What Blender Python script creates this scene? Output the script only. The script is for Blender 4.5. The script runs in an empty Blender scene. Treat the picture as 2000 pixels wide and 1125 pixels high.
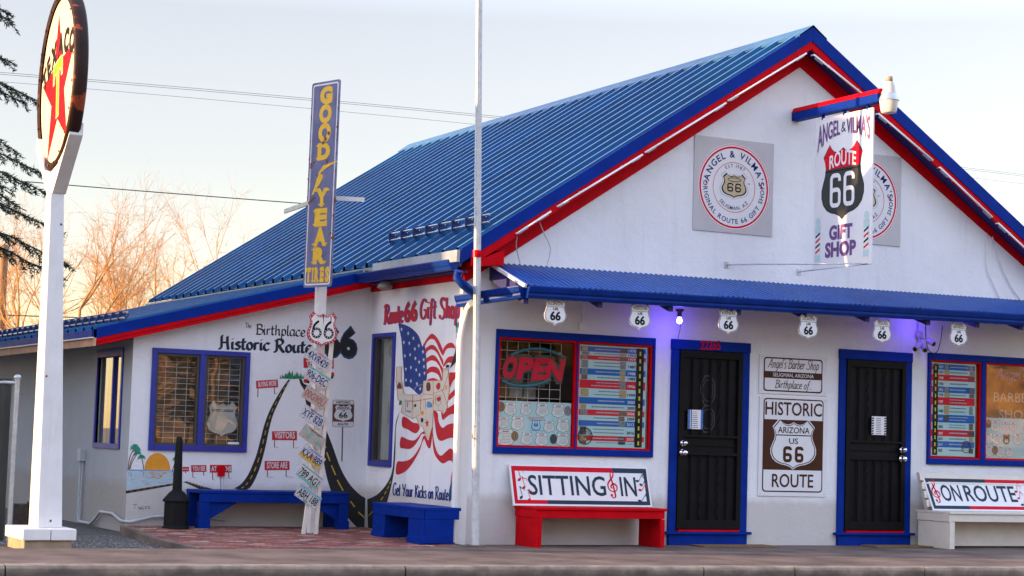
import bpy, bmesh, math, random
from mathutils import Vector, Matrix
R_ = math.radians
random.seed(66)
sc = bpy.context.scene
COL = sc.collection
# ------------------------------------------------------------------ camera, sky, sun, exposure
FPX, YAW, PITCH, ROLL = 3737.13, -0.476204, 0.0780388, 0.0309156
CAM = Vector((-9.045988, -18.698332, 1.165469))
_f0 = Vector((-math.sin(YAW), math.cos(YAW), 0)); _r0 = Vector((math.cos(YAW), math.sin(YAW), 0)); _u0 = Vector((0, 0, 1))
FWD = math.cos(PITCH)*_f0 + math.sin(PITCH)*_u0
_u1 = math.cos(PITCH)*_u0 - math.sin(PITCH)*_f0
RGT = math.cos(ROLL)*_r0 + math.sin(ROLL)*_u1
UPV = math.cos(ROLL)*_u1 - math.sin(ROLL)*_r0
cd = bpy.data.cameras.new('camera'); cam = bpy.data.objects.new('camera', cd); COL.objects.link(cam)
cd.sensor_fit = 'HORIZONTAL'; cd.sensor_width = 36.0; cd.lens = FPX/2000*36; cd.clip_start = .1; cd.clip_end = 3000
M4 = Matrix.Identity(4)
for i in range(3):
    M4[i][0] = RGT[i]; M4[i][1] = UPV[i]; M4[i][2] = -FWD[i]; M4[i][3] = CAM[i]
cam.matrix_world = M4
sc.camera = cam
SUN_AZ = Vector((-0.98, 0.2, 0)).normalized(); SUN_EL = R_(6.0)
w = bpy.data.worlds.new('World'); sc.world = w; w.use_nodes = True
wn = w.node_tree; bg = wn.nodes['Background']
sky = wn.nodes.new('ShaderNodeTexSky'); sky.sky_type = 'NISHITA'; sky.sun_disc = False
sky.sun_elevation = SUN_EL; sky.sun_rotation = math.atan2(SUN_AZ.x, SUN_AZ.y)
sky.air_density = 1.0; sky.dust_density = 1.6; sky.ozone_density = 1.3; sky.altitude = 1600
hs = wn.nodes.new('ShaderNodeHueSaturation'); hs.inputs['Saturation'].default_value = .34
mx = wn.nodes.new('ShaderNodeMix'); mx.data_type = 'RGBA'; mx.blend_type = 'MULTIPLY'; mx.inputs[0].default_value = 1
mx.inputs[7].default_value = (.97, .965, 1.0, 1)
wn.links.new(sky.outputs[0], hs.inputs['Color']); wn.links.new(hs.outputs[0], mx.inputs[6])
tcw = wn.nodes.new('ShaderNodeTexCoord'); sxw = wn.nodes.new('ShaderNodeSeparateXYZ'); wn.links.new(tcw.outputs['Generated'], sxw.inputs[0])
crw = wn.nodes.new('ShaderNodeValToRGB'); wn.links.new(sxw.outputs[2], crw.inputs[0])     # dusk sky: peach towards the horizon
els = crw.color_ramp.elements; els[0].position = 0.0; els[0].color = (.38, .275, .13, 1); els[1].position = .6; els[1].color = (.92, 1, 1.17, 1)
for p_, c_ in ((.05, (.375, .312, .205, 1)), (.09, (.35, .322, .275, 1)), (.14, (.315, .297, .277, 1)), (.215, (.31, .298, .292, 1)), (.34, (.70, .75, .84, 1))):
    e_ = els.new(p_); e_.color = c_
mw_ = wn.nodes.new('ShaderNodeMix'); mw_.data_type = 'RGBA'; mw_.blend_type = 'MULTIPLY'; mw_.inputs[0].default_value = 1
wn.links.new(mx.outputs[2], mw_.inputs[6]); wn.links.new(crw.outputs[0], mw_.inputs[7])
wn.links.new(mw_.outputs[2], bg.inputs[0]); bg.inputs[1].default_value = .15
sd = bpy.data.lights.new('sun', 'SUN'); sun = bpy.data.objects.new('sun', sd); COL.objects.link(sun)
sd.energy = 1.5; sd.angle = R_(.5); sd.color = (1, .60, .26)
_sd = Vector((SUN_AZ.x*math.cos(SUN_EL), SUN_AZ.y*math.cos(SUN_EL), math.sin(SUN_EL)))
sun.rotation_euler = _sd.to_track_quat('Z', 'Y').to_euler(); sun.location = (-20, 0, 20)
vs = sc.view_settings; vs.view_transform = 'Standard'; vs.look = 'None'; vs.gamma = 1; vs.use_curve_mapping = False
vs.exposure = 3.11
sc.cycles.max_bounces = 8; sc.cycles.transparent_max_bounces = 12
# ------------------------------------------------------------------ measuring helpers: a line of sight met with a real plane
def ray(u, v): return FWD + RGT*((u-1000)/FPX) - UPV*((v-562.5)/FPX)
def meet(u, v, ax, val):
    d = ray(u, v); t = (val-CAM[ax])/d[ax]; return CAM + d*t
def F(u, v, y=0.0): return meet(u, v, 1, y)
def S(u, v, x=0.0): return meet(u, v, 0, x)
def G(u, v, z=0.0): return meet(u, v, 2, z)
D = 2.4855          # set-back of the mural wall
# ------------------------------------------------------------------ materials
MATS = {}
def new_mat(name):
    m = bpy.data.materials.new(name); m.use_nodes = True; nt = m.node_tree
    return m, nt, nt.nodes['Principled BSDF']
def srgb(r, g, b):
    f = lambda c: (c/255/12.92) if c/255 <= .04045 else ((c/255+.055)/1.055)**2.4
    return (f(r), f(g), f(b))
def pm(name, col, rough=.55, var=.12, vs_=6.0, bump=.0, bs=40., metal=0., spec=.5, chip=None, chip_amt=.0, chip_scale=14., streak=0., streak_col=(.12,.1,.09), spots=None):
    """painted / plain surface: noise-varied base colour, optional vertical dirt streaks, optional chipped paint, bump"""
    if name in MATS: return MATS[name]
    m, nt, b = new_mat(name); N = nt.nodes; L = nt.links
    tc = N.new('ShaderNodeTexCoord'); geo = N.new('ShaderNodeNewGeometry'); P = geo.outputs['Position']
    def noise(s, detail=4, rough_=.6, vec=None):
        n = N.new('ShaderNodeTexNoise'); n.inputs['Scale'].default_value = s; n.inputs['Detail'].default_value = detail; n.inputs['Roughness'].default_value = rough_
        L.new(vec or P, n.inputs['Vector']); return n.outputs[0]
    def ramp(src, a, b_):
        r = N.new('ShaderNodeMapRange'); r.inputs[1].default_value = a; r.inputs[2].default_value = b_; L.new(src, r.inputs[0]); return r.outputs[0]
    def mix(fac, A, B, typ='MIX'):
        x = N.new('ShaderNodeMix'); x.data_type = 'RGBA'; x.blend_type = typ
        if isinstance(fac, float): x.inputs[0].default_value = fac
        else: L.new(fac, x.inputs[0])
        for i, s in ((6, A), (7, B)):
            if isinstance(s, tuple): x.inputs[i].default_value = (*s[:3], 1)
            else: L.new(s, x.inputs[i])
        return x.outputs[2]
    c = tuple(col)
    lo = tuple(max(0, k*(1-var)) for k in c); hi = tuple(min(1, k*(1+var)) for k in c)
    cur = mix(ramp(noise(vs_, 5), .3, .7), lo, hi)
    if streak:
        mp = N.new('ShaderNodeMapping'); mp.inputs['Scale'].default_value = (9, 9, .7); L.new(P, mp.inputs[0])
        s = ramp(noise(1.6, 6, .65, mp.outputs[0]), .52, .8)
        q = N.new('ShaderNodeMath'); q.operation = 'MULTIPLY'; q.inputs[1].default_value = streak; L.new(s, q.inputs[0])
        cur = mix(q.outputs[0], cur, streak_col)
    if chip is not None:
        n1 = noise(chip_scale, 8, .7); f = ramp(n1, .5+.22*(1-chip_amt), .52+.22*(1-chip_amt))
        cur = mix(f, cur, tuple(chip))
    L.new(cur, b.inputs['Base Color'])
    rr = N.new('ShaderNodeMapRange'); rr.inputs[3].default_value = max(.03, rough-.1); rr.inputs[4].default_value = min(1, rough+.12); L.new(noise(vs_*2.3, 3), rr.inputs[0])
    L.new(rr.outputs[0], b.inputs['Roughness'])
    b.inputs['Metallic'].default_value = metal; b.inputs['Specular IOR Level'].default_value = spec
    if bump:
        bn = N.new('ShaderNodeBump'); bn.inputs['Strength'].default_value = bump; bn.inputs['Distance'].default_value = .02
        L.new(noise(bs, 6, .65), bn.inputs['Height']); L.new(bn.outputs[0], b.inputs['Normal'])
    MATS[name] = m; return m
def em(name, col, strength):
    if name in MATS: return MATS[name]
    m, nt, b = new_mat(name); b.inputs['Base Color'].default_value = (*col, 1)
    b.inputs['Emission Color'].default_value = (*col, 1); b.inputs['Emission Strength'].default_value = strength
    MATS[name] = m; return m
def glass(name='window_glass', base=.028, wav=.035):
    if name in MATS: return MATS[name]
    m, nt, b = new_mat(name); N = nt.nodes; L = nt.links
    out = [n for n in N if n.type == 'OUTPUT_MATERIAL'][0]
    t = N.new('ShaderNodeBsdfTransparent'); g = N.new('ShaderNodeBsdfGlossy'); g.inputs['Roughness'].default_value = .01
    t.inputs[0].default_value = (.86, .9, .88, 1); g.inputs[0].default_value = (1, 1, 1, 1)
    geo = N.new('ShaderNodeNewGeometry'); dt = N.new('ShaderNodeVectorMath'); dt.operation = 'DOT_PRODUCT'; L.new(geo.outputs['Normal'], dt.inputs[0]); L.new(geo.outputs['Incoming'], dt.inputs[1])
    ab = N.new('ShaderNodeMath'); ab.operation = 'ABSOLUTE'; L.new(dt.outputs['Value'], ab.inputs[0]); iv = N.new('ShaderNodeMath'); iv.operation = 'SUBTRACT'; iv.inputs[0].default_value = 1.; L.new(ab.outputs[0], iv.inputs[1])
    pw_ = N.new('ShaderNodeMath'); pw_.operation = 'POWER'; pw_.inputs[1].default_value = 4.; L.new(iv.outputs[0], pw_.inputs[0])
    ad = N.new('ShaderNodeMath'); ad.operation = 'MULTIPLY_ADD'; ad.inputs[1].default_value = .9; ad.inputs[2].default_value = base; L.new(pw_.outputs[0], ad.inputs[0])
    n = N.new('ShaderNodeTexNoise'); n.inputs['Scale'].default_value = 2.2; n.inputs['Detail'].default_value = 1; L.new(geo.outputs['Position'], n.inputs['Vector'])
    bn = N.new('ShaderNodeBump'); bn.inputs['Strength'].default_value = wav; bn.inputs['Distance'].default_value = .02; L.new(n.outputs[0], bn.inputs['Height']); L.new(bn.outputs[0], g.inputs['Normal'])
    mxs = N.new('ShaderNodeMixShader'); L.new(ad.outputs[0], mxs.inputs[0]); L.new(t.outputs[0], mxs.inputs[1]); L.new(g.outputs[0], mxs.inputs[2])
    L.new(mxs.outputs[0], out.inputs[0]); MATS[name] = m; return m
def stucco(name, col, grime=.5, base_grime=True):
    """rough plaster: lumpy bump, soft mottling, patches, splash dirt near the ground"""
    if name in MATS: return MATS[name]
    m, nt, b = new_mat(name); N = nt.nodes; L = nt.links
    geo = N.new('ShaderNodeNewGeometry'); P = geo.outputs['Position']
    def noise(s, d=5, r=.6, vec=None):
        n = N.new('ShaderNodeTexNoise'); n.inputs['Scale'].default_value = s; n.inputs['Detail'].default_value = d; n.inputs['Roughness'].default_value = r; L.new(vec or P, n.inputs['Vector']); return n.outputs[0]
    def mr(src, a, b_, c=0., d=1.):
        r = N.new('ShaderNodeMapRange'); 
        for i, x in ((1, a), (2, b_), (3, c), (4, d)): r.inputs[i].default_value = x
        L.new(src, r.inputs[0]); return r.outputs[0]
    def mix(f, A, B, typ='MIX'):
        x = N.new('ShaderNodeMix'); x.data_type = 'RGBA'; x.blend_type = typ; L.new(f, x.inputs[0])
        for i, s in ((6, A), (7, B)):
            if isinstance(s, tuple): x.inputs[i].default_value = (*s[:3], 1)
            else: L.new(s, x.inputs[i])
        return x.outputs[2]
    c = tuple(col)
    cur = mix(mr(noise(.9, 6), .3, .7), tuple(k*.93 for k in c), tuple(min(1, k*1.04) for k in c))
    mp = N.new('ShaderNodeMapping'); mp.inputs['Scale'].default_value = (6, 6, .5); L.new(P, mp.inputs[0])
    cur = mix(mr(noise(1.2, 6, .6, mp.outputs[0]), .55, .85, 0, grime), cur, tuple(k*.72 for k in c))
    cur = mix(mr(noise(35, 3), .66, .74, 0, .22), cur, (.38, .34, .31))
    if base_grime:
        sx = N.new('ShaderNodeSeparateXYZ'); L.new(P, sx.inputs[0])
        hh = N.new('ShaderNodeMath'); hh.operation = 'MULTIPLY_ADD'; hh.inputs[1].default_value = .14; L.new(noise(5, 5), hh.inputs[0]); 
        sb = N.new('ShaderNodeMath'); sb.operation = 'SUBTRACT'; L.new(sx.outputs[2], sb.inputs[0]); L.new(hh.outputs[0], sb.inputs[1])
        cur = mix(mr(sb.outputs[0], .0, -.1, 0, .45), cur, (.36, .27, .2))
    L.new(cur, b.inputs['Base Color']); b.inputs['Roughness'].default_value = .86; b.inputs['Specular IOR Level'].default_value = .25
    ad = N.new('ShaderNodeMath'); ad.operation = 'MULTIPLY_ADD'; ad.inputs[1].default_value = .55; L.new(noise(90, 4), ad.inputs[0]); L.new(noise(7, 5), ad.inputs[2])
    bn = N.new('ShaderNodeBump'); bn.inputs['Strength'].default_value = .65; bn.inputs['Distance'].default_value = .02; L.new(ad.outputs[0], bn.inputs['Height']); L.new(bn.outputs[0], b.inputs['Normal'])
    MATS[name] = m; return m
WHITE = pm('white_paint', (.72, .7, .69), .5, .05, 5, .06, 60)
WORN = pm('worn_white_paint', (.72, .69, .68), .55, .08, 9, .12, 50, chip=(.3, .24, .19), chip_amt=.3, chip_scale=18)
BLUE = pm('blue_paint', (.002, .024, .225), .5, .16, 5, .05, 40, spec=.06, streak=.25, streak_col=(.006, .036, .21), chip=(.06, .09, .2), chip_amt=-.1, chip_scale=26)
BLUED = pm('porch_blue_paint', (.002, .026, .2), .42, .2, 7, .05, 50, spec=.15)
RED = pm('red_paint', (.53, .002, .008), .55, .14, 6, .05, 40, spec=.05, streak=.2, streak_col=(.36, .006, .012), chip=(.3, .12, .1), chip_amt=-.12, chip_scale=26)
CREAM = pm('cream_paint', (.66, .6, .53), .6, .06, 7, .08, 50, chip=(.4, .32, .25), chip_amt=.12)
BLACK = pm('black_paint', (.008, .008, .009), .5, .2, 10, spec=.15)
INK = pm('black_ink', (.012, .012, .015), .6, .1, 10, spec=.1)
NAVY = pm('navy_ink', (.01, .025, .14), .6, .1, 10, spec=.12)
SLATE = pm('slate_ink', (.025, .043, .07), .6, .12, 10, spec=.12)
REDI = pm('red_ink', (.58, .006, .025), .6, .1, 10, spec=.1)
PAPER = pm('paper_white', (.74, .73, .74), .6, .03, 10)
SIGNW = pm('sign_white', (.7, .69, .72), .45, .04, 4)
STEEL = pm('galvanised_steel', (.5, .51, .53), .42, .16, 18, .05, 60, metal=.8)
IRON = pm('dark_iron', (.007, .0065, .0065), .5, .2, 14, .05, 80, spec=.1)
RUST = pm('rust', (.16, .05, .022), .85, .4, 30, .2, 70)
WALLW = stucco('white_stucco', (.80, .795, .82))
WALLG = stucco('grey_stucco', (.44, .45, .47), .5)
# ------------------------------------------------------------------ objects
WM = {}
def reg(o, m): WM[o.name] = m; return o
def tagp(o, label=None, cat=None, group=None, kind=None):
    for k, v in (('label', label), ('category', cat), ('group', group), ('kind', kind)):
        if v: o[k] = v
    return o
def thing(name, loc, label, cat, group=None, rotz=0.0, kind=None, rot=None):
    o = bpy.data.objects.new(name, None); COL.objects.link(o); o.empty_display_size = .2
    m = Matrix.Translation(Vector(loc)) @ (rot if rot is not None else Matrix.Rotation(rotz, 4, 'Z'))
    o.matrix_world = m; reg(o, m)
    return tagp(o, label, cat, group, kind)
class MB:
    def __init__(s): s.v = []; s.f = []; s.mi = []; s.sm = []; s.ms = []; s.k = 0.0
    def m(s, mat):
        if mat not in s.ms: s.ms.append(mat)
        return s.ms.index(mat)
    def add(s, vs_, fs, mat, smooth=False):
        b = len(s.v); s.v += [tuple(p) for p in vs_]; i = s.m(mat)
        for f in fs: s.f.append([b+k for k in f]); s.mi.append(i); s.sm.append(smooth)
        return s
    def poly(s, pts, mat): return s.add(pts, [list(range(len(pts)))], mat)
    def box(s, lo, hi, mat, T=None):
        x0, y0, z0 = lo; x1, y1, z1 = hi
        P = [Vector(p) for p in ((x0,y0,z0),(x1,y0,z0),(x1,y1,z0),(x0,y1,z0),(x0,y0,z1),(x1,y0,z1),(x1,y1,z1),(x0,y1,z1))]
        if T is not None: P = [T @ p for p in P]
        return s.add(P, [(0,3,2,1),(4,5,6,7),(0,1,5,4),(1,2,6,5),(2,3,7,6),(3,0,4,7)], mat)
    def hexa(s, P, mat):   # 8 points: bottom ring 0-3, top ring 4-7
        return s.add(P, [(0,3,2,1),(4,5,6,7),(0,1,5,4),(1,2,6,5),(2,3,7,6),(3,0,4,7)], mat)
    def beam(s, a, b, wd, ht, mat, up=(0,0,1)):
        a = Vector(a); b = Vector(b); d = (b-a).normalized(); up = Vector(up); sd_ = d.cross(up).normalized(); u = sd_.cross(d).normalized()
        P = []
        for p in (a, b): P += [p - sd_*wd/2 - u*ht/2, p + sd_*wd/2 - u*ht/2, p + sd_*wd/2 + u*ht/2, p - sd_*wd/2 + u*ht/2]
        return s.add(P, [(0,1,2,3),(7,6,5,4),(0,4,5,1),(1,5,6,2),(2,6,7,3),(3,7,4,0)], mat)
    def tube(s, pts, r, mat, n=8, caps=True):
        pts = [Vector(p) for p in pts]; rs = r if isinstance(r, (list, tuple)) else [r]*len(pts)
        V = []; Fc = []; prev = None
        for i, p in enumerate(pts):
            d = (pts[min(i+1, len(pts)-1)] - pts[max(i-1, 0)]).normalized()
            if prev is None:
                a = Vector((0,0,1)) if abs(d.z) < .9 else Vector((1,0,0)); x = d.cross(a).normalized()
            else: x = (prev - d*prev.dot(d)).normalized()
            prev = x; y = d.cross(x)
            for k in range(n):
                t = 2*math.pi*k/n; V.append(p + (x*math.cos(t) + y*math.sin(t))*rs[i])
        for i in range(len(pts)-1):
            for k in range(n):
                k2 = (k+1) % n; Fc.append((i*n+k, i*n+k2, (i+1)*n+k2, (i+1)*n+k))
        s.add(V, Fc, mat, True)
        if caps:
            s.add(V[:n], [list(range(n))[::-1]], mat); s.add(V[-n:], [list(range(n))], mat)
        return s
    def lathe(s, prof, org, mat, n=24, axis='Z', smooth=True, ph=0.0, T=None):
        V = []; Fc = []; org = Vector(org)
        for r, h in prof:
            for k in range(n):
                t = 2*math.pi*k/n + ph; c, q = r*math.cos(t), r*math.sin(t)
                p = Vector((c, q, h)) if axis == 'Z' else (Vector((h, c, q)) if axis == 'X' else Vector((c, h, q)))
                V.append(org + p if T is None else T @ p)
        for i in range(len(prof)-1):
            for k in range(n):
                k2 = (k+1) % n; Fc.append((i*n+k, i*n+k2, (i+1)*n+k2, (i+1)*n+k))
        s.add(V, Fc, mat, smooth)
        for i in (0, len(prof)-1):
            if prof[i][0] > 1e-4: s.add(V[i*n:(i+1)*n], [list(range(n))], mat)
        return s
    def prism(s, pts2, Mf, k0, k1, mat, side=None):   # outline extruded between two offsets of a frame
        A = [Mf(a, b, k0) for a, b in pts2]; B = [Mf(a, b, k1) for a, b in pts2]; n = len(pts2)
        s.add(A, [list(range(n))[::-1]], side or mat); s.add(B, [list(range(n))], mat)
        s.add(A+B, [(i, (i+1) % n, n+(i+1) % n, n+i) for i in range(n)], side or mat)
        return s
    def build(s, name, parent=None, origin=None, bevel=0.0, label=None, cat=None, group=None, kind=None):
        me = bpy.data.meshes.new(name)
        if parent is not None: T = WM[parent.name].inverted(); V = [T @ Vector(p) for p in s.v]
        else:
            og = Vector(origin) if origin is not None else Vector((0,0,0)); V = [Vector(p) - og for p in s.v]
        me.from_pydata(V, [], s.f)
        for mt in s.ms: me.materials.append(mt)
        me.polygons.foreach_set('material_index', s.mi); me.polygons.foreach_set('use_smooth', s.sm); me.update()
        o = bpy.data.objects.new(name, me); COL.objects.link(o)
        if parent is not None: o.parent = parent; reg(o, WM[parent.name])
        else:
            o.location = og; reg(o, Matrix.Translation(og))
        if bevel:
            bv = o.modifiers.new('bevel', 'BEVEL'); bv.width = bevel; bv.segments = 2; bv.limit_method = 'ANGLE'; bv.angle_limit = R_(40)
        return tagp(o, label, cat, group, kind)
def children(o): return [c for c in COL.objects if c.parent is o]
def copy_tree(o, m=None, parent=None, label=None):
    kids = children(o); c = o.copy(); COL.objects.link(c)
    if parent is not None: c.parent = parent; c.matrix_parent_inverse = o.matrix_parent_inverse.copy()
    if m is not None: c.matrix_world = m; reg(c, m)
    if label: c['label'] = label
    for k in kids: copy_tree(k, None, c)
    return c
# ------------------------------------------------------------------ flat frames, lettering, strokes
def frame(o, ex, ey, n=None):
    o = Vector(o); ex = Vector(ex); ey = Vector(ey); nn = Vector(n) if n is not None else ex.cross(ey).normalized()
    return lambda a, b, k=0.0: o + ex*a + ey*b + nn*k
def onF(y=0.0): return lambda u, v, k=0.0: F(u, v, y) + Vector((0, -k, 0))       # on a wall facing the street
def onS(x=0.0): return lambda u, v, k=0.0: S(u, v, x) + Vector((-k, 0, 0))       # on a wall facing left
_TC = {}
def glyphs(s, off=0.0):
    key = (s, off)
    if key in _TC: return _TC[key]
    c = bpy.data.curves.new('t', 'FONT'); c.body = s; c.offset = off; c.resolution_u = 3
    o = bpy.data.objects.new('t', c); COL.objects.link(o); bpy.context.view_layer.update()
    dg = bpy.context.evaluated_depsgraph_get(); e = o.evaluated_get(dg); me = e.to_mesh()
    V = [(v.co.x, v.co.y) for v in me.vertices]; Fs = [list(p.vertices) for p in me.polygons]
    e.to_mesh_clear(); bpy.data.objects.remove(o); bpy.data.curves.remove(c)
    _TC[key] = (V, Fs); return V, Fs
CAP = max(p[1] for p in glyphs('H')[0])
def text(mb, s, Mf, p0, p1, up, mat, bold=.012, k=.002, shear=0.0, fit=True, warp=None):
    """built-in letters fitted between p0 and p1 (frame coordinates), cap height = vector up"""
    V, Fs = glyphs(s, bold)
    if not V: return mb
    x0 = min(p[0] for p in V); x1 = max(p[0] for p in V)
    V2 = []
    for x, y in V:
        a = (x-x0)/(x1-x0); b = y/CAP
        u_, v_ = (warp(a, b) if warp else (a, b))
        V2.append(Mf(p0[0] + (p1[0]-p0[0])*u_ + up[0]*v_ + (p1[0]-p0[0])*0 + shear*v_*abs(up[1]), p0[1] + (p1[1]-p0[1])*u_ + up[1]*v_, k))
    return mb.add(V2, Fs, mat)
def tw(s, h, bold=.012):
    V, _ = glyphs(s, bold); return (max(p[0] for p in V)-min(p[0] for p in V))*h/CAP
def textc(mb, s, Mf, cx, y, h, mat, bold=.012, k=.002, sx=1.0, shear=0.0):
    wd = tw(s, h, bold)*sx; return text(mb, s, Mf, (cx-wd/2, y), (cx+wd/2, y), (0, h), mat, bold, k, shear)
def arctext(mb, s, Mf, cx, cy, r, mid, h, mat, bold=.012, k=.002, below=False, track=.16):
    adv = [(tw(c, h, bold) if c != ' ' else h*.34) + h*track for c in s]; tot = sum(adv); pos = -tot/2
    for c, a in zip(s, adv):
        ctr = pos + a/2; pos += a
        if c == ' ': continue
        wd = a - h*track
        if not below:
            t = mid - ctr/r; o = (cx + r*math.cos(t), cy + r*math.sin(t)); ex = (math.sin(t), -math.cos(t)); ey = (math.cos(t), math.sin(t))
        else:
            rr = r; t = mid + ctr/r; o = (cx + rr*math.cos(t), cy + rr*math.sin(t)); ex = (-math.sin(t), math.cos(t)); ey = (-math.cos(t), -math.sin(t))
        p0 = (o[0]-ex[0]*wd/2, o[1]-ex[1]*wd/2); p1 = (o[0]+ex[0]*wd/2, o[1]+ex[1]*wd/2)
        text(mb, c, Mf, p0, p1, (ey[0]*h, ey[1]*h), mat, bold, k)
    return mb
def smoothpts(P, n=5, closed=False):
    P = [Vector((p[0], p[1])) for p in P]; out = []; N = len(P)
    if N < 3: return [tuple(p) for p in P]
    rng = range(N) if closed else range(N-1)
    for i in rng:
        if closed: a, b, c, d = P[i-1], P[i], P[(i+1) % N], P[(i+2) % N]
        else: a, b, c, d = P[max(i-1, 0)], P[i], P[i+1], P[min(i+2, N-1)]
        for j in range(n):
            t = j/n; out.append(tuple(.5*((2*b) + (c-a)*t + (2*a-5*b+4*c-d)*t*t + (3*b-a-3*c+d)*t**3)))
    if not closed: out.append(tuple(P[-1]))
    return out
def stroke(mb, Mf, P, wd, mat, k=.002, closed=False, smooth=True, nib=None, taper=None):
    P = smoothpts(P, 5, closed) if smooth else list(P); n = len(P); V = []
    mb.k += .00004; kk = k + mb.k % .0009
    for i, p in enumerate(P):
        q0 = P[i-1] if (i > 0 or closed) else p; q1 = P[(i+1) % n] if (i < n-1 or closed) else p
        dx, dy = q1[0]-q0[0], q1[1]-q0[1]; l = math.hypot(dx, dy) or 1e-9; nx, ny = -dy/l, dx/l
        ww = wd*(taper(i/(n-1)) if taper else 1)
        ox, oy = nx*ww/2, ny*ww/2
        if nib:
            if nib[0]*nx + nib[1]*ny < 0: nx_, ny_ = -1, -1
            else: nx_, ny_ = 1, 1
            ox, oy = ox*.45 + nib[0]*nx_*.5, oy*.45 + nib[1]*ny_*.5
        V += [Mf(p[0]+ox, p[1]+oy, kk), Mf(p[0]-ox, p[1]-oy, kk)]
    m_ = n if closed else n-1
    return mb.add(V, [(2*i, 2*i+1, 2*((i+1) % n)+1, 2*((i+1) % n)) for i in range(m_)], mat)
def fill(mb, Mf, P, mat, k=.002, smooth=False, n=4):
    mb.k += .00004
    return mb.poly([Mf(a, b, k + mb.k % .0009) for a, b in (smoothpts(P, n, True) if smooth else P)], mat)
def disc(mb, Mf, cx, cy, rx, ry, mat, k=.002, n=24, a0=0, a1=2*math.pi):
    mb.k += .00004; kk = k + mb.k % .0009; full = abs(a1-a0-2*math.pi) < 1e-6
    return mb.poly([Mf(cx + rx*math.cos(a0+(a1-a0)*i/n), cy + ry*math.sin(a0+(a1-a0)*i/n), kk) for i in range(n if full else n+1)], mat)
def ring(mb, Mf, cx, cy, r, wd, mat, k=.002, n=48, ry=None):
    ry = ry or r; V = []
    for i in range(n):
        t = 2*math.pi*i/n
        V += [Mf(cx+(r+wd/2)*math.cos(t), cy+(ry+wd/2)*math.sin(t), k), Mf(cx+(r-wd/2)*math.cos(t), cy+(ry-wd/2)*math.sin(t), k)]
    return mb.add(V, [(2*i, 2*i+1, 2*((i+1) % n)+1, 2*((i+1) % n)) for i in range(n)], mat)
def rrect(x0, y0, x1, y1, r, n=5):
    P = []
    for cx, cy, a in ((x1-r, y1-r, 0), (x0+r, y1-r, 90), (x0+r, y0+r, 180), (x1-r, y0+r, 270)):
        for i in range(n+1):
            t = R_(a + 90*i/n); P.append((cx + r*math.cos(t), cy + r*math.sin(t)))
    return P
def band(mb, Mf, A, B, mat, k=.002):       # strip between two outlines with the same number of points
    n = len(A); V = [Mf(*p, k) for p in A] + [Mf(*p, k) for p in B]
    return mb.add(V, [(i, (i+1) % n, n+(i+1) % n, n+i) for i in range(n)], mat)
def star(cx, cy, r, sx=1.0, rot=0.0):
    return [(cx + sx*(r if i % 2 == 0 else r*.4)*math.sin(math.pi*i/5+rot), cy + (r if i % 2 == 0 else r*.4)*math.cos(math.pi*i/5+rot)) for i in range(10)]
def six(mb, Mf, x, y, wd, h, t, mat, k=.002):     # road-sign figure six: squarish bowl with a hooked stem
    r = wd*.36; A = rrect(x, y, x+wd, y+h*.58, r); B = rrect(x+t, y+t, x+wd-t, y+h*.58-t, max(r-t, .001)); band(mb, Mf, A, B, mat, k)
    P = [(x+t/2, y+h*.3), (x+t/2, y+h-r)] + [(x+r+(r-t/2)*math.cos(R_(a)), y+h-r+(r-t/2)*math.sin(R_(a))) for a in (165,150,135,120,105,90)] + [(x+wd-r+(r-t/2)*math.cos(R_(a)), y+h-r+(r-t/2)*math.sin(R_(a))) for a in (90,75,60,45,30,15,0)] + [(x+wd-t/2, y+h*.76)]
    return stroke(mb, Mf, P, t, mat, k+.0004, smooth=False)
def sixes(mb, Mf, cx, y, wd, h, t, mat, k=.002, gap=.2):
    six(mb, Mf, cx-wd*(1+gap/2), y, wd, h, t, mat, k); return six(mb, Mf, cx+wd*gap/2, y, wd, h, t, mat, k)
_sh = [(0,.435),(.06,.4),(.13,.385),(.2,.40),(.26,.44),(.31,.5),(.37,.43),(.45,.34),(.41,.26),(.395,.18),(.41,.09),(.45,0),(.485,-.09),(.485,-.19),(.44,-.29),(.36,-.36),(.26,-.4),(.15,-.42),(.07,-.45),(0,-.5)]
def shield(cx, cy, wd, ht, s=1.0, fl=1):
    P = [(x, y) for x, y in _sh] + [(-x, y) for x, y in _sh[-2:0:-1]]
    return [(cx + x*wd*s/.97, cy + fl*y*ht*s) for x, y in P]
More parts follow.
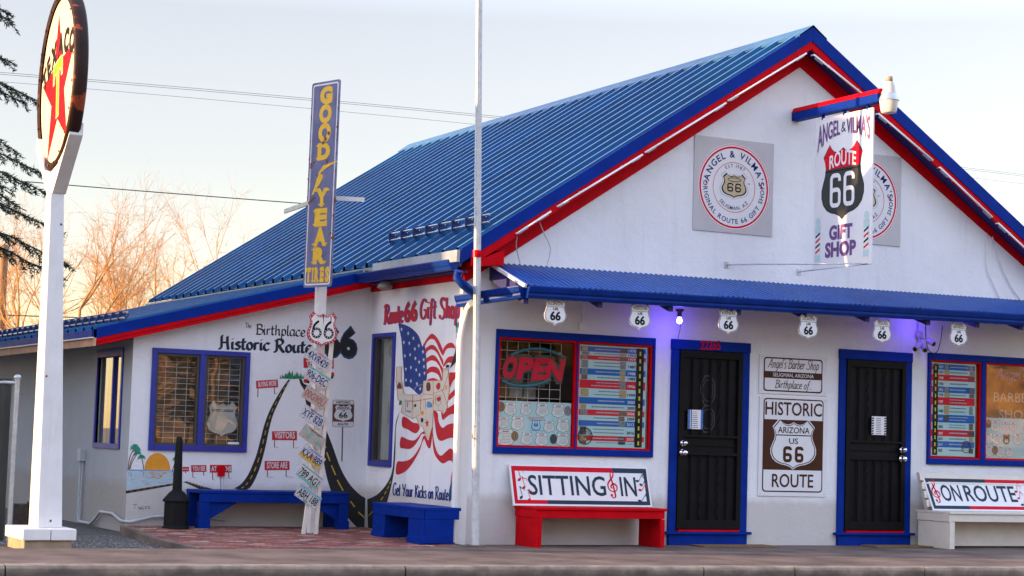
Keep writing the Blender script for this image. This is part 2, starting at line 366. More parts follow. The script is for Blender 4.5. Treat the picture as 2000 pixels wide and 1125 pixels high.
# one-stroke letters for the sign-painter's scripts: width, strokes (baseline 0, capitals 1, small letters .6)
GL = {
'A':(.7,[[(0,0),(.2,.5),(.4,1)],[(.4,1),(.5,.5),(.62,0)],[(.12,.35),(.58,.38)]]),
'B':(.6,[[(.1,0),(.12,.5),(.14,1)],[(.0,.9),(.2,1),(.45,.95),(.5,.75),(.35,.58),(.15,.54)],[(.3,.55),(.55,.45),(.55,.18),(.35,.02),(.0,.04)]]),
'G':(.66,[[(.58,.85),(.45,1),(.25,.95),(.08,.65),(.06,.3),(.2,.03),(.42,.05),(.58,.25),(.58,.45)],[(.35,.45),(.62,.46)]]),
'H':(.72,[[(-.04,.02),(.06,.0),(.12,.2),(.14,1),(.2,1.04)],[(.5,1.02),(.5,.5),(.54,.05),(.6,0)],[(.12,.52),(.52,.52)]]),
'K':(.62,[[(.12,0),(.14,1)],[(.52,1),(.3,.62),(.14,.48)],[(.24,.55),(.4,.25),(.58,0)]]),
'R':(.68,[[(-.04,.02),(.06,0),(.12,.2),(.14,.96)],[(0,.88),(.2,1.02),(.45,.98),(.52,.78),(.4,.58),(.16,.5)],[(.26,.52),(.42,.2),(.56,0),(.64,.02)]]),
'S':(.6,[[(.52,.85),(.4,1),(.18,.95),(.12,.75),(.28,.55),(.48,.4),(.5,.18),(.32,0),(.08,.03),(.02,.18)]]),
'T':(.6,[[(0,.95),(.3,1),(.58,.96)],[(.3,1),(.28,.4),(.25,.05),(.15,0)]]),
'Y':(.62,[[(.05,1),(.12,.7),(.3,.5)],[(.55,1),(.42,.6),(.28,.2),(.22,0)]]),
'a':(.5,[[(.4,.55),(.2,.6),(.06,.35),(.1,.05),(.25,.04),(.38,.25)],[(.42,.6),(.38,.2),(.42,.02),(.5,.08)]]),
'b':(.46,[[(.1,1),(.08,.3),(.1,.05),(.25,0),(.4,.2),(.36,.5),(.22,.58),(.1,.42)]]),
'c':(.42,[[(.38,.5),(.25,.6),(.08,.42),(.06,.15),(.2,0),(.38,.1)]]),
'd':(.5,[[(.4,.5),(.2,.6),(.06,.35),(.1,.05),(.25,.04),(.38,.25)],[(.44,1),(.4,.3),(.44,.02)]]),
'e':(.44,[[(.08,.28),(.34,.36),(.34,.54),(.2,.6),(.07,.4),(.07,.12),(.2,0),(.4,.12)]]),
'f':(.36,[[(.38,.9),(.28,1),(.18,.8),(.16,.2),(.12,-.25),(.04,-.3)],[(.02,.55),(.34,.58)]]),
'g':(.5,[[(.4,.55),(.2,.6),(.06,.35),(.1,.05),(.25,.04),(.38,.25)],[(.42,.6),(.38,.0),(.3,-.3),(.1,-.28)]]),
'h':(.5,[[(.12,1.02),(.1,.4),(.08,0)],[(.1,.35),(.25,.58),(.36,.5),(.36,.1),(.44,0)]]),
'i':(.24,[[(.1,.6),(.09,.12),(.16,0)],[(.1,.8),(.13,.86)]]),
'k':(.46,[[(.12,1),(.08,0)],[(.36,.58),(.2,.36),(.11,.3)],[(.2,.36),(.3,.1),(.44,0)]]),
'l':(.24,[[(.12,1.02),(.09,.3),(.1,.05),(.2,.02)]]),
'm':(.68,[[(.08,.6),(.07,0)],[(.08,.4),(.2,.58),(.3,.48),(.3,0)],[(.3,.4),(.44,.58),(.54,.48),(.53,.1),(.62,0)]]),
'n':(.5,[[(.1,.6),(.08,0)],[(.1,.38),(.25,.58),(.36,.5),(.36,.1),(.44,0)]]),
'o':(.46,[[(.22,.6),(.08,.45),(.07,.15),(.2,0),(.34,.1),(.37,.4),(.22,.6)]]),
'p':(.48,[[(.12,.62),(.1,.1),(.05,-.36)],[(.1,.45),(.25,.6),(.4,.45),(.38,.14),(.25,.02),(.1,.12)]]),
'r':(.38,[[(.1,.6),(.08,0)],[(.1,.36),(.2,.56),(.34,.54)]]),
's':(.4,[[(.34,.52),(.2,.6),(.09,.48),(.2,.34),(.33,.2),(.24,.02),(.04,.06)]]),
't':(.34,[[(.16,.9),(.12,.3),(.14,.04),(.28,.04)],[(.02,.6),(.32,.62)]]),
'u':(.5,[[(.09,.6),(.08,.15),(.18,.01),(.34,.12),(.37,.35)],[(.39,.6),(.36,.15),(.44,0)]]),
'y':(.48,[[(.09,.6),(.1,.25),(.22,.12),(.36,.25)],[(.4,.6),(.36,.0),(.26,-.3),(.06,-.26)]]),
'w':(.6,[[(.06,.6),(.12,.05),(.26,.05),(.3,.5)],[(.3,.5),(.34,.05),(.46,.05),(.54,.6)]]),
'6':(.56,[[(.46,1),(.24,.8),(.08,.4),(.12,.1),(.28,0),(.46,.12),(.46,.38),(.3,.5),(.12,.38)]]),
"'":(.14,[[(.08,1),(.04,.85)]]), '.':(.18,[[(.06,.0),(.1,.03)]]), ' ':(.3,[]), '&':(.5,[[(.45,0),(.15,.6),(.2,.9),(.35,.8),(.1,.35),(.15,.05),(.4,.3)]]),
}
def script(mb, s, Mf, p0, p1, up, wd, mat, k=.002, slant=.0, nib=None):
    tot = sum(GL[c][0] for c in s); x = 0; ex = ((p1[0]-p0[0])/tot, (p1[1]-p0[1])/tot)
    for c in s:
        for st in GL[c][1]:
            P = [(p0[0] + ex[0]*(x+a+slant*b) + up[0]*b, p0[1] + ex[1]*(x+a+slant*b) + up[1]*b) for a, b in st]
            stroke(mb, Mf, P, wd, mat, k, nib=nib)
        x += GL[c][0]
    return mb
# ================================================================== THE SETTING
def structure(mb, name, bevel=0.0): return mb.build(name, kind='structure', bevel=bevel)
def ground_mat(name, c1, c2, scale, bump, bscale, c3=None, speck=0.):
    m, nt, b = new_mat(name); N = nt.nodes; L = nt.links; geo = N.new('ShaderNodeNewGeometry'); P = geo.outputs['Position']
    def noise(s, d=6, r=.6):
        n = N.new('ShaderNodeTexNoise'); n.inputs['Scale'].default_value = s; n.inputs['Detail'].default_value = d; n.inputs['Roughness'].default_value = r; L.new(P, n.inputs['Vector']); return n.outputs[0]
    cr = N.new('ShaderNodeValToRGB'); cr.color_ramp.elements[0].position = .35; cr.color_ramp.elements[1].position = .66
    cr.color_ramp.elements[0].color = (*c1, 1); cr.color_ramp.elements[1].color = (*c2, 1); L.new(noise(scale), cr.inputs[0]); cur = cr.outputs[0]
    if c3:
        v = N.new('ShaderNodeTexVoronoi'); v.inputs['Scale'].default_value = speck; L.new(P, v.inputs['Vector'])
        mr = N.new('ShaderNodeMapRange'); mr.inputs[1].default_value = .3; mr.inputs[2].default_value = 1.; L.new(v.outputs['Color'], mr.inputs[0])
        x = N.new('ShaderNodeMix'); x.data_type = 'RGBA'; L.new(mr.outputs[0], x.inputs[0]); L.new(cur, x.inputs[6]); x.inputs[7].default_value = (*c3, 1); cur = x.outputs[2]
    L.new(cur, b.inputs['Base Color']); b.inputs['Roughness'].default_value = .9; b.inputs['Specular IOR Level'].default_value = .25
    bn = N.new('ShaderNodeBump'); bn.inputs['Strength'].default_value = bump; bn.inputs['Distance'].default_value = .02; L.new(noise(bscale, 6, .7), bn.inputs['Height']); L.new(bn.outputs[0], b.inputs['Normal'])
    return m
DIRT = ground_mat('dry_dirt', (.16, .11, .07), (.26, .19, .12), 1.2, .5, 20)
ASPH = ground_mat('asphalt', (.04, .038, .038), (.065, .06, .058), 3, .5, 120)
CONC = ground_mat('concrete', (.10, .072, .062), (.21, .152, .127), 1.5, .45, 45)
KERBM = ground_mat('kerb_concrete', (.2, .145, .115), (.36, .28, .215), 5, .5, 40)
GRAV = ground_mat('gravel_mat', (.05, .047, .045), (.13, .12, .115), 6, 1., 90, (.22, .2, .19), 60)
structure(MB().poly([(-900,-900,-.18),(900,-900,-.18),(900,900,-.18),(-900,900,-.18)], DIRT), 'ground')
kl = lambda x: -2.78 - .078*(x+5.4)           # kerb line
hl = MB(); V = []; rh = random.Random(4); nx_, ny_ = 70, 10     # dry hills beyond the far side of the street
for j in range(ny_+1):
    for i in range(nx_+1):
        x = -60+360*i/nx_; y = -95-70*j/ny_; V.append((x, y, -.2+16*(j/ny_)**1.2*(.75+.35*math.sin(i*.31)+.12*math.sin(i*1.7+j))))
hl.add(V, [(j*(nx_+1)+i, j*(nx_+1)+i+1, (j+1)*(nx_+1)+i+1, (j+1)*(nx_+1)+i) for j in range(ny_) for i in range(nx_)], ground_mat('dry_grass_hill', (.10,.04,.012), (.60,.27,.06), .16, .6, .5), True)
structure(hl, 'hill')
structure(MB().poly([(-200,kl(-200)-12,-.172),(200,kl(200)-12,-.172),(200,kl(200)+.1,-.165),(-200,kl(-200)+.1,-.165)], ASPH), 'road')
sb = MB(); js = [-40,-30,-24,-18,-12.5,-8.6,-6.3,-4.55,-2.9,-1.3,.35,2.0,3.65,5.3,6.95,8.6,12,18,26,40]
for a, b in zip(js, js[1:]):
    g = .006
    def by(x): return -.70 if x < -.7 else (-.36 if x > .02 else -.36-(.02-x)/.72*.34)
    xs = [a+g] + [x for x in (-.7, .02) if a+g < x < b-g] + [b-g]
    top = [(x, by(x)+(.34 if x > 0 else 0)) for x in xs]
    P = [(a+g, kl(a)+.17), (b-g, kl(b)+.17)] + top[::-1]
    sb.prism(P, lambda u, v, k=0: Vector((u, v, k)), -.2, 0.0, CONC)
structure(sb, 'sidewalk', .006)
kb = MB(); ks = [-40,-24,-14,-8,-5.42,-1.95,1.05,2.05,3.55,5.4,9,14,26,40]
for a, b in zip(ks, ks[1:]):
    g = .007; P = [(0,-.25),(0,-.03),(.012,-.008),(.035,0),(.16,.002),(.165,-.25)]
    va = [Vector((a+g, kl(a)+p, z)) for p, z in P]; vb = [Vector((b-g, kl(b)+p, z)) for p, z in P]; n = len(P)
    kb.add(va+vb, [(i, i+1, n+i+1, n+i) for i in range(n-1)] + [tuple(range(n))[::-1], tuple(range(n, 2*n))], KERBM)
kerb = structure(kb, 'kerb')
kb2 = KERBM.node_tree       # road grime along the face of the kerb (a stain with its own ragged edge)
def grime(m, zlo, zhi, col, amt):
    nt = m.node_tree; N = nt.nodes; L = nt.links; b = N['Principled BSDF']; old = b.inputs['Base Color'].links[0].from_socket
    g = N.new('ShaderNodeNewGeometry'); sx = N.new('ShaderNodeSeparateXYZ'); L.new(g.outputs['Position'], sx.inputs[0])
    n = N.new('ShaderNodeTexNoise'); n.inputs['Scale'].default_value = 4; n.inputs['Detail'].default_value = 7; L.new(g.outputs['Position'], n.inputs['Vector'])
    a = N.new('ShaderNodeMath'); a.operation = 'MULTIPLY_ADD'; a.inputs[1].default_value = .16; L.new(n.outputs[0], a.inputs[0]); L.new(sx.outputs[2], a.inputs[2])
    r = N.new('ShaderNodeMapRange'); r.inputs[1].default_value = zhi; r.inputs[2].default_value = zlo; r.inputs[4].default_value = amt; L.new(a.outputs[0], r.inputs[0])
    x = N.new('ShaderNodeMix'); x.data_type = 'RGBA'; L.new(r.outputs[0], x.inputs[0]); L.new(old, x.inputs[6]); x.inputs[7].default_value = (*col, 1); L.new(x.outputs[2], b.inputs['Base Color'])
grime(KERBM, 0.0, .06, (.06, .048, .043), .7)
# gravel bed beside the wing, with loose stones
gx = MB(); gx.poly([(-30,-.7,-.045),(-3.0,-.69,-.04),(-1.7,-.69,-.04),(-2.3,1.2,-.035),(-2.8,2.6,-.03),(-2.8,12,-.03),(-30,12,-.03)], GRAV)
structure(gx, 'gravel')
STN = [pm('stone_grey', (.2,.19,.18), .9, .3, 30), pm('stone_dark', (.09,.085,.085), .9, .3, 30), pm('stone_tan', (.3,.25,.2), .9, .2, 30)]
sg = MB(); rr = random.Random(3)
for i in range(2600):
    x = rr.uniform(-5.6, -1.75); y = rr.uniform(-.68, 1.9)
    if x > -2.9 and y > (-1.75-x)*1.9-.6: continue
    if -4.85 < x < -4.15 and -.6 < y < .4: continue
    r = rr.uniform(.008, .022); a = rr.uniform(0, 6)
    V = [(x+r*math.cos(a+t*1.57)*rr.uniform(.7,1.2), y+r*math.sin(a+t*1.57)*rr.uniform(.7,1.2), -.045) for t in range(4)] + [(x+rr.uniform(-.3,.3)*r, y+rr.uniform(-.3,.3)*r, -.04+r*rr.uniform(.5,1))]
    sg.add(V, [(0,1,4),(1,2,4),(2,3,4),(3,0,4)], rr.choice(STN))
sg.build('gravel_stones', kind='stuff')
# brick paving in front of the mural
BRK = [pm('brick_red', (.24,.075,.055), .85, .3, 12, .2, 60), pm('brick_dark', (.16,.055,.05), .85, .3, 12, .2, 60), pm('brick_pink', (.3,.14,.11), .85, .25, 12, .2, 60), pm('brick_tan', (.4,.27,.2), .85, .25, 12, .2, 60)]
MORT = pm('mortar', (.17,.125,.105), .95, .2, 20, .2, 60)
edge = [G(u, v) for u, v in ((240,1037),(270,1047),(310,1058),(350,1066),(392,1072.5))]
epts = [(p.x, p.y) for p in edge]
zb = lambda y: .002 + .05*max(0, min(1, (y+.69)/3.15))
bp_ = [(-1.55,-.688),(-.7,-.69),(.02,-.36),(0.0,2.485),(-2.88,2.485)] + [(x, y) for x, y in epts]
mp_ = MB(); mp_.poly([(x, y, zb(y)-.004) for x, y in bp_], MORT)
def inside(x, y, P):
    c = False
    for i in range(len(P)):
        x0, y0 = P[i-1]; x1, y1 = P[i]
        if (y0 > y) != (y1 > y) and x < (x1-x0)*(y-y0)/(y1-y0)+x0: c = not c
    return c
row = 0; y = -.69
while y < 2.5:
    x = -3.1 + (.1 if row % 2 else 0)
    while x < .1:
        if all(inside(px, py, bp_) for px, py in ((x,y),(x+.19,y),(x,y+.09),(x+.19,y+.09))):
            h = rr.uniform(-.002, .004); t = [rr.uniform(-.0015,.0015) for _ in range(4)]
            P = [(x+.004,y+.004),(x+.19,y+.004),(x+.19,y+.09),(x+.004,y+.09)]
            b0 = [Vector((a, c, zb(c)-.012)) for a, c in P]; b1 = [Vector((a, c, zb(c)+h+t[i])) for i, (a, c) in enumerate(P)]
            mp_.hexa(b0+b1, rr.choices(BRK, (5,3,3,.7))[0])
        x += .2
    y += .1; row += 1
structure(mp_, 'brick_paving', .003)
eb = MB()
for i in range(len(epts)-1):
    a = Vector((*epts[i], zb(epts[i][1])-.04)); b = Vector((*epts[i+1], zb(epts[i+1][1])-.04)); eb.beam(a, b, .07, .11, CONC)
structure(eb, 'edging_strip', .008)
# ================================================================== THE SHOP
O = .25
RG = F(1586, 59.5, -O); EL = F(900, 491.5, -O); ER = F(2000, 450, -O)
SL = (RG.z-EL.z)/(RG.x-EL.x); SR_ = (RG.z-ER.z)/(ER.x-RG.x); YB = 11.4; XR = 8.9
zl = lambda x: RG.z - SL*(RG.x-x)
zr = lambda x: RG.z - SR_*(x-RG.x)
shop = thing('gift_shop', (4.3, 0, 0), 'white stucco gift shop with a steep blue ribbed metal roof and red and blue trim', 'shop')
def wallgrid(mb, Mf, x0, x1, z0, z1, holes, mat):
    xs = sorted({x0, x1, *[h[0] for h in holes], *[h[1] for h in holes]}); zs = sorted({z0, z1, *[h[2] for h in holes], *[h[3] for h in holes]})
    for a, b in zip(xs, xs[1:]):
        for c, d in zip(zs, zs[1:]):
            if any(h[0]-1e-6 <= a and b <= h[1]+1e-6 and h[2]-1e-6 <= c and d <= h[3]+1e-6 for h in holes): continue
            mb.poly([Mf(a, c), Mf(b, c), Mf(b, d), Mf(a, d)], mat)
XZ = lambda a, b, k=0: Vector((a, -k, b))
W1 = (.4189, 2.4572, .988, 2.3498); W2 = (6.4218, 8.75, .9985, 2.3776); D1 = (2.679, 3.758, 0, 2.352); D2 = (5.0645, 6.164, 0, 2.352)
ins = lambda w_, t: (w_[0]+t, w_[1]-t, w_[2]+t, w_[3]-t)
H1 = ins(W1, .05); H2 = ins(W2, .05); HD1 = (2.78, 3.66, .0, 2.25); HD2 = (5.16, 6.07, .0, 2.25)
fw = MB(); wallgrid(fw, XZ, 0, 8.7, -.15, 2.6, [H1, H2, HD1, HD2], WALLW)
fw.poly([XZ(0,2.6), XZ(8.7,2.6), XZ(8.7, zr(8.7)-.1), XZ(RG.x, RG.z-.12), XZ(0, zl(0)-.1)], WALLW)
for h in (H1, H2, HD1, HD2):        # reveals of the openings, 14 cm deep
    fw.poly([XZ(h[0],h[2]), XZ(h[0],h[3]), XZ(h[0],h[3],-.14), XZ(h[0],h[2],-.14)], WALLW); fw.poly([XZ(h[1],h[2]), XZ(h[1],h[3]), XZ(h[1],h[3],-.14), XZ(h[1],h[2],-.14)], WALLW)
    fw.poly([XZ(h[0],h[2]), XZ(h[1],h[2]), XZ(h[1],h[2],-.14), XZ(h[0],h[2],-.14)], WALLW); fw.poly([XZ(h[0],h[3]), XZ(h[1],h[3]), XZ(h[1],h[3],-.14), XZ(h[0],h[3],-.14)], WALLW)
fw.build('wall', shop)
YZ = lambda a, b, k=0: Vector((-k, a, b))
HI = (1.80, 2.37, .83, 2.31)
sw_ = MB(); wallgrid(sw_, YZ, 0, D, -.15, 3.05, [HI], WALLW); sw_.poly([YZ(D,-.15,.0), YZ(11,-.15), YZ(11,3.05), YZ(D,3.05)], WALLW); sw_.build('wall', shop)
XM = lambda a, b, k=0: Vector((a, D-k, b))
HM = (-2.62, -1.59, .955, 2.005); EX = -2.914
mw = MB(); wallgrid(mw, XM, EX, 0, -.15, 2.0, [(HM[0],HM[1],HM[2],2.0)], WALLW)
mw.poly([XM(EX,2.0), XM(HM[0],2.0), XM(HM[0],HM[3]), XM(HM[1],HM[3]), XM(HM[1],2.0), XM(0,2.0), XM(0,2.93), XM(EX,2.2)], WALLW)
mw.build('wall', shop)
HG = (2.88, 3.90, .93, 2.0)
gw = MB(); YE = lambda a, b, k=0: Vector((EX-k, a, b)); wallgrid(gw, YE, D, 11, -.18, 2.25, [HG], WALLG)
for h in (HG,):
    for a, b in (((h[0],h[2]),(h[0],h[3])), ((h[1],h[2]),(h[1],h[3])), ((h[0],h[2]),(h[1],h[2])), ((h[0],h[3]),(h[1],h[3]))): gw.poly([YE(*a), YE(*b), YE(*b,-.12), YE(*a,-.12)], WALLG)
gw.build('wall', shop, label='grey plaster side wall')
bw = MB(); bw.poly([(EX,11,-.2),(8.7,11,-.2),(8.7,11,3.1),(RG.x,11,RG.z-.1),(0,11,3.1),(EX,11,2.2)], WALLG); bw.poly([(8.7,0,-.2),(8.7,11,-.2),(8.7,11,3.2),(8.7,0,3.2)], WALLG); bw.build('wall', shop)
# roof metal
RB = pm('roof_blue_metal', (.0004, .046, .15), .2, .3, 1.2, .012, 6, spec=.42, streak=.12, streak_col=(.02, .1, .26))
RB.node_tree.nodes['Principled BSDF'].inputs['Specular Tint'].default_value = (.42, .72, 1, 1)
def ribs(y0, y1, pitch=.355):
    P = [(y0, 0)]; y = y0 + .1
    while y < y1-.15:
        for dy, h in ((-.052,0),(-.02,.046),(.02,.046),(.052,0)): P.append((y+dy, h))
        y += pitch
    P.append((y1, 0)); return P
rm = MB(); pr_ = ribs(-O-.01, YB)
NX = 3
for (xa, za, xb, zb_) in ((EL.x, EL.z, RG.x, RG.z), (RG.x, RG.z, XR, zr(XR))):
    V = []; n = len(pr_)
    for i in range(NX+1):
        t = i/NX
        for yy, h in pr_: V.append((xa+(xb-xa)*t, yy, za+(zb_-za)*t + h*1.2))
    rm.add(V, [(i*n+j, i*n+j+1, (i+1)*n+j+1, (i+1)*n+j) for i in range(NX) for j in range(n-1)], RB)
mroof = rm.build('roof', shop)
cap = MB(); CAPM = pm('ridge_metal', (.01,.085,.2), .4, .15, 3, .03, 8, spec=.35)
for sgn, sl in ((-1, SL), (1, SR_)):
    wd = .2
    A = [Vector((RG.x, y, RG.z+.062)) for y in (-O-.03, YB+.05)]; B = [Vector((RG.x+sgn*wd, y, RG.z-sl*wd+.05)) for y in (-O-.03, YB+.05)]
    cap.poly([A[0], A[1], B[1], B[0]], CAPM)
    C = [p - Vector((0,0,.03)) for p in B]; cap.poly([B[0], B[1], C[1], C[0]], CAPM)
cap.build('ridge_cap', mroof)
# snow guard on the roof, eight brackets and two rails
GUARD = pm('guard_blue', (.004, .02, .12), .4, .2, 20)
def snowguard(pts, nrm, up, h=.13, ext=.06):
    mb = MB(); out = []
    for p in pts:
        q = p + nrm*h
        mb.tube([p - up*.05, p + nrm*h*.55 - up*.03, q, q + up*.07, p + nrm*h*.5 + up*.09, p + up*.02], .009, GUARD, 5)
        mb.hexa([p-up*.05-Vector((0,.006,0)), p+up*.06-Vector((0,.006,0)), p+up*.06+Vector((0,.006,0)), p-up*.05+Vector((0,.006,0)), q-up*.0-Vector((0,.006,0)), q+up*.06-Vector((0,.006,0)), q+up*.06+Vector((0,.006,0)), q-up*.0+Vector((0,.006,0))], GUARD)
    e0 = (pts[0]-pts[1]).normalized()*ext; e1 = (pts[-1]-pts[-2]).normalized()*(ext+.12)
    for f, hh in ((.03, .85), (-.02, .35)):
        mb.tube([pts[0]+nrm*h*hh+up*f+e0, pts[-1]+nrm*h*hh+up*f+e1], .012, STEEL, 6)
    return mb
nl = Vector((-SL, 0, 1)).normalized(); ul = Vector((1, 0, SL)).normalized()
xg = .335
gy = [-O-.01+.1+.355*k for k in range(1, 9)]
snowguard([Vector((xg, y, zl(xg)+.03)) for y in gy][::-1], nl, ul).build('snow_guard', mroof)
# rake boards, soffits, friezes
def rakeboard(x0, x1, zf, d0, d1, y0, y1, mat, mb):
    mb.hexa([Vector((x0,y0,zf(x0)-d1)), Vector((x1,y0,zf(x1)-d1)), Vector((x1,y1,zf(x1)-d1)), Vector((x0,y1,zf(x0)-d1)),
             Vector((x0,y0,zf(x0)-d0)), Vector((x1,y0,zf(x1)-d0)), Vector((x1,y1,zf(x1)-d0)), Vector((x0,y1,zf(x0)-d0))], mat)
fb = MB(); rakeboard(EL.x, RG.x-.001, zl, -.035, .125, -O-.025, -O+.005, BLUE, fb); fb.build('rake_board', shop)
fb = MB(); rakeboard(RG.x+.001, XR, zr, -.035, .14, -O-.025, -O+.005, BLUE, fb); fb.build('rake_board', shop)
fb = MB(); rakeboard(EL.x+.12, RG.x-.001, zl, .127, .225, -O-.012, -O+.012, RED, fb); fb.build('rake_trim', shop)
fb = MB(); rakeboard(RG.x+.001, XR, zr, .142, .235, -O-.012, -O+.012, RED, fb); fb.build('rake_trim', shop)
NB = pm('soffit_blue', (.008,.012,.12), .6, .15, 6)
so = MB(); rakeboard(EL.x+.15, RG.x, zl, .17, .19, -O+.013, 0, NB, so); rakeboard(RG.x, XR, zr, .17, .19, -O+.013, 0, NB, so); so.build('soffit', shop)
wl = [F(980,505), F(1562,131), F(2000,521)]
sl0 = (wl[1].z-wl[0].z)/(wl[1].x-wl[0].x); sl1 = (wl[1].z-wl[2].z)/(wl[2].x-wl[1].x)
lx = .0; fr_ = MB()
A0 = Vector((lx,0,wl[1].z-sl0*(wl[1].x-lx))); A2 = Vector((XR,0,wl[1].z-sl1*(XR-wl[1].x)))
def fz(P, k0=-.022, k1=0.0):
    n = len(P); a = [Vector((p.x, k0, p.z)) for p in P]; b = [Vector((p.x, k1, p.z)) for p in P]
    fr_.add(a, [tuple(range(n))], RED); fr_.add(a+b, [(i, (i+1) % n, n+(i+1) % n, n+i) for i in range(n)], RED)
fz([A0, wl[1], Vector((wl[1].x,0,zl(RG.x)-.15)), Vector((lx,0,zl(lx)-.19))]); fz([wl[1], A2, Vector((XR,0,zr(XR)-.15)), Vector((wl[1].x,0,zl(RG.x)-.15))])
fr_.build('frieze_board', shop)
# red block that boxes in the lower end of the eave
cb = MB(); p0 = F(913,512,-O); p1 = F(1035,455,-O)
cb.hexa([Vector((EL.x+.13,-O-.004,2.99)), Vector((.36,-O-.004,3.03)), Vector((.36,0,3.03)), Vector((EL.x+.13,0,2.99)), Vector((EL.x+.13,-O-.004,3.03)), Vector((.36,-O-.004,3.20)), Vector((.36,0,3.20)), Vector((EL.x+.13,0,3.05))], RED); cb.build('eave_block', shop)
# eave fascia, light flashing, gutter along the left eave
ev = MB(); ev.box((EL.x-.012, -O, EL.z-.15), (EL.x+.012, YB, EL.z-.012), RB); ev.build('fascia', shop)
FL = pm('pale_flashing', (.30,.34,.42), .4, .15, 6, .05, 20, metal=.3)
y0g, y1g = -O-.02, 2.28
fl = MB(); fl.box((EL.x-.05, y0g+.01, EL.z-.115), (EL.x-.0135, y1g-.25, EL.z+.018), FL); fl.build('flashing', shop)
def gutter(p, q, out, prof, mat):      # K-profile swept from p to q; prof in (outwards, up)
    mb = MB(); n = len(prof); V = [p + out*a + Vector((0,0,b)) for a, b in prof] + [q + out*a + Vector((0,0,b)) for a, b in prof]
    mb.add(V, [(i, (i+1) % n, n+(i+1) % n, n+i) for i in range(n)] + [tuple(range(n))[::-1], tuple(range(n, 2*n))], mat); return mb
KP = [(0,0),(.075,0),(.085,.035),(.1,.05),(.118,.095),(.118,.108),(.105,.108),(.09,.07),(.0,.07)]
gutter(Vector((EL.x-.052,y0g-.02,EL.z-.205)), Vector((EL.x-.052,y1g,EL.z-.2)), Vector((-1,0,0)), KP, BLUED).build('gutter', shop)
TRMX = MB(); TRMX.box((-.03, .0, 2.86), (-.001, D, 3.0), RED); TRMX.box((EL.x+.03, -.18, 2.93), (-.031, D, 2.945), NB); TRMX.build('soffit_trim', shop)
dsp = MB(); a = F(905,530,-.15); 
dsp.tube([S(896,529,-.33)+Vector((0,.0,0)), S(893,543,-.33), S(905,556,-.30), F(922,570,-.25), F(938,580,-.28), F(950,584,-.3)], .048, BLUED, 10); dsp.build('downspout', shop)
# the wing's lean-to roof
yr = D-.2
wz = lambda x: F(189,643.5,yr).z + (F(593,559,yr).z-F(189,643.5,yr).z)/(F(593,559,yr).x-F(189,643.5,yr).x)*(x-F(189,643.5,yr).x)
WX0 = F(189,650,yr).x
rw = MB(); prw = ribs(yr-.01, YB); V = []; n = len(prw)
for x in (WX0-.03, -.2):
    for yy, h in prw: V.append((x, yy, wz(x)+.008+h*.8))
rw.add(V, [(j, j+1, n+j+1, n+j) for j in range(n-1)], RB); wroof = rw.build('roof', shop)
rb = MB(); rakeboard(WX0, -.236, wz, -.02, .095, yr-.02, yr+.005, BLUE, rb); rb.build('rake_board', shop)
rb = MB(); rakeboard(WX0, .0, wz, .097, .135, yr-.012, yr+.012, RED, rb); rakeboard(WX0+.01, .0, wz, .137, .18, yr-.004, yr+.016, RED, rb); rb.build('rake_trim', shop)
rb = MB(); rakeboard(WX0+.02, 0, wz, .16, .17, yr+.017, D, pm('soffit_grey', (.3,.3,.32), .7), rb); rb.build('soffit', shop)
ef = MB(); ef.box((WX0-.055, yr, wz(WX0)-.085), (WX0-.031, YB, wz(WX0)-.004), BLUE); ef.build('fascia', shop)
TAN = pm('bare_wood_fascia', (.5,.27,.17), .7, .2, 4, .1, 30, streak=.4, streak_col=(.2,.1,.06))
ef = MB(); ef.box((WX0-.03, yr-.01, wz(WX0)-.185), (WX0-.004, YB, wz(WX0)-.09), TAN); ef.box((WX0-.062, yr, wz(WX0)-.098), (WX0-.031, YB, wz(WX0)-.0855), WHITE); ef.build('fascia', shop, label='bare pinkish wooden fascia board')
nw = Vector((-.22, 0, 1)).normalized(); uw = Vector((1, 0, .22)).normalized(); xw = WX0+.3
snowguard([Vector((xw, y, wz(xw)+.03)) for y in [yr+.09+.3048*k for k in range(0, 28)]][::-1], nw, uw, .11).build('snow_guard', wroof)
us = MB(); us.poly([(WX0,yr+.02,wz(WX0)-.187),(EX,yr+.02,wz(EX)-.19),(EX,YB,wz(EX)-.19),(WX0,YB,wz(WX0)-.187)], pm('soffit_grey', (.3,.3,.32))); us.build('soffit', shop)
# porch roof of corrugated sheet
PYE = -.85; a = F(1027,556,PYE); b = F(2000,613,PYE)
pe = lambda x: a.z + (b.z-a.z)/(b.x-a.x)*(x-a.x)
pw = lambda x: 3.073 + .0057*(x-.33)
PX0, PX1 = .325, 9.0
CORR = pm('corrugated_blue', (.004,.06,.28), .36, .2, 5, .03, 30, streak=.25, streak_col=(.03,.09,.3), chip=(.25,.32,.4), chip_amt=-.12, chip_scale=24)
co = MB(); V = []; nn = int((PX1-PX0)/.068*6)
for i in range(nn+1):
    x = PX0 + i*.068/6; h = .0095*math.sin(2*math.pi*i/6)
    V += [(x, PYE-.03, pe(x)-.01+h+.004*math.sin(x*7)), (x, .0, pw(x)+h)]
co.add(V, [(2*i, 2*i+2, 2*i+3, 2*i+1) for i in range(nn)], CORR, True); porch = co.build('porch_roof', shop)
pg = MB(); n = len(KP); KP2 = [(0,0),(.06,0),(.075,.03),(.075,.05),(.095,.07),(.11,.115),(.11,.128),(.095,.128),(.0,.1)]; V = []
for x in (PX0, PX1): V += [Vector((x, PYE+.02-p, pe(x)-.142+q)) for p, q in KP2]
pg.add(V, [(i, (i+1) % n, n+(i+1) % n, n+i) for i in range(n)] + [tuple(range(n))[::-1], tuple(range(n, 2*n))], BLUED); pg.build('gutter', shop)
pf = MB(); 
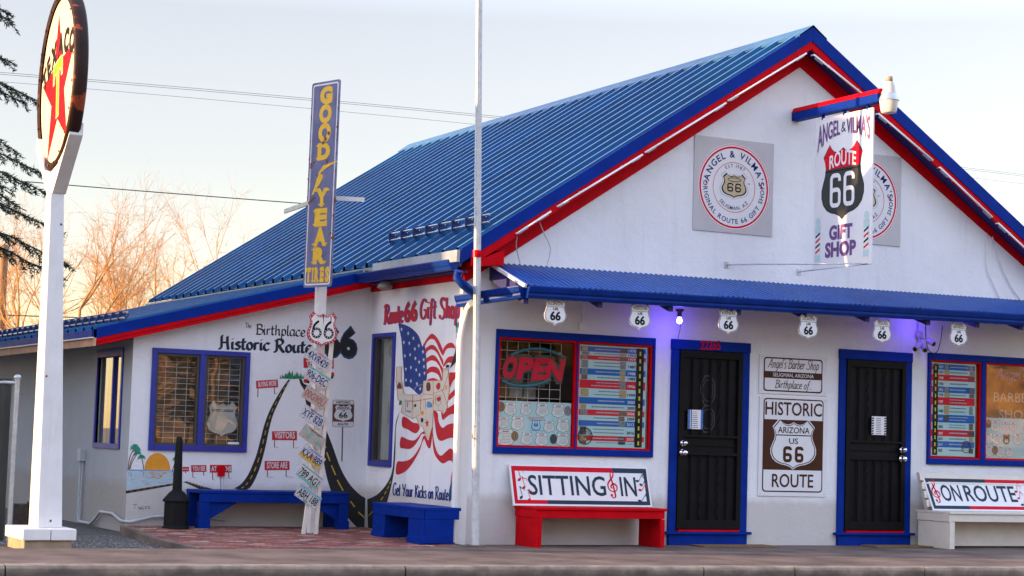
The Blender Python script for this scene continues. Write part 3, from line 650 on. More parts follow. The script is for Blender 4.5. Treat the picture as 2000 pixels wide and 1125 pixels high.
for x in (PX0+.02, 1.25, 2.15, 3.05, 3.95, 4.85, 5.75, 6.5, 7.2, 8.1):
    pf.hexa([Vector((x-.03,PYE+.03,pe(x)-.2)), Vector((x+.03,PYE+.03,pe(x)-.2)), Vector((x+.03,0,pw(x)-.19)), Vector((x-.03,0,pw(x)-.19)), Vector((x-.03,PYE+.03,pe(x)-.03)), Vector((x+.03,PYE+.03,pe(x)-.03)), Vector((x+.03,0,pw(x)-.02)), Vector((x-.03,0,pw(x)-.02))], NB)
pf.build('rafters', shop)
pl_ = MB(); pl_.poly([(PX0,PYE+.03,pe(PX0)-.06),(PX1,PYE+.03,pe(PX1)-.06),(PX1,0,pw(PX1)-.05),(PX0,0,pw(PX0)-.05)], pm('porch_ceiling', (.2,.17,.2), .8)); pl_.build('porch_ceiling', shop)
pk = MB(); pk.beam(Vector((PX0-.015,0,pw(PX0)-.01)), Vector((PX0-.015,PYE-.02,pe(PX0)-.015)), .03, .035, WORN); pk.build('porch_rake', shop, label='weathered pale end strip of the porch roof')
tr = F(899,590,.05); tr2 = Vector((PX0+.0, PYE+.02, pe(PX0)-.142))
gutter(tr2, Vector((tr.x, .04, tr.z-.06)), Vector((-.9,-.35,0)).normalized(), KP2, BLUED).build('gutter', shop)
# corner downpipe, white
dn = MB(); dn.tube([S(916,592,-.02)+Vector((0,-.06,0)), Vector((.03,-.075,2.55)), Vector((-.03,-.08,2.35)), Vector((-.05,-.075,2.2)), Vector((-.05,-.07,.03))], .038, WHITE, 10); dn.build('downspout', shop, label='white downpipe at the corner')
ct = MB(); ct.box((-.012,-.02,-.03),(.12,-.001,2.6), WHITE); ct.build('corner_trim', shop, bevel=.006)
# neon tubes under the rakes
TUBE = pm('tube_glass', (.8,.8,.8), .2, .03, 5)
def tubes(pts, y, mat=TUBE):
    for p, q in pts:
        a = F(*p, y); b = F(*q, y); mb = MB(); d = (b-a).normalized()
        mb.tube([a+Vector((0,.05,-.0)), a, b, b+Vector((0,.05,0))], .012, mat, 7)
        n_ = max(2, int((b-a).length/.55))
        for i in range(n_):
            c = a.lerp(b, (i+.5)/n_); mb.box((c.x-.004, c.y-.004, c.z-.013), (c.x+.004, c.y+.03, c.z+.02), STEEL)
        for e, s_ in ((a, 1), (b, -1)):
            mb.tube([e+d*s_*.03+Vector((0,.02,-.015)), e+d*s_*.16+Vector((0,.02,-.015))], .014, STEEL, 7)
        mb.build('neon_tube', shop)
tubes([((1575,104),(1424,196)), ((1418,201),(1262,297)), ((1255,302),(1090,403)), ((1076,413),(1010,456))], -O-.035)
tubes([((1590,107),(1705,200)), ((1716,222),(1822,313)), ((1836,327),(1938,424)), ((1950,436),(2040,520))], -O-.035)
# hanging wires from the tubes
WIRE = pm('grey_wire', (.45,.44,.44), .5); DWIRE = pm('dark_wire', (.03,.025,.025), .5)
def wire(pts, r=.005, mat=WIRE, y=-.03): 
    P = smoothpts(pts, 5); return MB().tube([F(u, v, y) for u, v in P], r, mat, 5)
for P in (((1012,455),(1008,480),(1016,515)), ((1053,432),(1062,455),(1075,485),(1068,520))): wire(P, .006, WIRE, -.1).build('cable', shop)
for P in (((1927,455),(1927,520),(1940,555),(1953,585)), ((1938,462),(1952,510),(1972,555),(1995,588))): wire(P, .007, WORN, -.02).build('cable', shop)
# ---------------- windows: frame, panes, sash bars
GL_ = glass()
PANEL = {}
def framebox(mb, h, o, y0, y1, mat):      # rectangular surround between outer o and inner h on the front wall
    mb.box((o[0],y0,o[2]),(h[0],y1,o[3]),mat); mb.box((h[1],y0,o[2]),(o[1],y1,o[3]),mat); mb.box((h[0],y0,o[2]),(h[1],y1,h[2]),mat); mb.box((h[0],y0,h[3]),(h[1],y1,o[3]),mat)
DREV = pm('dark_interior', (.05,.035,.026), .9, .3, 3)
for wno, (W, splits) in enumerate(((W1, [(.482, 1.405), (1.475, 2.395)]), (W2, [(6.49, 7.245), (7.37, 8.66)]))):
    win = MB(); o = W; h = (splits[0][0]-.03, splits[1][1]+.03, W[2]+.075, W[3]-.085)
    framebox(win, h, o, -.032, .01, BLUE); wf = win.build('window', shop, bevel=.004)
    mu = MB(); mu.box((splits[0][1]+.028, -.03, h[2]), (splits[1][0]-.028, .02, h[3]), BLUE); mu.build('mullion', wf, bevel=.004)
    for s_ in splits:
        s2 = (s_[0]-.028, s_[1]+.028, h[2], h[3]); q = (s_[0]-.004, s_[1]+.004, h[2]+.022, h[3]-.022)
        m2 = MB(); framebox(m2, q, s2, -.014, .03, RED); m2.build('sash', wf)
        m3 = MB(); m3.poly([XZ(q[0],q[2],-.012), XZ(q[1],q[2],-.012), XZ(q[1],q[3],-.012), XZ(q[0],q[3],-.012)], glass('warm_glass', .2, .05) if wno == 1 and s_[0] > 7.2 else GL_); m3.build('pane', wf)
    PANEL[wno] = (wf, splits, h)
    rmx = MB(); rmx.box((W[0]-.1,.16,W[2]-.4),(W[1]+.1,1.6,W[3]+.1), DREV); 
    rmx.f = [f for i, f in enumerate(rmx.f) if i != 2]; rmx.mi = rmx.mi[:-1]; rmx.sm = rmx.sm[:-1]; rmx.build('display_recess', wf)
# wing (mural wall) window
wm_ = MB(); MO = (-2.6908, -1.5238, .8994, 2.0602)
def frame_on(Mf, mb, h, o, k0, k1, mat):
    for r in ((o[0],h[0],o[2],o[3]), (h[1],o[1],o[2],o[3]), (h[0],h[1],o[2],h[2]), (h[0],h[1],h[3],o[3])):
        mb.hexa([Mf(r[0],r[2],k0), Mf(r[1],r[2],k0), Mf(r[1],r[3],k0), Mf(r[0],r[3],k0), Mf(r[0],r[2],k1), Mf(r[1],r[2],k1), Mf(r[1],r[3],k1), Mf(r[0],r[3],k1)], mat)
BLUEV = pm('violet_blue_paint', (.012,.02,.26), .45, .16, 5, .05, 40)
frame_on(XM, wm_, (-2.635,-1.577,.965,2.005), MO, -.01, .03, BLUEV); mwin = wm_.build('window', shop, bevel=.003)
mm = MB(); mm.hexa([XM(a,c,k) for k in (-.03,.028) for a, c in ((-2.125,.965),(-2.06,.965),(-2.06,2.005),(-2.125,2.005))], BLUEV); mm.build('mullion', mwin)
DBR = pm('bronze_sash', (.05,.04,.035), .5, .2, 8)
for x0, x1 in ((-2.635,-2.125), (-2.06,-1.577)):
    s_ = MB(); frame_on(XM, s_, (x0+.03,x1-.03,.99,1.975), (x0,x1,.965,2.005), -.05, .005, DBR); s_.build('sash', mwin)
    g_ = MB(); g_.poly([XM(x0+.03,.99,-.02), XM(x1-.03,.99,-.02), XM(x1-.03,1.975,-.02), XM(x0+.03,1.975,-.02)], glass('wavy_glass', .15, .08)); g_.build('pane', mwin)
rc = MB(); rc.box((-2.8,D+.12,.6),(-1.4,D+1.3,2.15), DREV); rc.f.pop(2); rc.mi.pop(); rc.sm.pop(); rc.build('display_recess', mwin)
# narrow window on the flag mural wall
IO = (1.7475, 2.412, .78, 2.352); wi = MB(); frame_on(YZ, wi, (1.80,2.36,.845,2.305), IO, -.01, .025, BLUEV); iwin = wi.build('window', shop, bevel=.003)
g_ = MB(); g_.poly([YZ(1.80,.845,-.03), YZ(2.36,.845,-.03), YZ(2.36,2.305,-.03), YZ(1.80,2.305,-.03)], GL_); g_.build('pane', iwin)
sx_ = MB(); frame_on(YZ, sx_, (1.83,2.31,.86,2.29), (1.80,2.36,.845,2.305), -.06, .0, DBR); sx_.build('sash', iwin)
CUR = pm('curtain', (.34,.33,.30), .9, .15, 4); cu = MB(); V = []
for i in range(25):
    yy = 1.98+.34*i/24; xx = .12+.025*math.sin(i*1.3); V += [(xx,yy,.8),(xx,yy,2.35)]
cu.add(V, [(2*i,2*i+2,2*i+3,2*i+1) for i in range(24)], CUR, True); cu.build('curtain', iwin)
bl = MB(); bl.poly([(.16,1.78,.8),(.16,2.0,.8),(.16,2.0,2.35),(.16,1.78,2.35)], pm('lace_panel', (.2,.27,.27), .9, .5, 16))
for i in range(16): zz = .86+i*.093; bl.box((.145,1.79,zz),(.152,2.0,zz+.008), WHITE)
for i in range(4): yy = 1.81+i*.055; bl.box((.140,yy,.85),(.146,yy+.007,2.3), WHITE)
bl.build('wire_grid', iwin)
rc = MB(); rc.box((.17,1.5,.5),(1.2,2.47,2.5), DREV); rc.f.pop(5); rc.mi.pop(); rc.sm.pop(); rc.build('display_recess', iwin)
# grey wall window
wg = MB(); frame_on(YE, wg, (2.88,3.90,.955,1.965), (2.83,3.955,.895,2.06), -.03, .02, BLUEV); gwin = wg.build('window', shop, bevel=.003)
ms = MB(); ms.hexa([YE(a,c,k) for k in (-.06,-.02) for a, c in ((3.33,.955),(3.37,.955),(3.37,1.965),(3.33,1.965))], BLUEV); ms.build('mullion', gwin)
for y0, y1, k in ((2.88,3.34,-.05), (3.36,3.90,-.035)):
    g_ = MB(); g_.poly([YE(y0,.955,k), YE(y1,.955,k), YE(y1,1.965,k), YE(y0,1.965,k)], glass('clear_glass', .2, .012)); g_.build('pane', gwin)
rc = MB(); rc.box((EX+.13,2.6,.7),(EX+1.2,4.2,2.1), DREV); rc.f.pop(5); rc.mi.pop(); rc.sm.pop(); rc.build('display_recess', gwin)
# ---------------- doors with iron security grilles
CHROME = pm('chrome', (.75,.74,.72), .15, .05, 10, metal=1.)
def door(o, slab, hinge_left, knob_x):
    d = MB(); z0 = .16
    d.box((o[0],-.03,.0),(slab[0],.0,2.24),BLUE); d.box((slab[1],-.03,.0),(o[1],.0,2.24),BLUE); d.box((o[0]-.006,-.036,2.24),(o[1]+.006,.0,o[3]+.004),BLUE)
    d.box((slab[0],.0,z0),(slab[0]+.012,.13,2.24),BLUE); d.box((slab[1]-.012,.0,z0),(slab[1],.13,2.24),BLUE)
    df = d.build('door_frame', shop, bevel=.004)
    t = MB(); t.box((o[0]-.045,-.075,.125),(o[1]+.045,-.002,.155),BLUE); t.box((o[0]+.003,-.045,.0),(o[1]-.003,-.031,.124),BLUE); t.box((slab[0]+.02,-.06,.1555),(slab[1]-.02,.05,.178),RED); t.build('threshold', df, bevel=.003)
    g = MB(); x0, x1 = slab[0]+.005, slab[1]-.005; a, b = .185, 2.235; y0, y1 = -.045, -.01
    fw_ = .062
    for bx in ((x0,x0+fw_,a,b), (x1-fw_,x1,a,b), (x0+fw_,x1-fw_,b-.085,b), (x0+fw_,x1-fw_,a,a+.1), (x0+fw_,x1-fw_,1.235,1.262), (x0+fw_,x1-fw_,1.03,1.062)):
        g.box((bx[0],y0,bx[2]),(bx[1],y1,bx[3]),IRON)
    dr = g.build('door', shop, bevel=.003)
    gb = MB(); n = 6
    for i in range(1, n):
        x = x0+fw_+(x1-x0-2*fw_)*i/n
        for za, zb2 in ((a+.1,1.03),(1.262,b-.085)):
            if i % 2 == 0:
                P = [(x+.006*math.sin(k*.9), -.03+.006*math.cos(k*.9), za+(zb2-za)*k/40) for k in range(41)]; gb.tube(P, .008, IRON, 5)
            else: gb.box((x-.007,-.037,za),(x+.007,-.023,zb2),IRON)
    gb.box((x0+fw_,-.03,1.14),(x1-fw_,-.02,1.15),IRON); gb.build('grille', dr)
    sc_ = MB(); sc_.poly([XZ(x0,a,.008),XZ(x1,a,.008),XZ(x1,b,.008),XZ(x0,b,.008)], pm('door_screen', (.006,.0055,.008), .4, .5, 3, .03, 6, spec=.12)); sc_.build('screen', dr)
    if hinge_left:
        LED = pm('leaded_glass', (.026,.023,.026), .3, .3, 20); og_ = MB(); fo = frame(Vector(((x0+x1)/2-.03,-.009,0)), (1,0,0), (0,0,1), (0,-1,0))
        for cz, ry in ((1.78,.19),(1.45,.17)):
            for q_ in (1., .72): band(og_, fo, [(.11*q_*math.cos(t*.785+.39), cz+ry*q_*math.sin(t*.785+.39)) for t in range(8)], [(.098*q_*math.cos(t*.785+.39), cz+(ry-.014)*q_*math.sin(t*.785+.39)) for t in range(8)], LED, .001)
        og_.build('leaded_panel', dr)
    k = MB()
    for zz, r in ((1.055,.036), (1.165,.03)):
        k.lathe([(r*1.15,0),(r*1.15,.012),(r*.45,.014),(r*.45,.035),(r*.9,.045),(r,.06),(r*.85,.075),(r*.3,.082),(0,.083)], (0,0,0), CHROME, 16, T=Matrix.Translation((knob_x,-.045,zz)) @ Matrix.Rotation(R_(90),4,'X'))
    k.build('handle', dr)
    return df, dr
df1, dr1 = door(D1, HD1, True, 2.84)
df2, dr2 = door(D2, HD2, False, 6.005)
hn = MB(); text(hn, '22265', onF(-.036), (1367.5,682), (1407,683), (0,-16.5), REDI, .03, .004); hn.build('house_number', df1)
# eave floodlight, wall conduit stub
fl2 = MB(); p = S(752,557,-.16); fl2.lathe([(.0,.04),(.05,.04),(.085,.0),(.09,-.03),(.06,-.05),(0,-.05)], p, pm('lamp_grey', (.25,.23,.22), .5), 14); tagp(fl2.build('eave_lamp', None, p), 'small round grey lamp under the eave above the flag mural', 'lamp')
# ================================================================== PAINTED MURALS (thin coats of paint on the walls)
PM = onF(D); PS = onS(0.0); PF = onF(0.0)
z8 = lambda a, b: (410+a/6.452, 610+b/6.452)
MGRN = pm('mural_green', (.015,.17,.06), .7, .35, 20); MTEAL = pm('mural_teal', (.01,.27,.19), .7, .3, 20); MYEL = pm('mural_yellow', (.6,.36,.02), .7, .15, 20)
MORA = pm('mural_orange', (.72,.29,.015), .7, .1, 8); MBRN = pm('mural_brown', (.13,.035,.02), .7, .2, 20); MBLU = pm('mural_flag_blue', (.012,.04,.21), .7, .12, 6); MRED = pm('mural_red', (.5,.012,.022), .7, .12, 6)
MBLK = pm('mural_black', (.012,.012,.014), .7, .15, 10); MSKY = pm('mural_pale_blue', (.42,.52,.6), .75, .12, 5); MSEA = pm('mural_sea_blue', (.07,.25,.5), .7, .2, 8); MWHT = pm('mural_white', (.66,.64,.66), .7, .04, 6)
MDBL = pm('mural_dark_blue', (.01,.05,.14), .7, .15, 8); MCRM = pm('mural_cream', (.62,.55,.46), .7, .06, 8); MORB = pm('mural_border_orange', (.5,.17,.04), .7, .15, 10)
# lettering on the front-facing wall
mb = MB()
script(mb, 'The', PM, (479,640), (491,641), (0,-9.5), 1.1, MBLK, .001)
script(mb, 'Birthplace', PM, (500,653), (597,657.5), (0,-20), 2.0, MBLK, .001, nib=(1.9,-1.6))
for off, mt, wd, k in ((1.6, MDBL, 3.4, .001), (0, MBLK, 3.0, .002)):
    script(mb, 'Historic', PM, (428+off,681), (526+off,684.5), (0,-24), wd, mt, k, nib=(2.6,-2.2))
    script(mb, 'Route', PM, (536+off,687), (609+off,689.5), (0,-24), wd, mt, k, nib=(2.6,-2.2))
mb.build('mural_lettering', shop); mb = MB()
text(mb, '66', PM, (631,694), (698.5,696.5), (0,-52), MDBL, .07, .001); text(mb, '66', PM, (634,691.5), (695.5,694), (0,-47), MBLK, .045, .002)
mb.build('mural_lettering', shop); mb = MB()
script(mb, 'Twiss', PM, (259,993), (294,994), (0,-8), .8, MBRN, .001); stroke(mb, PM, ((272,996),(277,993),(280,996)), .8, MBRN)
mb.build('painter_signature', shop)
# road over the hill
z5 = lambda a, b: (480+a/3.517, 720+b/3.517)
mb = MB()
L = smoothpts([(290,78),(240,150),(175,265),(132,370),(100,490),(70,600),(20,720),(-30,790),(-80,822)], 6); Rr = smoothpts([(307,72),(270,140),(222,240),(187,320),(160,420),(130,560),(90,700),(35,810),(-20,840)], 6)
V = [PM(*z5(*p), .001) for p in L] + [PM(*z5(*p), .001) for p in Rr]; n = len(L); mb.add(V, [(i, i+1, n+i+1, n+i) for i in range(n-1)], MBLK)
L = smoothpts([(366,70),(376,108),(400,150),(414,240),(440,340),(480,470),(525,590),(550,720),(585,840),(640,950),(720,1045),(770,1096)], 6); Rr = smoothpts([(384,72),(398,102),(425,120),(450,190),(490,280),(540,390),(592,520),(650,680),(712,790),(780,862),(830,893),(856,905)], 6)
Rr = Rr[:len(L)]; n = min(len(L), len(Rr))
V = [PM(*z5(*p), .001) for p in L[:n]] + [PM(*z5(*p), .001) for p in Rr[:n]]; mb.add(V, [(i, i+1, n+i+1, n+i) for i in range(n-1)], MBLK)
fill(mb, PM, [z5(*p) for p in ((770,1096),(856,905),(847,1105),(800,1108))], MBLK, .001)
c = smoothpts([(296,85),(258,145),(200,250),(160,345),(130,455),(100,580),(58,705),(0,800),(-50,830)], 8)
for i in range(2, len(c)-3, 4): stroke(mb, PM, [z5(*c[i]), z5(*c[i+2])], .8+1.3*i/len(c), MYEL, .003, smooth=False)
for a, b in (((537,515),(550,545)),((556,575),(577,635)),((588,665),(616,730)),((628,765),(668,838)),((718,910),(748,950)),((772,985),(825,1032)),((826,1032),(846,1012))): stroke(mb, PM, [z5(*a), z5(*b)], 2.4, MYEL, .003, smooth=False)
# the same road turning up the side wall
z6 = lambda a, b: (680+a/4.5, 840+b/4.5)
P1 = smoothpts([(168,608),(250,570),(320,500),(370,415),(393,320),(404,160),(413,0),(425,-90),(455,-165)], 5); P2 = smoothpts([(175,872),(265,850),(318,720),(352,600),(385,470),(406,340),(416,180),(420,0),(431,-88),(458,-165)], 5)[:len(P1)]
n = min(len(P1), len(P2)); V = [PS(*z6(*p), .001) for p in P1[:n]] + [PS(*z6(*p), .001) for p in P2[:n]]; mb.add(V, [(i, i+1, n+i+1, n+i) for i in range(n-1)], MBLK)
for a, b in (((182,755),(215,715)),((290,615),(310,585)),((322,565),(338,535)),((346,520),(360,490)),((366,475),(376,448))): stroke(mb, PS, [z6(*a), z6(*b)], 1.6, MYEL, .003, smooth=False)
z4b = lambda a, b: (240+a/5.625, 840+b/5.625)
fill(mb, PM, [z4b(*p) for p in ((30,668),(590,578),(592,600),(32,698))], MBLK, .001); 
fill(mb, PM, [z4b(*p) for p in ((655,572),(700,562),(860,612),(1000,650),(990,662),(850,652),(690,580))], MBLK, .001)
for i in range(6): stroke(mb, PM, [z4b(715+i*34,576+i*10.5), z4b(733+i*34,582+i*10.5)], 1.1, MYEL, .003, smooth=False)
for i in range(7): stroke(mb, PM, [z4b(80+i*72,672-i*11.5), z4b(112+i*72,667-i*11.5)], .5, MYEL, .003, smooth=False)
mb.build('mural_road', shop)
# roadside signs of the mural
mb = MB()
def roadsign(zf, q, s, legs, h):
    mb = MB()
    fill(mb, PM, [zf(*p) for p in q], MRED, .001)
    (x0,y0),(x1,y1),(x2,y2),(x3,y3) = q
    if s:
        g = .09*(x1-x0); text(mb, s, PM, zf(x3+g, y3-.22*(y3-y0)), zf(x2-g, y2-.22*(y2-y1)), (0,-h), MWHT, .02, .003)
    for a, b, c_ in legs: stroke(mb, PM, [zf(*a), zf(*b)], 1.7, MBRN, .001, smooth=False); stroke(mb, PM, [zf(*b), zf(*c_)], .7, MRED, .001, smooth=False)
    if not s:
        if zf is z4b and q[0][0] < 700:
            for i in range(5): stroke(mb, PM, [z4b(660+i*12,436), z4b(668+i*12,424)], 1., MWHT, .003)
        else: text(mb, 'AT', PM, z4b(970,450), z4b(1030,450), (0,-9), MWHT, .02, .003); text(mb, 'THIS', PM, z4b(1108,449), z4b(1190,451), (0,-9), MWHT, .02, .003)
    mb.build('mural_sign', shop)
roadsign(z5, ((70,83),(220,74),(223,128),(72,138)), 'BUYING MORE', [((84,138),(82,195),(84,195)), ((196,130),(198,175),(220,168))], 9.5)
roadsign(z5, ((180,430),(351,428),(352,493),(180,491)), 'VISITORS', [((197,492),(197,540),(225,543)), ((328,492),(328,545),(362,544))], 12)
roadsign(z5, ((129,634),(300,634),(301,697),(129,698)), 'STORE ARE', [((149,697),(149,744),(190,747)), ((277,697),(277,742),(325,746))], 11.5)
roadsign(z4b, ((655,404),(726,404),(726,454),(655,456)), '', [((690,456),(686,472),(690,474))], 5)
roadsign(z4b, ((749,386),(917,384),(918,460),(750,461)), 'YOU SEE', [((769,461),(769,520),(800,523)), ((887,460),(888,495),(905,494))], 7.8)
roadsign(z4b, ((955,382),(1194,382),(1195,466),(956,468)), '', [((985,468),(986,545),(1015,548)), ((1163,466),(1164,530),(1195,533))], 8)
z3b = lambda a, b: (560+a/4.894, 600+b/4.894)
fill(mb, PM, [z3b(*p) for p in ((160,484),(450,496),(448,588),(160,580))], MRED, .001); text(mb, 'THE SIGNS', PM, z3b(185,560), z3b(438,567), (0,-10), MWHT, .02, .003)
stroke(mb, PM, [z3b(406,588), z3b(406,625)], 1.8, MBRN, .001, smooth=False)
fill(mb, PM, [z3b(*p) for p in ((345,620),(450,622),(455,660),(345,660))], MRED, .001)
for a in (395, 430): disc(mb, PM, *z3b(a,668), 3.2, 3.2, MBLK, .003)
disc(mb, PM, *z3b(185,705), 5.4, 4.2, MRED, .001); disc(mb, PM, *z3b(205,715), 2.6, 2.6, MBLK, .003)
mb.build('mural_sign', shop); mb = MB()
# painted historic route marker
q = [z5(a, b) for a, b in rrect(0, 0, 150, 186, 14)]
mk = lambda a, b: z5(597 + a*(1.0) - .02*b, 214 + b + .012*a)
fill(mb, PM, [mk(a, b) for a, b in rrect(0,0,148,187,15)], MBLK, .001); fill(mb, PM, [mk(a, b) for a, b in rrect(2.5,2.5,145.5,184.5,13)], MWHT, .002)
fill(mb, PM, [mk(a, b) for a, b in ((2.5,30),(145.5,30),(145.5,150),(2.5,150))], MBRN, .003)
fill(mb, PM, [mk(a, b) for a, b in shield(74,90,124,116,1,-1)], MWHT, .004)
for s, y_, x0, x1, h, mt in (('HISTORIC',24,24,122,4,MBLK), ('ARIZONA',62,30,118,4.3,MBLK), ('US',80,64,86,2.6,MBLK), ('66',122,44,104,10,MBLK), ('ROUTE',174,38,108,4,MBLK)):
    text(mb, s, PM, mk(x0,y_), mk(x1,y_), (0,-h), mt, .03, .0055)
stroke(mb, PM, [mk(14,66), mk(134,66)], .5, MBLK, .0055, smooth=False)
stroke(mb, PM, [z5(665,400), z5(660,636)], 2.2, MBLK, .001, smooth=False)
mb.build('mural_sign', shop)
# sunset, palms, pine clump
mb = MB()
fill(mb, PM, [z4b(*p) for p in ((44,440),(600,446),(592,570),(38,660))], MSKY, .0008)
disc(mb, PM, *z4b(378,438), 25.3, -33, MORA, .002, 32, 0, math.pi)
stroke(mb, PM, [z4b(44,438), z4b(240,440), z4b(420,442), z4b(590,446)], 2.0, MSEA, .003, taper=lambda t: 1-.7*t)
rr = random.Random(5)
for i in range(34):
    t = rr.random(); y_ = 455+t*75; x_ = 375+rr.uniform(-1,1)*(110-80*t); stroke(mb, PM, [z4b(x_-rr.uniform(10,35)*(1-t*.5), y_), z4b(x_+rr.uniform(10,35)*(1-t*.5), y_)], .7, MORA, .002, smooth=False)
for i in range(40):
    y_ = rr.uniform(450,600); x_ = rr.uniform(60, 560-max(0,(y_-560))*6); stroke(mb, PM, [z4b(x_,y_), z4b(x_+rr.uniform(15,70), y_+rr.uniform(-2,2))], .5, rr.choice((MSEA, MWHT)), .0015, smooth=False)
def palm(base, mid, top, r, mt=MTEAL):
    stroke(mb, PM, [z4b(*base), z4b(*mid), z4b(*top)], 1.5, MBRN, .003)
    for i in range(9):
        a = R_(-200+i*27+rr.uniform(-8,8)); e = (top[0]+r*math.cos(a)*1.0, top[1]+r*math.sin(a)*.7+r*.35); m_ = (top[0]+r*.6*math.cos(a), top[1]+r*.62*math.sin(a))
        stroke(mb, PM, [z4b(*top), z4b(*m_), z4b(*e)], 3.6, mt if i % 3 else MGRN, .003, taper=lambda t: 1.05-t)
palm((55,430),(75,300),(130,190),58); palm((65,430),(95,320),(150,215),50); palm((75,428),(110,330),(160,255),44); palm((228,432),(220,370),(205,300),46); palm((540,455),(560,390),(585,320),44, MGRN)
for a, b in ((60,500),(85,515),(222,500),(545,505)): stroke(mb, PM, [z4b(a,460), z4b(a+8,480), z4b(a-2,b)], .7, MBRN, .002)
for i in range(60):
    x_ = rr.uniform(232,398); hgt = rr.uniform(20,52)*(1-abs(x_-320)/130); y_ = 62+rr.uniform(-4,8); 
    for j in range(4):
        t = j/4; fill(mb, PM, [z5(x_-hgt*.2*(1-t)-1, y_-hgt*t), z5(x_+hgt*.2*(1-t)+1, y_-hgt*t), z5(x_, y_-hgt*(t+.4))], rr.choice((MGRN, MTEAL, MGRN)), .002)
fill(mb, PM, [z5(*p) for p in ((225,66),(290,52),(390,54),(405,68),(330,72))], MGRN, .0012)
mb.build('mural_sunset', shop)
# flag and map on the side wall
zz1 = lambda a, b: (730+a/6.25, 620+b/6.25); zz2 = lambda a, b: (730+a/5.114, 780+b/5.114)
mb = MB()
fill(mb, PS, [zz1(*p) for p in smoothpts([(300,78),(345,80),(400,97),(460,130),(520,185),(560,245),(592,350),(600,345),(618,312),(632,400),(642,500),(650,640),(650,745),(625,790),(607,850),(590,920),(555,942),(522,922),(480,880),(430,845),(376,840),(370,700),(355,500),(335,250)], 2, True)], MBLU, .001)
for cx, cy in ((342,145),(423,195),(487,255),(370,305),(437,315),(553,345),(505,385),(605,420),(383,470),(447,455),(512,500),(557,545),(613,515),(395,630),(457,610),(522,640),(617,600),(562,700),(623,680),(397,765),(457,775),(530,810),(570,870)):
    fill(mb, PS, [zz1(a, b) for a, b in star(cx, cy, -30, .5, .1)], MWHT, .003)
for P in (((610,335),(640,270),(690,208),(720,200),(760,230),(800,290),(845,400),(845,470),(800,390),(770,320),(740,275),(700,262),(655,295),(625,350)),
          ((630,385),(670,350),(700,335),(740,342),(780,390),(820,470),(850,530),(845,590),(820,535),(780,445),(740,402),(700,390),(660,410),(632,445)),
          ((640,505),(670,480),(710,460),(750,470),(790,520),(820,580),(845,620),(838,690),(810,610),(770,550),(740,530),(700,525),(660,545),(642,562)),
          ((650,640),(690,605),(740,600),(790,622),(820,690),(830,760),(815,760),(790,705),(750,677),(700,667),(652,692)),
          ((650,770),(690,745),(740,740),(780,760),(770,772)),
          ((845,400),(870,350),(910,315),(960,310),(985,340),(998,375),(960,372),(910,376),(880,402),(858,450),(848,460)),
          ((850,585),(880,520),(910,485),(960,472),(1005,480),(985,560),(950,556),(910,552),(870,587),(852,610)),
          ((925,680),(990,670),(1065,620),(1070,700),(1010,730),(960,790),(930,850)), ((925,945),(980,885),(1065,825),(1062,920),(990,950),(922,1012))):
    fill(mb, PS, [zz1(*p) for p in smoothpts(P, 3, True)], MRED, .001)
for P in (((720,105),(760,75),(810,45),(862,35),(860,165),(810,145),(760,155),(720,185),(695,205),(680,180),(675,120),(700,150)),
          ((600,110),(640,140),(645,200),(660,250),(690,285),(730,257),(790,240),(855,270),(850,425),(800,388),(760,385),(720,400),(680,415),(645,400),(625,340),(610,230)),
          ((585,290),(600,400),(620,490),(650,550),(680,560),(720,525),(765,490),(805,520),(830,580),(838,650),(830,700),(790,770),(775,835),(768,830),(780,740),(800,670),(780,620),(750,612),(720,630),(690,640),(650,610),(610,550),(592,460)),
          ((500,370),(515,362),(545,410),(560,370),(570,300),(592,280),(585,370),(570,470),(555,490),(535,470),(512,410)),
          ((288,175),(340,190),(390,230),(440,240),(455,262),(460,290),(435,332),(400,335),(340,300),(285,270)),
          ((275,375),(340,400),(400,410),(440,380),(480,330),(512,320),(515,345),(480,347),(450,400),(410,460),(360,495),(300,490),(262,475)),
          ((235,625),(290,620),(360,600),(420,540),(470,450),(490,380),(510,360),(512,380),(490,420),(460,510),(400,620),(340,700),(270,745),(222,740))):
    fill(mb, PS, [zz2(*p) for p in smoothpts(P, 3, True)], MRED, .001)
MAP = [zz1(*p) for p in ((285,603),(345,600),(340,740),(372,925),(400,945),(600,945),(612,775),(835,770),(848,625),(912,618),(918,680),(930,880),(912,1010),(892,1060))] + [zz2(*p) for p in ((740,60),(730,110),(700,152),(690,112),(600,112),(590,270),(555,400),(530,370),(490,270),(455,260),(430,172),(390,192),(330,160),(275,130),(292,60))] + [zz1(*p) for p in ((300,1000),(290,870),(276,760))]
fill(mb, PS, MAP, MCRM, .0035); stroke(mb, PS, MAP, 1.1, MORB, .005, closed=True, smooth=False)
for P in (((285,785),(345,800)), ((480,950),(485,1125)), ((582,945),(575,1125)), ((395,1010),(500,1020),(610,1005),(720,985)), ((730,775),(735,1060)), ((610,935),(735,945)), ((845,770),(850,640),(905,640)), ((830,870),(870,960),(895,1050)), ((580,1010),(635,1000),(640,1125))): stroke(mb, PS, [zz1(*p) for p in P], .9, MORB, .005, smooth=False)
for P in (((390,0),(385,190)), ((470,0),(475,150),(430,165)), ((595,0),(600,112)), ((325,0),(320,130))): stroke(mb, PS, [zz2(*p) for p in P], .9, MORB, .005, smooth=False)
for P, mt in ((((730,930),(870,880)), MBLK), (((920,670),(880,800),(850,890)), MBLK), (((500,890),(530,840),(600,820)), MWHT), (((375,1030),(500,1025),(610,1005),(700,990)), MBLK)): stroke(mb, PS, [zz1(*p) for p in P], .5, mt, .0055)
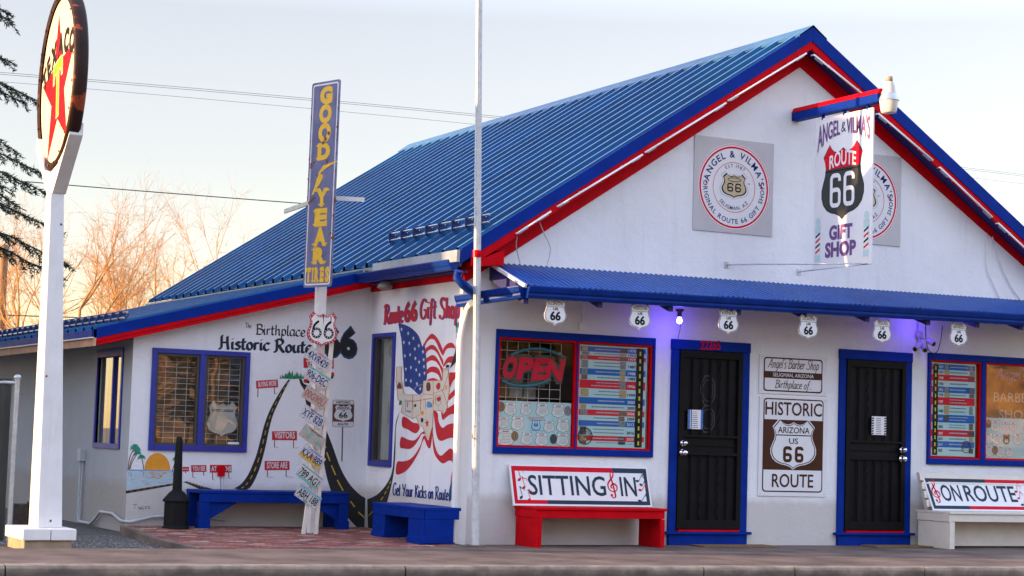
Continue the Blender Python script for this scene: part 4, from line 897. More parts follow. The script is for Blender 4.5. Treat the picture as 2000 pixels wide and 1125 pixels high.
for P, mt in ((((290,860),(300,810),(325,795),(345,830),(345,870),(310,870)), MBRN), (((650,800),(690,795),(700,850),(690,895),(650,890)), MBRN), (((765,850),(785,800),(815,805),(815,860),(790,885)), MRED), (((650,1080),(660,1030),(690,1030),(720,1060),(715,1095),(670,1100)), MSEA), (((885,890),(880,840),(892,825),(900,870)), MORA), (((770,990),(810,965),(825,1000),(795,1030)), MRED), (((310,1060),(330,1010),(350,1030),(335,1070)), MGRN), (((410,1090),(415,1030),(425,1030),(422,1090)), MSEA), (((495,1090),(505,1060),(525,1060),(520,1090)), MBLK), (((880,610),(900,575),(930,590),(915,610)), MBLK)): fill(mb, PS, [zz1(*p) for p in P], mt, .0055, True, 2)
stroke(mb, PS, [zz1(*p) for p in ((757,955),(825,950),(825,1050),(790,1080),(757,1050))], .6, MBLK, .0055, closed=True, smooth=False)
fill(mb, PS, [zz2(a, b) for a, b in star(537, 240, -50, .42, .1)], MRED, .006)
for P, mt in ((((475,185),(500,190),(498,230),(475,225)), MBLK), (((480,120),(505,118),(500,160),(478,155)), MORA), (((330,110),(375,115),(370,135),(330,125)), MSEA)): fill(mb, PS, [zz2(*p) for p in P], mt, .0055)
# painter figure with his brush
for P, mt in ((((1060,118),(1070,40),(1092,0),(1118,-18),(1125,-10),(1105,70),(1085,120)), MYEL), (((1005,225),(1050,150),(1085,125),(1090,195),(1045,262),(1005,245)), MCRM), (((1040,268),(1088,262),(1086,335),(1036,335)), MCRM), (((1038,262),(1062,215),(1090,195),(1088,262)), MRED), (((1012,342),(1082,330),(1086,432),(990,440)), MRED), (((990,440),(1082,438),(1042,510),(985,570),(935,622),(920,660),(945,590),(975,500)), MBLK)):
    fill(mb, PS, [zz1(*p) for p in P], mt, .0045)
for a in (222, 240): stroke(mb, PS, [zz1(1055,a), zz1(1088,a-8)], 1., MWHT, .006, smooth=False)
for a in (1010, 1030): stroke(mb, PS, [zz1(a,120), zz1(a+5,60), zz1(a+2,190)], 1.6, MTEAL, .004)
mb.build('mural_flag', shop)
mb = MB()
for off, mt, wd, k in ((1.5, MBLU, 3.8, .001), (0, MRED, 3.5, .0025)):
    script(mb, 'Route', PS, (750+off,632.5+off*.4), (787+off,629+off*.4), (1,-36), wd, mt, k)
    text(mb, '66', PS, (789+off,628), (815+off,625), (0,-35), mt, .05, k)
    script(mb, 'Gift', PS, (820+off,623+off*.4), (852+off,621.5+off*.4), (1,-38), wd, mt, k); script(mb, 'Shop', PS, (858+off,622+off*.4), (897+off,621+off*.4), (1,-40), wd, mt, k)
mb.build('mural_lettering', shop); mb = MB()
script(mb, 'Get Your Kicks on Route', PS, (767,967), (876,977.5), (.6,-24), 2.3, NAVY, .001)
text(mb, '6', PS, (876.5,985), (889.5,987), (0,-43), MDBL, .09, .001); stroke(mb, PS, [(893,955),(890.3,965),(890.3,975),(892.5,983)], 2.2, MDBL, .001)
mb.build('mural_lettering', shop)
# ================================================================== SIGNS AND THINGS ON THE WALLS
def screws(mb, Mf, pts, r=.008):
    for a, b in pts: disc(mb, Mf, a, b, r, r, STEEL, .002, 8)
# six state shields hanging from the porch gutter
STATES = [('ILLINOIS',1085,609,'farthest left, above the glowing-letters window'), ('MISSOURI',1250,618,''), ('KANSAS',1423,627,''), ('OKLAHOMA',1579,638,''), ('TEXAS',1723,646.5,''), ('NEW MEXICO',1872.5,653.5,'')]
SHT = pm('shield_top_tan', (.68,.62,.55), .5, .1, 20)
for nm, u, v, _ in STATES:
    p = F(u, v, PYE+.03); mb = MB(); o = Vector((p.x, p.y, p.z)); fx = frame(o, (1,0,0), (0,0,1)); ff = lambda a, b, k=0: fx(a, b, k)
    wd, ht = .268, .292
    mb.prism(shield(0,0,wd,ht), ff, -.008, .0, SIGNW); 
    band(mb, ff, shield(0,0,wd,ht,.97), shield(0,0,wd,ht,.93), INK, .0015)
    fill(mb, ff, [(a, b) for a, b in shield(0,0,wd,ht,.92) if b > .055], SHT, .001); stroke(mb, ff, [(-.105,.055),(.105,.055)], .004, INK, .0025, smooth=False)
    t_ = tw(nm, .036, .0); ww = min(.175, t_); text(mb, nm, ff, (-ww/2,.070), (ww/2,.070), (0,.036), INK, .0, .0025)
    textc(mb, 'US', ff, 0, .018, .026, INK, .03, .0025, sx=1.35); textc(mb, '66', ff, 0, -.088, .088, INK, .035, .0025, sx=1.0)
    for sx in (-.07, .07): mb.tube([fx(sx,.125,-.004), fx(sx,.17,-.004)], .004, STEEL, 5)
    mb.build('state_shield_sign', None, o, label='white route shield sign lettered %s hanging under the porch gutter' % nm, cat='sign', group='state shields under the porch gutter')
# framed sign panels on the front wall
def panel(name, corners, label, th=.012, y=0.0, mat=None):
    TL, TR, BR, BL_ = [F(*c, y) for c in corners]; x0 = (TL.x+BL_.x)/2; x1 = (TR.x+BR.x)/2; zt = (TL.z+TR.z)/2; zb_ = (BL_.z+BR.z)/2
    o = Vector(((x0+x1)/2, -.002, (zt+zb_)/2)); hw, hh = (x1-x0)/2, (zt-zb_)/2; mb = MB(); ff = frame(o+Vector((0,-th,0)), (1,0,0), (0,0,1))
    mb.box((o.x-hw, -th-.002, o.z-hh), (o.x+hw, -.002, o.z+hh), mat or SIGNW)
    screws(mb, ff, [(sx*(hw-.03), sz*(hh-.03)) for sx in (-1, 1) for sz in (-1, 1)])
    b = mb.build(name, None, o, .002, label, 'sign'); return b, ff, hw, hh
BRNM = pm('sign_brown', (.06,.019,.009), .4, .08, 4, spec=.15)
b, ff, hw, hh = panel('shop_sign', ((1482,691.6),(1614,698),(1614,773),(1481.5,769)), 'brown and white sign board reading Birthplace of, between the two doors')
mb = MB(); fill(mb, ff, rrect(-hw+.06,-hh+.03,hw-.07,hh-.03,.04), BRNM, .002); fill(mb, ff, rrect(-hw+.077,-hh+.047,hw-.087,hh-.047,.03), SIGNW, .003); H_ = hh*2
fill(mb, ff, [(-hw+.07,-.045),(hw-.08,-.045),(hw-.08,.035),(-hw+.07,.035)], BRNM, .004); mb.build('sign_border', b)
mb = MB(); script(mb, "Angel's Barber Shop", ff, (-hw+.12,.075), (hw-.13,.075), (.0,.11), .0085, BRNM, .0045, slant=.25); textc(mb, 'SELIGMAN, ARIZONA', ff, -.005, -.025, .042, SIGNW, .006, .0055)
script(mb, 'Birthplace of...', ff, (-hw+.22,-.16), (hw-.22,-.16), (0,.095), .009, BRNM, .0045, slant=.25); mb.build('lettering', b)
b, ff, hw, hh = panel('route_sign', ((1481.5,774),(1614,778),(1613,971),(1480,968)), 'tall brown historic route sign with white shield between the doors')
mb = MB(); T_ = lambda a: a
fill(mb, ff, rrect(-hw+.055,-hh+.05,hw-.06,hh-.02,.045), BRNM, .002); fill(mb, ff, rrect(-hw+.07,-hh+.065,hw-.075,hh-.035,.035), SIGNW, .003)
fill(mb, ff, [(-hw+.056,-hh+.31),(hw-.061,-hh+.31),(hw-.061,hh-.27),(-hw+.056,hh-.27)], BRNM, .004); mb.build('sign_border', b)
mb = MB(); cy = .03; fill(mb, ff, shield(0,cy,.66,.60), SIGNW, .0055); band(mb, ff, shield(0,cy,.66,.60,.96), shield(0,cy,.66,.60,.925), INK, .007); stroke(mb, ff, [(-.255,cy+.105),(.255,cy+.105)], .012, INK, .007, smooth=False); mb.build('shield', b)
mb = MB(); textc(mb, 'HISTORIC', ff, -.003, hh-.215, .15, BRNM, .012, .0055, sx=.86); textc(mb, 'ROUTE', ff, 0, -hh+.11, .15, BRNM, .012, .0055, sx=.86)
textc(mb, 'ARIZONA', ff, 0, cy+.13, .07, INK, .008, .008); textc(mb, 'US', ff, 0, cy+.005, .065, INK, .008, .008, sx=1.25); sixes(mb, ff, 0, cy-.215, .125, .19, .038, BRNM, .008, .35); mb.build('lettering', b)
TANM = pm('logo_tan', (.5,.40,.25), .5, .06, 8)
PGREY = pm('panel_grey', (.47,.455,.475), .35, .05, 3)
for corners, lab in ((((1357,264),(1511,281),(1506.5,462),(1351,449)), 'round gift shop logo panel on the gable, left one in full view'), (None, 'round gift shop logo panel on the gable, half hidden behind the hanging sign')):
    if corners is None:
        q = F(1757,482); wref = 1.118; hp = 1.112; TLx = q.x-wref; corners = None
        x0, x1, zb_, zt = q.x-wref, q.x, q.z, q.z+hp
        o = Vector(((x0+x1)/2, -.002, (zb_+zt)/2)); hw, hh = wref/2, hp/2; mb = MB(); ff = frame(o+Vector((0,-.012,0)), (1,0,0), (0,0,1)); mb.box((x0,-.014,zb_),(x1,-.002,zt), PGREY); screws(mb, ff, [(sx*(hw-.03), sz*(hh-.03)) for sx in (-1, 1) for sz in (-1, 1)]); b = mb.build('logo_panel', None, o, .002, lab, 'sign', 'round logo panels on the gable')
    else:
        b, ff, hw, hh = panel('logo_panel', corners, lab, mat=PGREY); b['group'] = 'round logo panels on the gable'
    mb = MB(); r = .505; cy = -.015
    disc(mb, ff, 0, cy, r+.012, r+.012, SIGNW, .001, 48)
    ring(mb, ff, 0, cy, r, .006, REDI, .003); ring(mb, ff, 0, cy, r-.032, .022, REDI, .003); ring(mb, ff, 0, cy, .295, .006, REDI, .003)
    for sx in (-1, 1): fill(mb, ff, star(sx*.385, cy+.03, .025), REDI, .003)
    mb.build('rings', b)
    mb = MB(); fill(mb, ff, shield(0,cy+.02,.40,.33), SIGNW, .003); band(mb, ff, shield(0,cy+.02,.40,.33,1.), shield(0,cy+.02,.40,.33,.985), INK, .0035); fill(mb, ff, shield(0,cy+.02,.35,.29), INK, .004); fill(mb, ff, shield(0,cy+.02,.35,.29,.9), TANM, .005); ring(mb, ff, 0, cy+.09, .09, .009, INK, .006, ry=.022); sixes(mb, ff, 0, cy-.055, .085, .105, .017, INK, .006, .3); mb.build('shield', b)
    mb = MB(); arctext(mb, "ANGEL & VILMA'S", ff, 0, cy, .355, R_(90), .075, NAVY, .02, .003, track=.22); arctext(mb, 'EST 1987', ff, 0, cy, .235, R_(88), .04, NAVY, .004, .003, track=.3)
    arctext(mb, 'ORIGINAL ROUTE 66 GIFT SHOP', ff, 0, cy, .43, R_(-90), .055, NAVY, .012, .003, below=True, track=.3); arctext(mb, 'SELIGMAN, AZ', ff, 0, cy, .268, R_(-90), .042, NAVY, .006, .003, below=True, track=.25)
    text(mb, 'TM', ff, (.19,cy+.05), (.22,cy+.05), (0,.015), INK, .01, .003); mb.build('lettering', b)
# ---- projecting beam, lamp and hanging sign
BX = 4.36
a = F(1553,217); bm_ = thing('sign_beam', (BX, 0, a.z), 'blue projecting beam with a red top holding the hanging shop sign', 'sign bracket')
y1 = S(1722,180,BX).y
mb = MB(); mb.box((BX-.06, y1, a.z-.125), (BX+.06, -.002, a.z-.03), BLUE); mb.build('beam', bm_, bevel=.006)
mb = MB(); mb.hexa([Vector((BX-.065,y1-.01,a.z-.029)), Vector((BX+.065,y1-.01,a.z-.029)), Vector((BX+.065,-.002,a.z-.029)), Vector((BX-.065,-.002,a.z-.029)), Vector((BX-.03,y1-.01,a.z+.03)), Vector((BX+.065,y1-.01,a.z+.03)), Vector((BX+.065,-.002,a.z+.03)), Vector((BX-.03,-.002,a.z+.03))], RED); mb.build('beam_cap', bm_, bevel=.004)
TLp, TRp, BRp = S(1595,234,BX), S(1707,210,BX), S(1702,516,BX)
mb = MB()
for t in (.12, .5, .9):
    yy = TLp.y + (TRp.y-TLp.y)*t; mb.box((BX-.015, yy-.012, TLp.z-.02), (BX+.015, yy+.012, a.z-.125), BLUE)
mb.build('hanger', bm_)
hs_ = MB(); zt, zb_ = (TLp.z+TRp.z)/2, BRp.z; ya, yb = TLp.y, (TRp.y+BRp.y)/2
hs_.box((BX-.012, yb, zb_), (BX+.012, ya, zt), SIGNW); oS = Vector((BX, (ya+yb)/2, (zt+zb_)/2))
hsign = hs_.build('hanging_sign', None, oS, .004, 'white two-sided shop sign with a black and red route shield hanging from the beam', 'sign')
ff = frame(Vector((BX-.012, (ya+yb)/2, (zt+zb_)/2)), (0,-1,0), (0,0,1), (-1,0,0)); HW, HH = (ya-yb)/2, (zt-zb_)/2
PUR = pm('sign_purple', (.13,.05,.20), .5, .12, 10)
z1 = lambda a, b: (-HW + (a-105)/(490-105)*2*HW, HH - ((b-128) + (a-105)*.17*(1 - (b-128)/960.))/960*2*HH)
mb = MB(); fill(mb, ff, shield(-.0,.11,.80,.90), INK, .002); fill(mb, ff, shield(0,.11,.80,.90,.975), pm('shield_black', (.02,.024,.022), .5), .003)
fill(mb, ff, [p for p in shield(0,.11,.80,.90,.972) if p[1] > .245], REDI, .004); fill(mb, ff, [(-.33,.232),(.33,.232),(.33,.245),(-.33,.245)], INK, .0045); mb.build('shield', hsign)
mb = MB()
arch = lambda hl, hr: (lambda a, b: (a, b))
def archtext(s, x0, x1, y, h, mat, bow, tail):
    V, Fs = glyphs(s, .02); xa = min(p[0] for p in V); xb = max(p[0] for p in V); P = []
    for x, y_ in V:
        t = (x-xa)/(xb-xa); b_ = y_/CAP; base = y - tail(t); top = y + h + bow(t); P.append(ff(x0+(x1-x0)*t, base+(top-base)*b_, .006))
    mb.add(P, Fs, mat)
archtext('ANGEL', -HW+.05, -.06, .66, .16, PUR, lambda t: .02*math.sin(t*3.14)-.03*(1-t), lambda t: .16*(1-t)**2)
archtext("VILMA'S", .06, HW-.04, .66, .16, PUR, lambda t: .02*math.sin(t*3.14)-.03*t, lambda t: .13*t**2)
script(mb, '&', ff, (-.05,.68), (.05,.68), (0,.12), .014, INK, .002)
archtext('ROUTE', -.25, .25, .30, .115, SIGNW, lambda t: .05*math.sin(t*3.14), lambda t: .03*(1-math.sin(t*3.14)))
mb2 = mb; mb2.v = [(x-.0035, y, z) if False else (x, y, z) for x, y, z in mb2.v]
sixes(mb, ff, 0, -.19, .205, .40, .05, SIGNW, .006, .25)
textc(mb, 'GIFT', ff, -.02, -.555, .15, PUR, .05, .002, sx=.95); textc(mb, 'SHOP', ff, -.02, -.755, .155, PUR, .05, .002, sx=1.0); mb.build('lettering', hsign)
for i in range(0): pass
mb = MB(); GLS = pm('pole_glass', (.45,.6,.62), .3, .1, 20)
for cx in (-HW+.085, HW-.085):
    fill(mb, ff, [(cx-.045,-.83),(cx+.045,-.83),(cx+.045,-.43),(cx-.045,-.43)], SIGNW, .002); fill(mb, ff, [(cx-.05,-.80),(cx+.05,-.80),(cx+.05,-.72),(cx-.05,-.72)], GLS, .003); fill(mb, ff, [(cx-.05,-.47),(cx+.05,-.47),(cx+.05,-.38),(cx-.05,-.38)], GLS, .003); disc(mb, ff, cx, -.33, .045, .05, GLS, .003)
    for i in range(4): y_ = -.71+i*.062; fill(mb, ff, [(cx-.043,y_),(cx+.043,y_+.045),(cx+.043,y_+.07),(cx-.043,y_+.025)], (REDI, INK)[i % 2], .0035)
mb.build('barber_poles', hsign)
mb = MB(); zz = zb_-.0
w0 = F(1418,517); w1 = F(1510,531)
rods = thing('sign_brace', (BX, -.0, zb_), 'thin steel rods bracing the foot of the hanging sign to the gable wall', 'bracket')
for p_ in (w0, F(1560,531)):
    m_ = MB(); m_.tube([p_+Vector((0,-.01,0)), Vector((BX-.014, yb+.06, zb_+.012))], .009, STEEL, 6); m_.build('rod', rods)
    m_ = MB(); m_.box((p_.x-.025,-.012,p_.z-.035),(p_.x+.025,-.001,p_.z+.035), STEEL); m_.build('wall_plate', rods)
# dusk lamp at the tip of the beam
lp = S(1741,190,BX); lp = Vector((BX, y1-.13, F(1741,195,y1-.13).z))
lamp = thing('yard_lamp', lp, 'white dusk to dawn yard lamp with ribbed shade at the tip of the blue beam', 'lamp')
LGR = pm('lamp_body', (.52,.5,.47), .4, .06, 20); LPL = pm('lamp_lens', (.6,.55,.5), .25, .05, 10)
mb = MB(); mb.lathe([(.045,.20),(.05,.195),(.06,.17),(.07,.11),(.075,.085),(.08,.07)], lp, LGR, 24); mb.tube([lp+Vector((0,.16,.09)), lp+Vector((0,.05,.09))], .02, STEEL, 8); mb.build('lamp_housing', lamp)
mb = MB(); mb.lathe([(.036,.26),(.04,.255),(.04,.20),(.036,.199)], lp, pm('photo_cell', (.33,.24,.18), .5), 16); mb.build('photo_cell', lamp)
mb = MB(); pr2 = []
n = 48; V = []
for h, r in ((.075,.075),(.0,.108),(-.012,.114)):
    for k in range(n): rr_ = r*(1+.03*(k % 2)); t = 2*math.pi*k/n; V.append(lp+Vector((rr_*math.cos(t), rr_*math.sin(t), h)))
mb.add(V, [(i*n+k, i*n+(k+1) % n, (i+1)*n+(k+1) % n, (i+1)*n+k) for i in range(2) for k in range(n)], STEEL, True); mb.build('reflector', lamp)
mb = MB(); mb.lathe([(.106,-.013),(.098,-.08),(.084,-.145),(.08,-.152),(0,-.153)], lp, LPL, 24); mb.build('lens', lamp)
# ---- blue party bulbs under the porch
BULB = em('blue_bulb', (.16,.12,1.), 3.2)
for i, (u, v) in enumerate(((1327,626), (1806,618))):
    p = F(u, v, -.3); t = thing('porch_bulb', p+Vector((0,0,.13)), ('glowing blue bulb under the porch beside the first door', 'glowing blue bulb under the porch behind the security cameras')[i], 'lamp', 'blue porch bulbs')
    mb = MB(); mb.lathe([(.05,.13),(.05,.11),(.028,.1),(.024,.04)], p, pm('bulb_socket', (.03,.02,.05), .5), 14); mb.build('socket', t)
    mb = MB(); mb.lathe([(.018,.04),(.03,.015),(.034,-.008),(.026,-.03),(0,-.04)], p, BULB, 14); mb.build('bulb', t)
    ld = bpy.data.lights.new('bulb_light', 'POINT'); lo = bpy.data.objects.new('bulb_light', ld); COL.objects.link(lo); ld.energy = 3.2; ld.color = (.16,.08,1.); ld.shadow_soft_size = .045; lo.location = p + Vector((0,-.0,-.05)); lo.parent = t; lo.matrix_parent_inverse = WM[t.name].inverted()
    ld.energy = (.7, .7)[i]
tagp(MB().tube([F(u, v, -.01) for u, v in smoothpts(((1329,632),(1328,645),(1324,662)),4)], .003, DWIRE, 5).build('bulb_wire', None, F(1327,640,-.01)), 'thin dark wire dropping from the first blue bulb to the door frame', 'wire')
# ---- security camera cluster and cable loop
CAMB = pm('camera_body', (.42,.40,.40), .4, .1, 20); LENS = pm('camera_lens', (.01,.01,.012), .1, .1, 20)
cp = F(1797,665,-.12); cl = thing('security_camera', F(1793,640,-.0), 'cluster of pale security cameras on the wall between second door and window', 'camera')
mb = MB(); mb.lathe([(.055,0),(.055,.03),(.04,.045),(0,.046)], (0,0,0), CAMB, 16, T=Matrix.Translation(F(1793,655,-.001)) @ Matrix.Rotation(R_(90),4,'X')); mb.tube([F(1793,625,-.02),F(1793,650,-.03)], .012, CAMB, 6); mb.build('mount', cl)
for u, v, du, dv in ((1797,672,-10,10), (1812,664,12,8), (1803,676,4,8)):
    p = F(u, v, -.14); q = F(u+du, v+dv, -.24); m_ = MB(); m_.tube([F(1793,657,-.04), p], .01, CAMB, 6); m_.tube([p, q], .034, CAMB, 12); d_ = (q-p).normalized(); m_.tube([q, q+d_*.006], .026, LENS, 12); m_.build('camera_head', cl)
tagp(MB().tube([F(u, v, -.05) for u, v in smoothpts(((1808,632),(1808,655),(1812,680),(1822,690),(1832,684),(1838,660),(1841,636)),5)], .0055, DWIRE, 5).build('cable_loop', None, F(1822,660,-.05)), 'black cable hanging in a loop under the porch beside the cameras', 'cable')
tagp(MB().tube([F(1140,588,-.02), F(1137,632,-.02)], .012, WALLW, 6).box((F(1136,636).x-.04,-.03,F(1136,645).z),(F(1136,636).x+.04,-.001,F(1136,631).z), WALLW).build('conduit', None, F(1137,640)), 'white painted conduit and box above the left shop window', 'conduit')
# ---- papers on the doors
PBL = pm('paper_blue', (.03,.13,.42), .6, .1, 10)
for i, (u0, v0, u1, v1) in enumerate(((1343,801,1373,837.5), (1702,814,1731,849))):
    p0 = F(u0, v1, -.046); p1 = F(u1, v0, -.046); o = (p0+p1)/2; mb = MB(); hw, hh = (p1.x-p0.x)/2, (p1.z-p0.z)/2; ff = frame(o, (1,0,0), (0,0,1)); mb.box((p0.x,-.049,p0.z),(p1.x,-.046,p1.z), PAPER); fk = frame(o+Vector((0,-.003,0)), (1,0,0), (0,0,1))
    for x0, x1 in ((-hw,-hw*.72), (hw*.7,hw)):
        if i == 0: fill(mb, fk, [(x0,-hh),(x1,-hh),(x1,hh),(x0,hh)], PBL, .001)
        else:
            for k in range(7): fill(mb, fk, [(x0,-hh+k*hh/3.6),(x1,-hh+k*hh/3.6+.012),(x1,-hh+k*hh/3.6+.03),(x0,-hh+k*hh/3.6+.018)], INK, .001)
    for k in range(9): fill(mb, fk, [(-hw*.42,hh*.8-k*hh*.2),(hw*random.uniform(.1,.42),hh*.8-k*hh*.2),(hw*.3,hh*.8-k*hh*.2-.006),(-hw*.42,hh*.8-k*hh*.2-.006)], REDI if k < 2 and i == 0 else INK, .001)
    if i == 0: fill(mb, fk, [(-hw*.62,-hh),(-hw*.5,-hh),(-hw*.5,hh),(-hw*.62,hh)], NAVY, .001)
    mb.build('door_notice', None, o, 0, ('white notice with blue side strips on the first black door', 'white notice with black striped edges on the second black door')[i], 'notice', 'paper notices on the doors')
# ================================================================== INSIDE THE WINDOWS
TEALP = pm('poster_teal', (.44,.63,.67), .5, .05, 4); PBLUE = pm('poster_blue', (.02,.13,.45), .5, .08, 4, spec=.1); PRED = pm('poster_red', (.66,.015,.035), .5, .08, 4, spec=.1); GREYT = pm('poster_text', (.16,.2,.23), .6); PHOTO = [pm('photo_dark', (.05,.045,.05), .5, .8, 60), pm('photo_brown', (.17,.09,.05), .5, .7, 60), pm('photo_grey', (.2,.2,.22), .5, .7, 60), pm('photo_tan', (.4,.3,.12), .5, .4, 60)]
YLW = pm('road_yellow', (.62,.6,.04), .6)
def lines(mb, ff, x0, x1, y0, y1, mat, n, k=.0015, al='r'):
    for i in range(n):
        y_ = y1-(y1-y0)*(i+.5)/n; h = (y1-y0)/n*.28; a0 = x0 + (random.uniform(0,.25)*(x1-x0) if al == 'r' else 0); a1 = x1 - (random.uniform(0,.25)*(x1-x0) if al == 'l' else 0)
        x = a0
        while x < a1-.004:
            w_ = random.uniform(.012,.04); fill(mb, ff, [(x,y_-h/2),(min(a1,x+w_),y_-h/2),(min(a1,x+w_),y_+h/2),(x,y_+h/2)], mat, k); x += w_+.005
def timeline(x0, x1, z0, z1, rows, road_right, label):
    o = Vector(((x0+x1)/2, .02, (z0+z1)/2)); mb = MB(); mb.box((x0,.02,z0),(x1,.024,z1), TEALP); ff = frame(Vector((x0,.02,z0)), (x1-x0,0,0), (0,0,z1-z0), (0,-1,0))
    tot = sum(r[1] for r in rows); t = .985; rx0, rx1 = (.84,.95) if road_right else (.05,.16)
    for yr_, h, colr in rows:
        hh = h/tot*.955; y0, y1 = t-hh, t; t -= hh
        if colr: fill(mb, ff, [(.02,y0),(.98,y0),(.98,y1),(.02,y1)], (PBLUE if colr == 'b' else PRED), .001)
        ink = SIGNW if colr else INK
        if road_right: text(mb, yr_, ff, (.72-.0*len(yr_),y0+hh*.25), (.83,y0+hh*.25), (0,min(.026,hh*.5)), ink, .02, .0025)
        else: text(mb, yr_, ff, (.18,y0+hh*.25), (.275,y0+hh*.25), (0,min(.026,hh*.5)), ink, .02, .0025)
        n = max(1, int(h*1.3)); lx0, lx1 = ((.18,.68) if road_right else (.42,.84)); lines(mb, ff, lx0, lx1, y0+hh*.15, y1-hh*.12, (pm('poster_text_pale', (.4,.42,.5), .6) if colr else GREYT), n, .0025, 'r' if road_right else 'l')
        for px in ((.04,.60) if road_right else (.30,.86)):
            if random.random() < .62:
                wp = random.uniform(.07,.12); fill(mb, ff, [(px,y0+hh*.08),(px+wp,y0+hh*.08),(px+wp,y1-hh*.06),(px,y1-hh*.06)], random.choice(PHOTO), .003)
    fill(mb, ff, [(rx0,.01),(rx1,.01),(rx1,.99),(rx0,.99)], INK, .0035)
    for i in range(13): y_ = .03+i*.074; c_ = (rx0+rx1)/2; fill(mb, ff, [(c_-.012,y_),(c_+.012,y_),(c_+.012,y_+.04),(c_-.012,y_+.04)], YLW, .0045)
    asp = (z1-z0)/(x1-x0); cx = .12 if road_right else .80; cy = .105; rx = .10; 
    V = []
    ring(mb, lambda a, b, k=0: ff(a, cy+(b)/asp, k), cx, 0, rx, .012, INK, .0042); ring(mb, lambda a, b, k=0: ff(a, cy+b/asp, k), cx, 0, .06, .005, INK, .0042)
    fa = lambda a, b, k=0: ff(cx+a, cy+b/asp, k)
    arctext(mb, "ANGEL & VILMA'S", fa, 0, 0, .068, R_(90), .022, INK, .02, .0042); band(mb, fa, shield(0,0,.07,.06), shield(0,0,.07,.06,.85), INK, .0042); textc(mb, '66', fa, 0, -.018, .03, INK, .03, .0042)
    return mb.build('poster', None, o, 0, label, 'poster')
def shieldposter(x0, x1, z0, z1, cells, label, pale=None, hot=None):
    o = Vector(((x0+x1)/2, .02, (z0+z1)/2)); mb = MB(); mb.box((x0,.02,z0),(x1,.024,z1), pale or TEALP); ff = frame(Vector((x0,.02,z0)), (1,0,0), (0,0,1), (0,-1,0)); W_, H_ = x1-x0, z1-z0
    for cx, cy, s in cells:
        q = (cx*W_, cy*H_); w_ = .155*s
        fill(mb, ff, shield(q[0],q[1],w_,w_*1.0), INK, .001); fill(mb, ff, shield(q[0],q[1],w_,w_*1.0,.95), PAPER, .002); stroke(mb, ff, [(q[0]-w_*.42,q[1]+w_*.22),(q[0]+w_*.42,q[1]+w_*.22)], .003, INK, .003, smooth=False)
        fill(mb, ff, [(q[0]-w_*.18,q[1]+w_*.28),(q[0]+w_*.18,q[1]+w_*.28),(q[0]+w_*.18,q[1]+w_*.33),(q[0]-w_*.18,q[1]+w_*.33)], REDI, .003); lines(mb, ff, q[0]-w_*.33, q[0]+w_*.33, q[1]-w_*.3, q[1]+w_*.16, GREYT, 6, .003)
    return mb, ff, W_, H_, o
wf, sp, h = PANEL[0]; zA, zB = h[2]+.03, h[3]-.03
lat = MB()
def lattice(mb, x0, x1, z0, z1, y, nx, nz, r=.004, mat=WHITE):
    for i in range(nx+1): x = x0+(x1-x0)*i/nx; mb.tube([(x,y,z0),(x,y,z1)], r, mat, 4)
    for i in range(nz+1): z = z0+(z1-z0)*i/nz; mb.tube([(x0,y+.006,z),(x1,y+.006,z)], r, mat, 4)
lx0, lx1 = sp[0]; zp = 1.57
lattice(lat, lx0+.02, lx1-.08, zA, zB, .15, 6, 11); tagp(lat.build('wire_grid', None, Vector(((lx0+lx1)/2,.15,zA))), 'white wire grid panel behind the glass in the left shop window', 'grid panel')
mb, ff, W_, H_, o = shieldposter(lx0, lx1-.005, zA-.01, zp, [(.165,.82,1),(.375,.82,.88),(.60,.82,1.05),(.82,.81,1.05),(.075,.51,.9),(.27,.50,1.08),(.70,.45,.9),(.89,.48,1.05),(.11,.17,1.35),(.40,.16,.95),(.60,.15,1.05),(.89,.16,1.05)], '')
for cx, cy, m_ in ((.04,.86,1), (.95,.82,2), (.235,.21,1), (.765,.17,0)): disc(mb, ff, cx*W_, cy*H_, .045, .055, PHOTO[m_], .004)
fill(mb, ff, shield(.52*W_,.47*H_,.12,.13), PBLUE, .002); fill(mb, ff, shield(.52*W_,.47*H_,.12,.13,.85), TEALP, .003); textc(mb, '66', ff, .52*W_, .44*H_, .04, PBLUE, .04, .004); lines(mb, ff, .4*W_, .64*W_, .57*H_, .66*H_, REDI, 3, .002); lines(mb, ff, .38*W_, .64*W_, .33*H_, .36*H_, PBLUE, 1, .002)
tagp(mb.build('poster', None, o), 'pale teal poster of twelve small white shields below the open sign', 'poster')
rows1 = [('1970',1.1,'b'),('1972',.8,''),('1978',.9,'r'),('1987',1.9,''),('1988',1.3,'b'),('1989',1.1,''),('1990s',1.8,'r'),('1999',1.9,''),('2000',1.4,'b'),('2005',1.2,''),('2006',1.2,'r'),('2009',1.1,''),('2012',1.2,'b'),('2016',2.0,''),('2020',1.1,'r'),(' . ',.7,'')]
timeline(sp[1][0]+.005, sp[1][1]-.02, zA-.005, zB, rows1, True, 'red white and blue timeline poster with its painted road on the right edge')
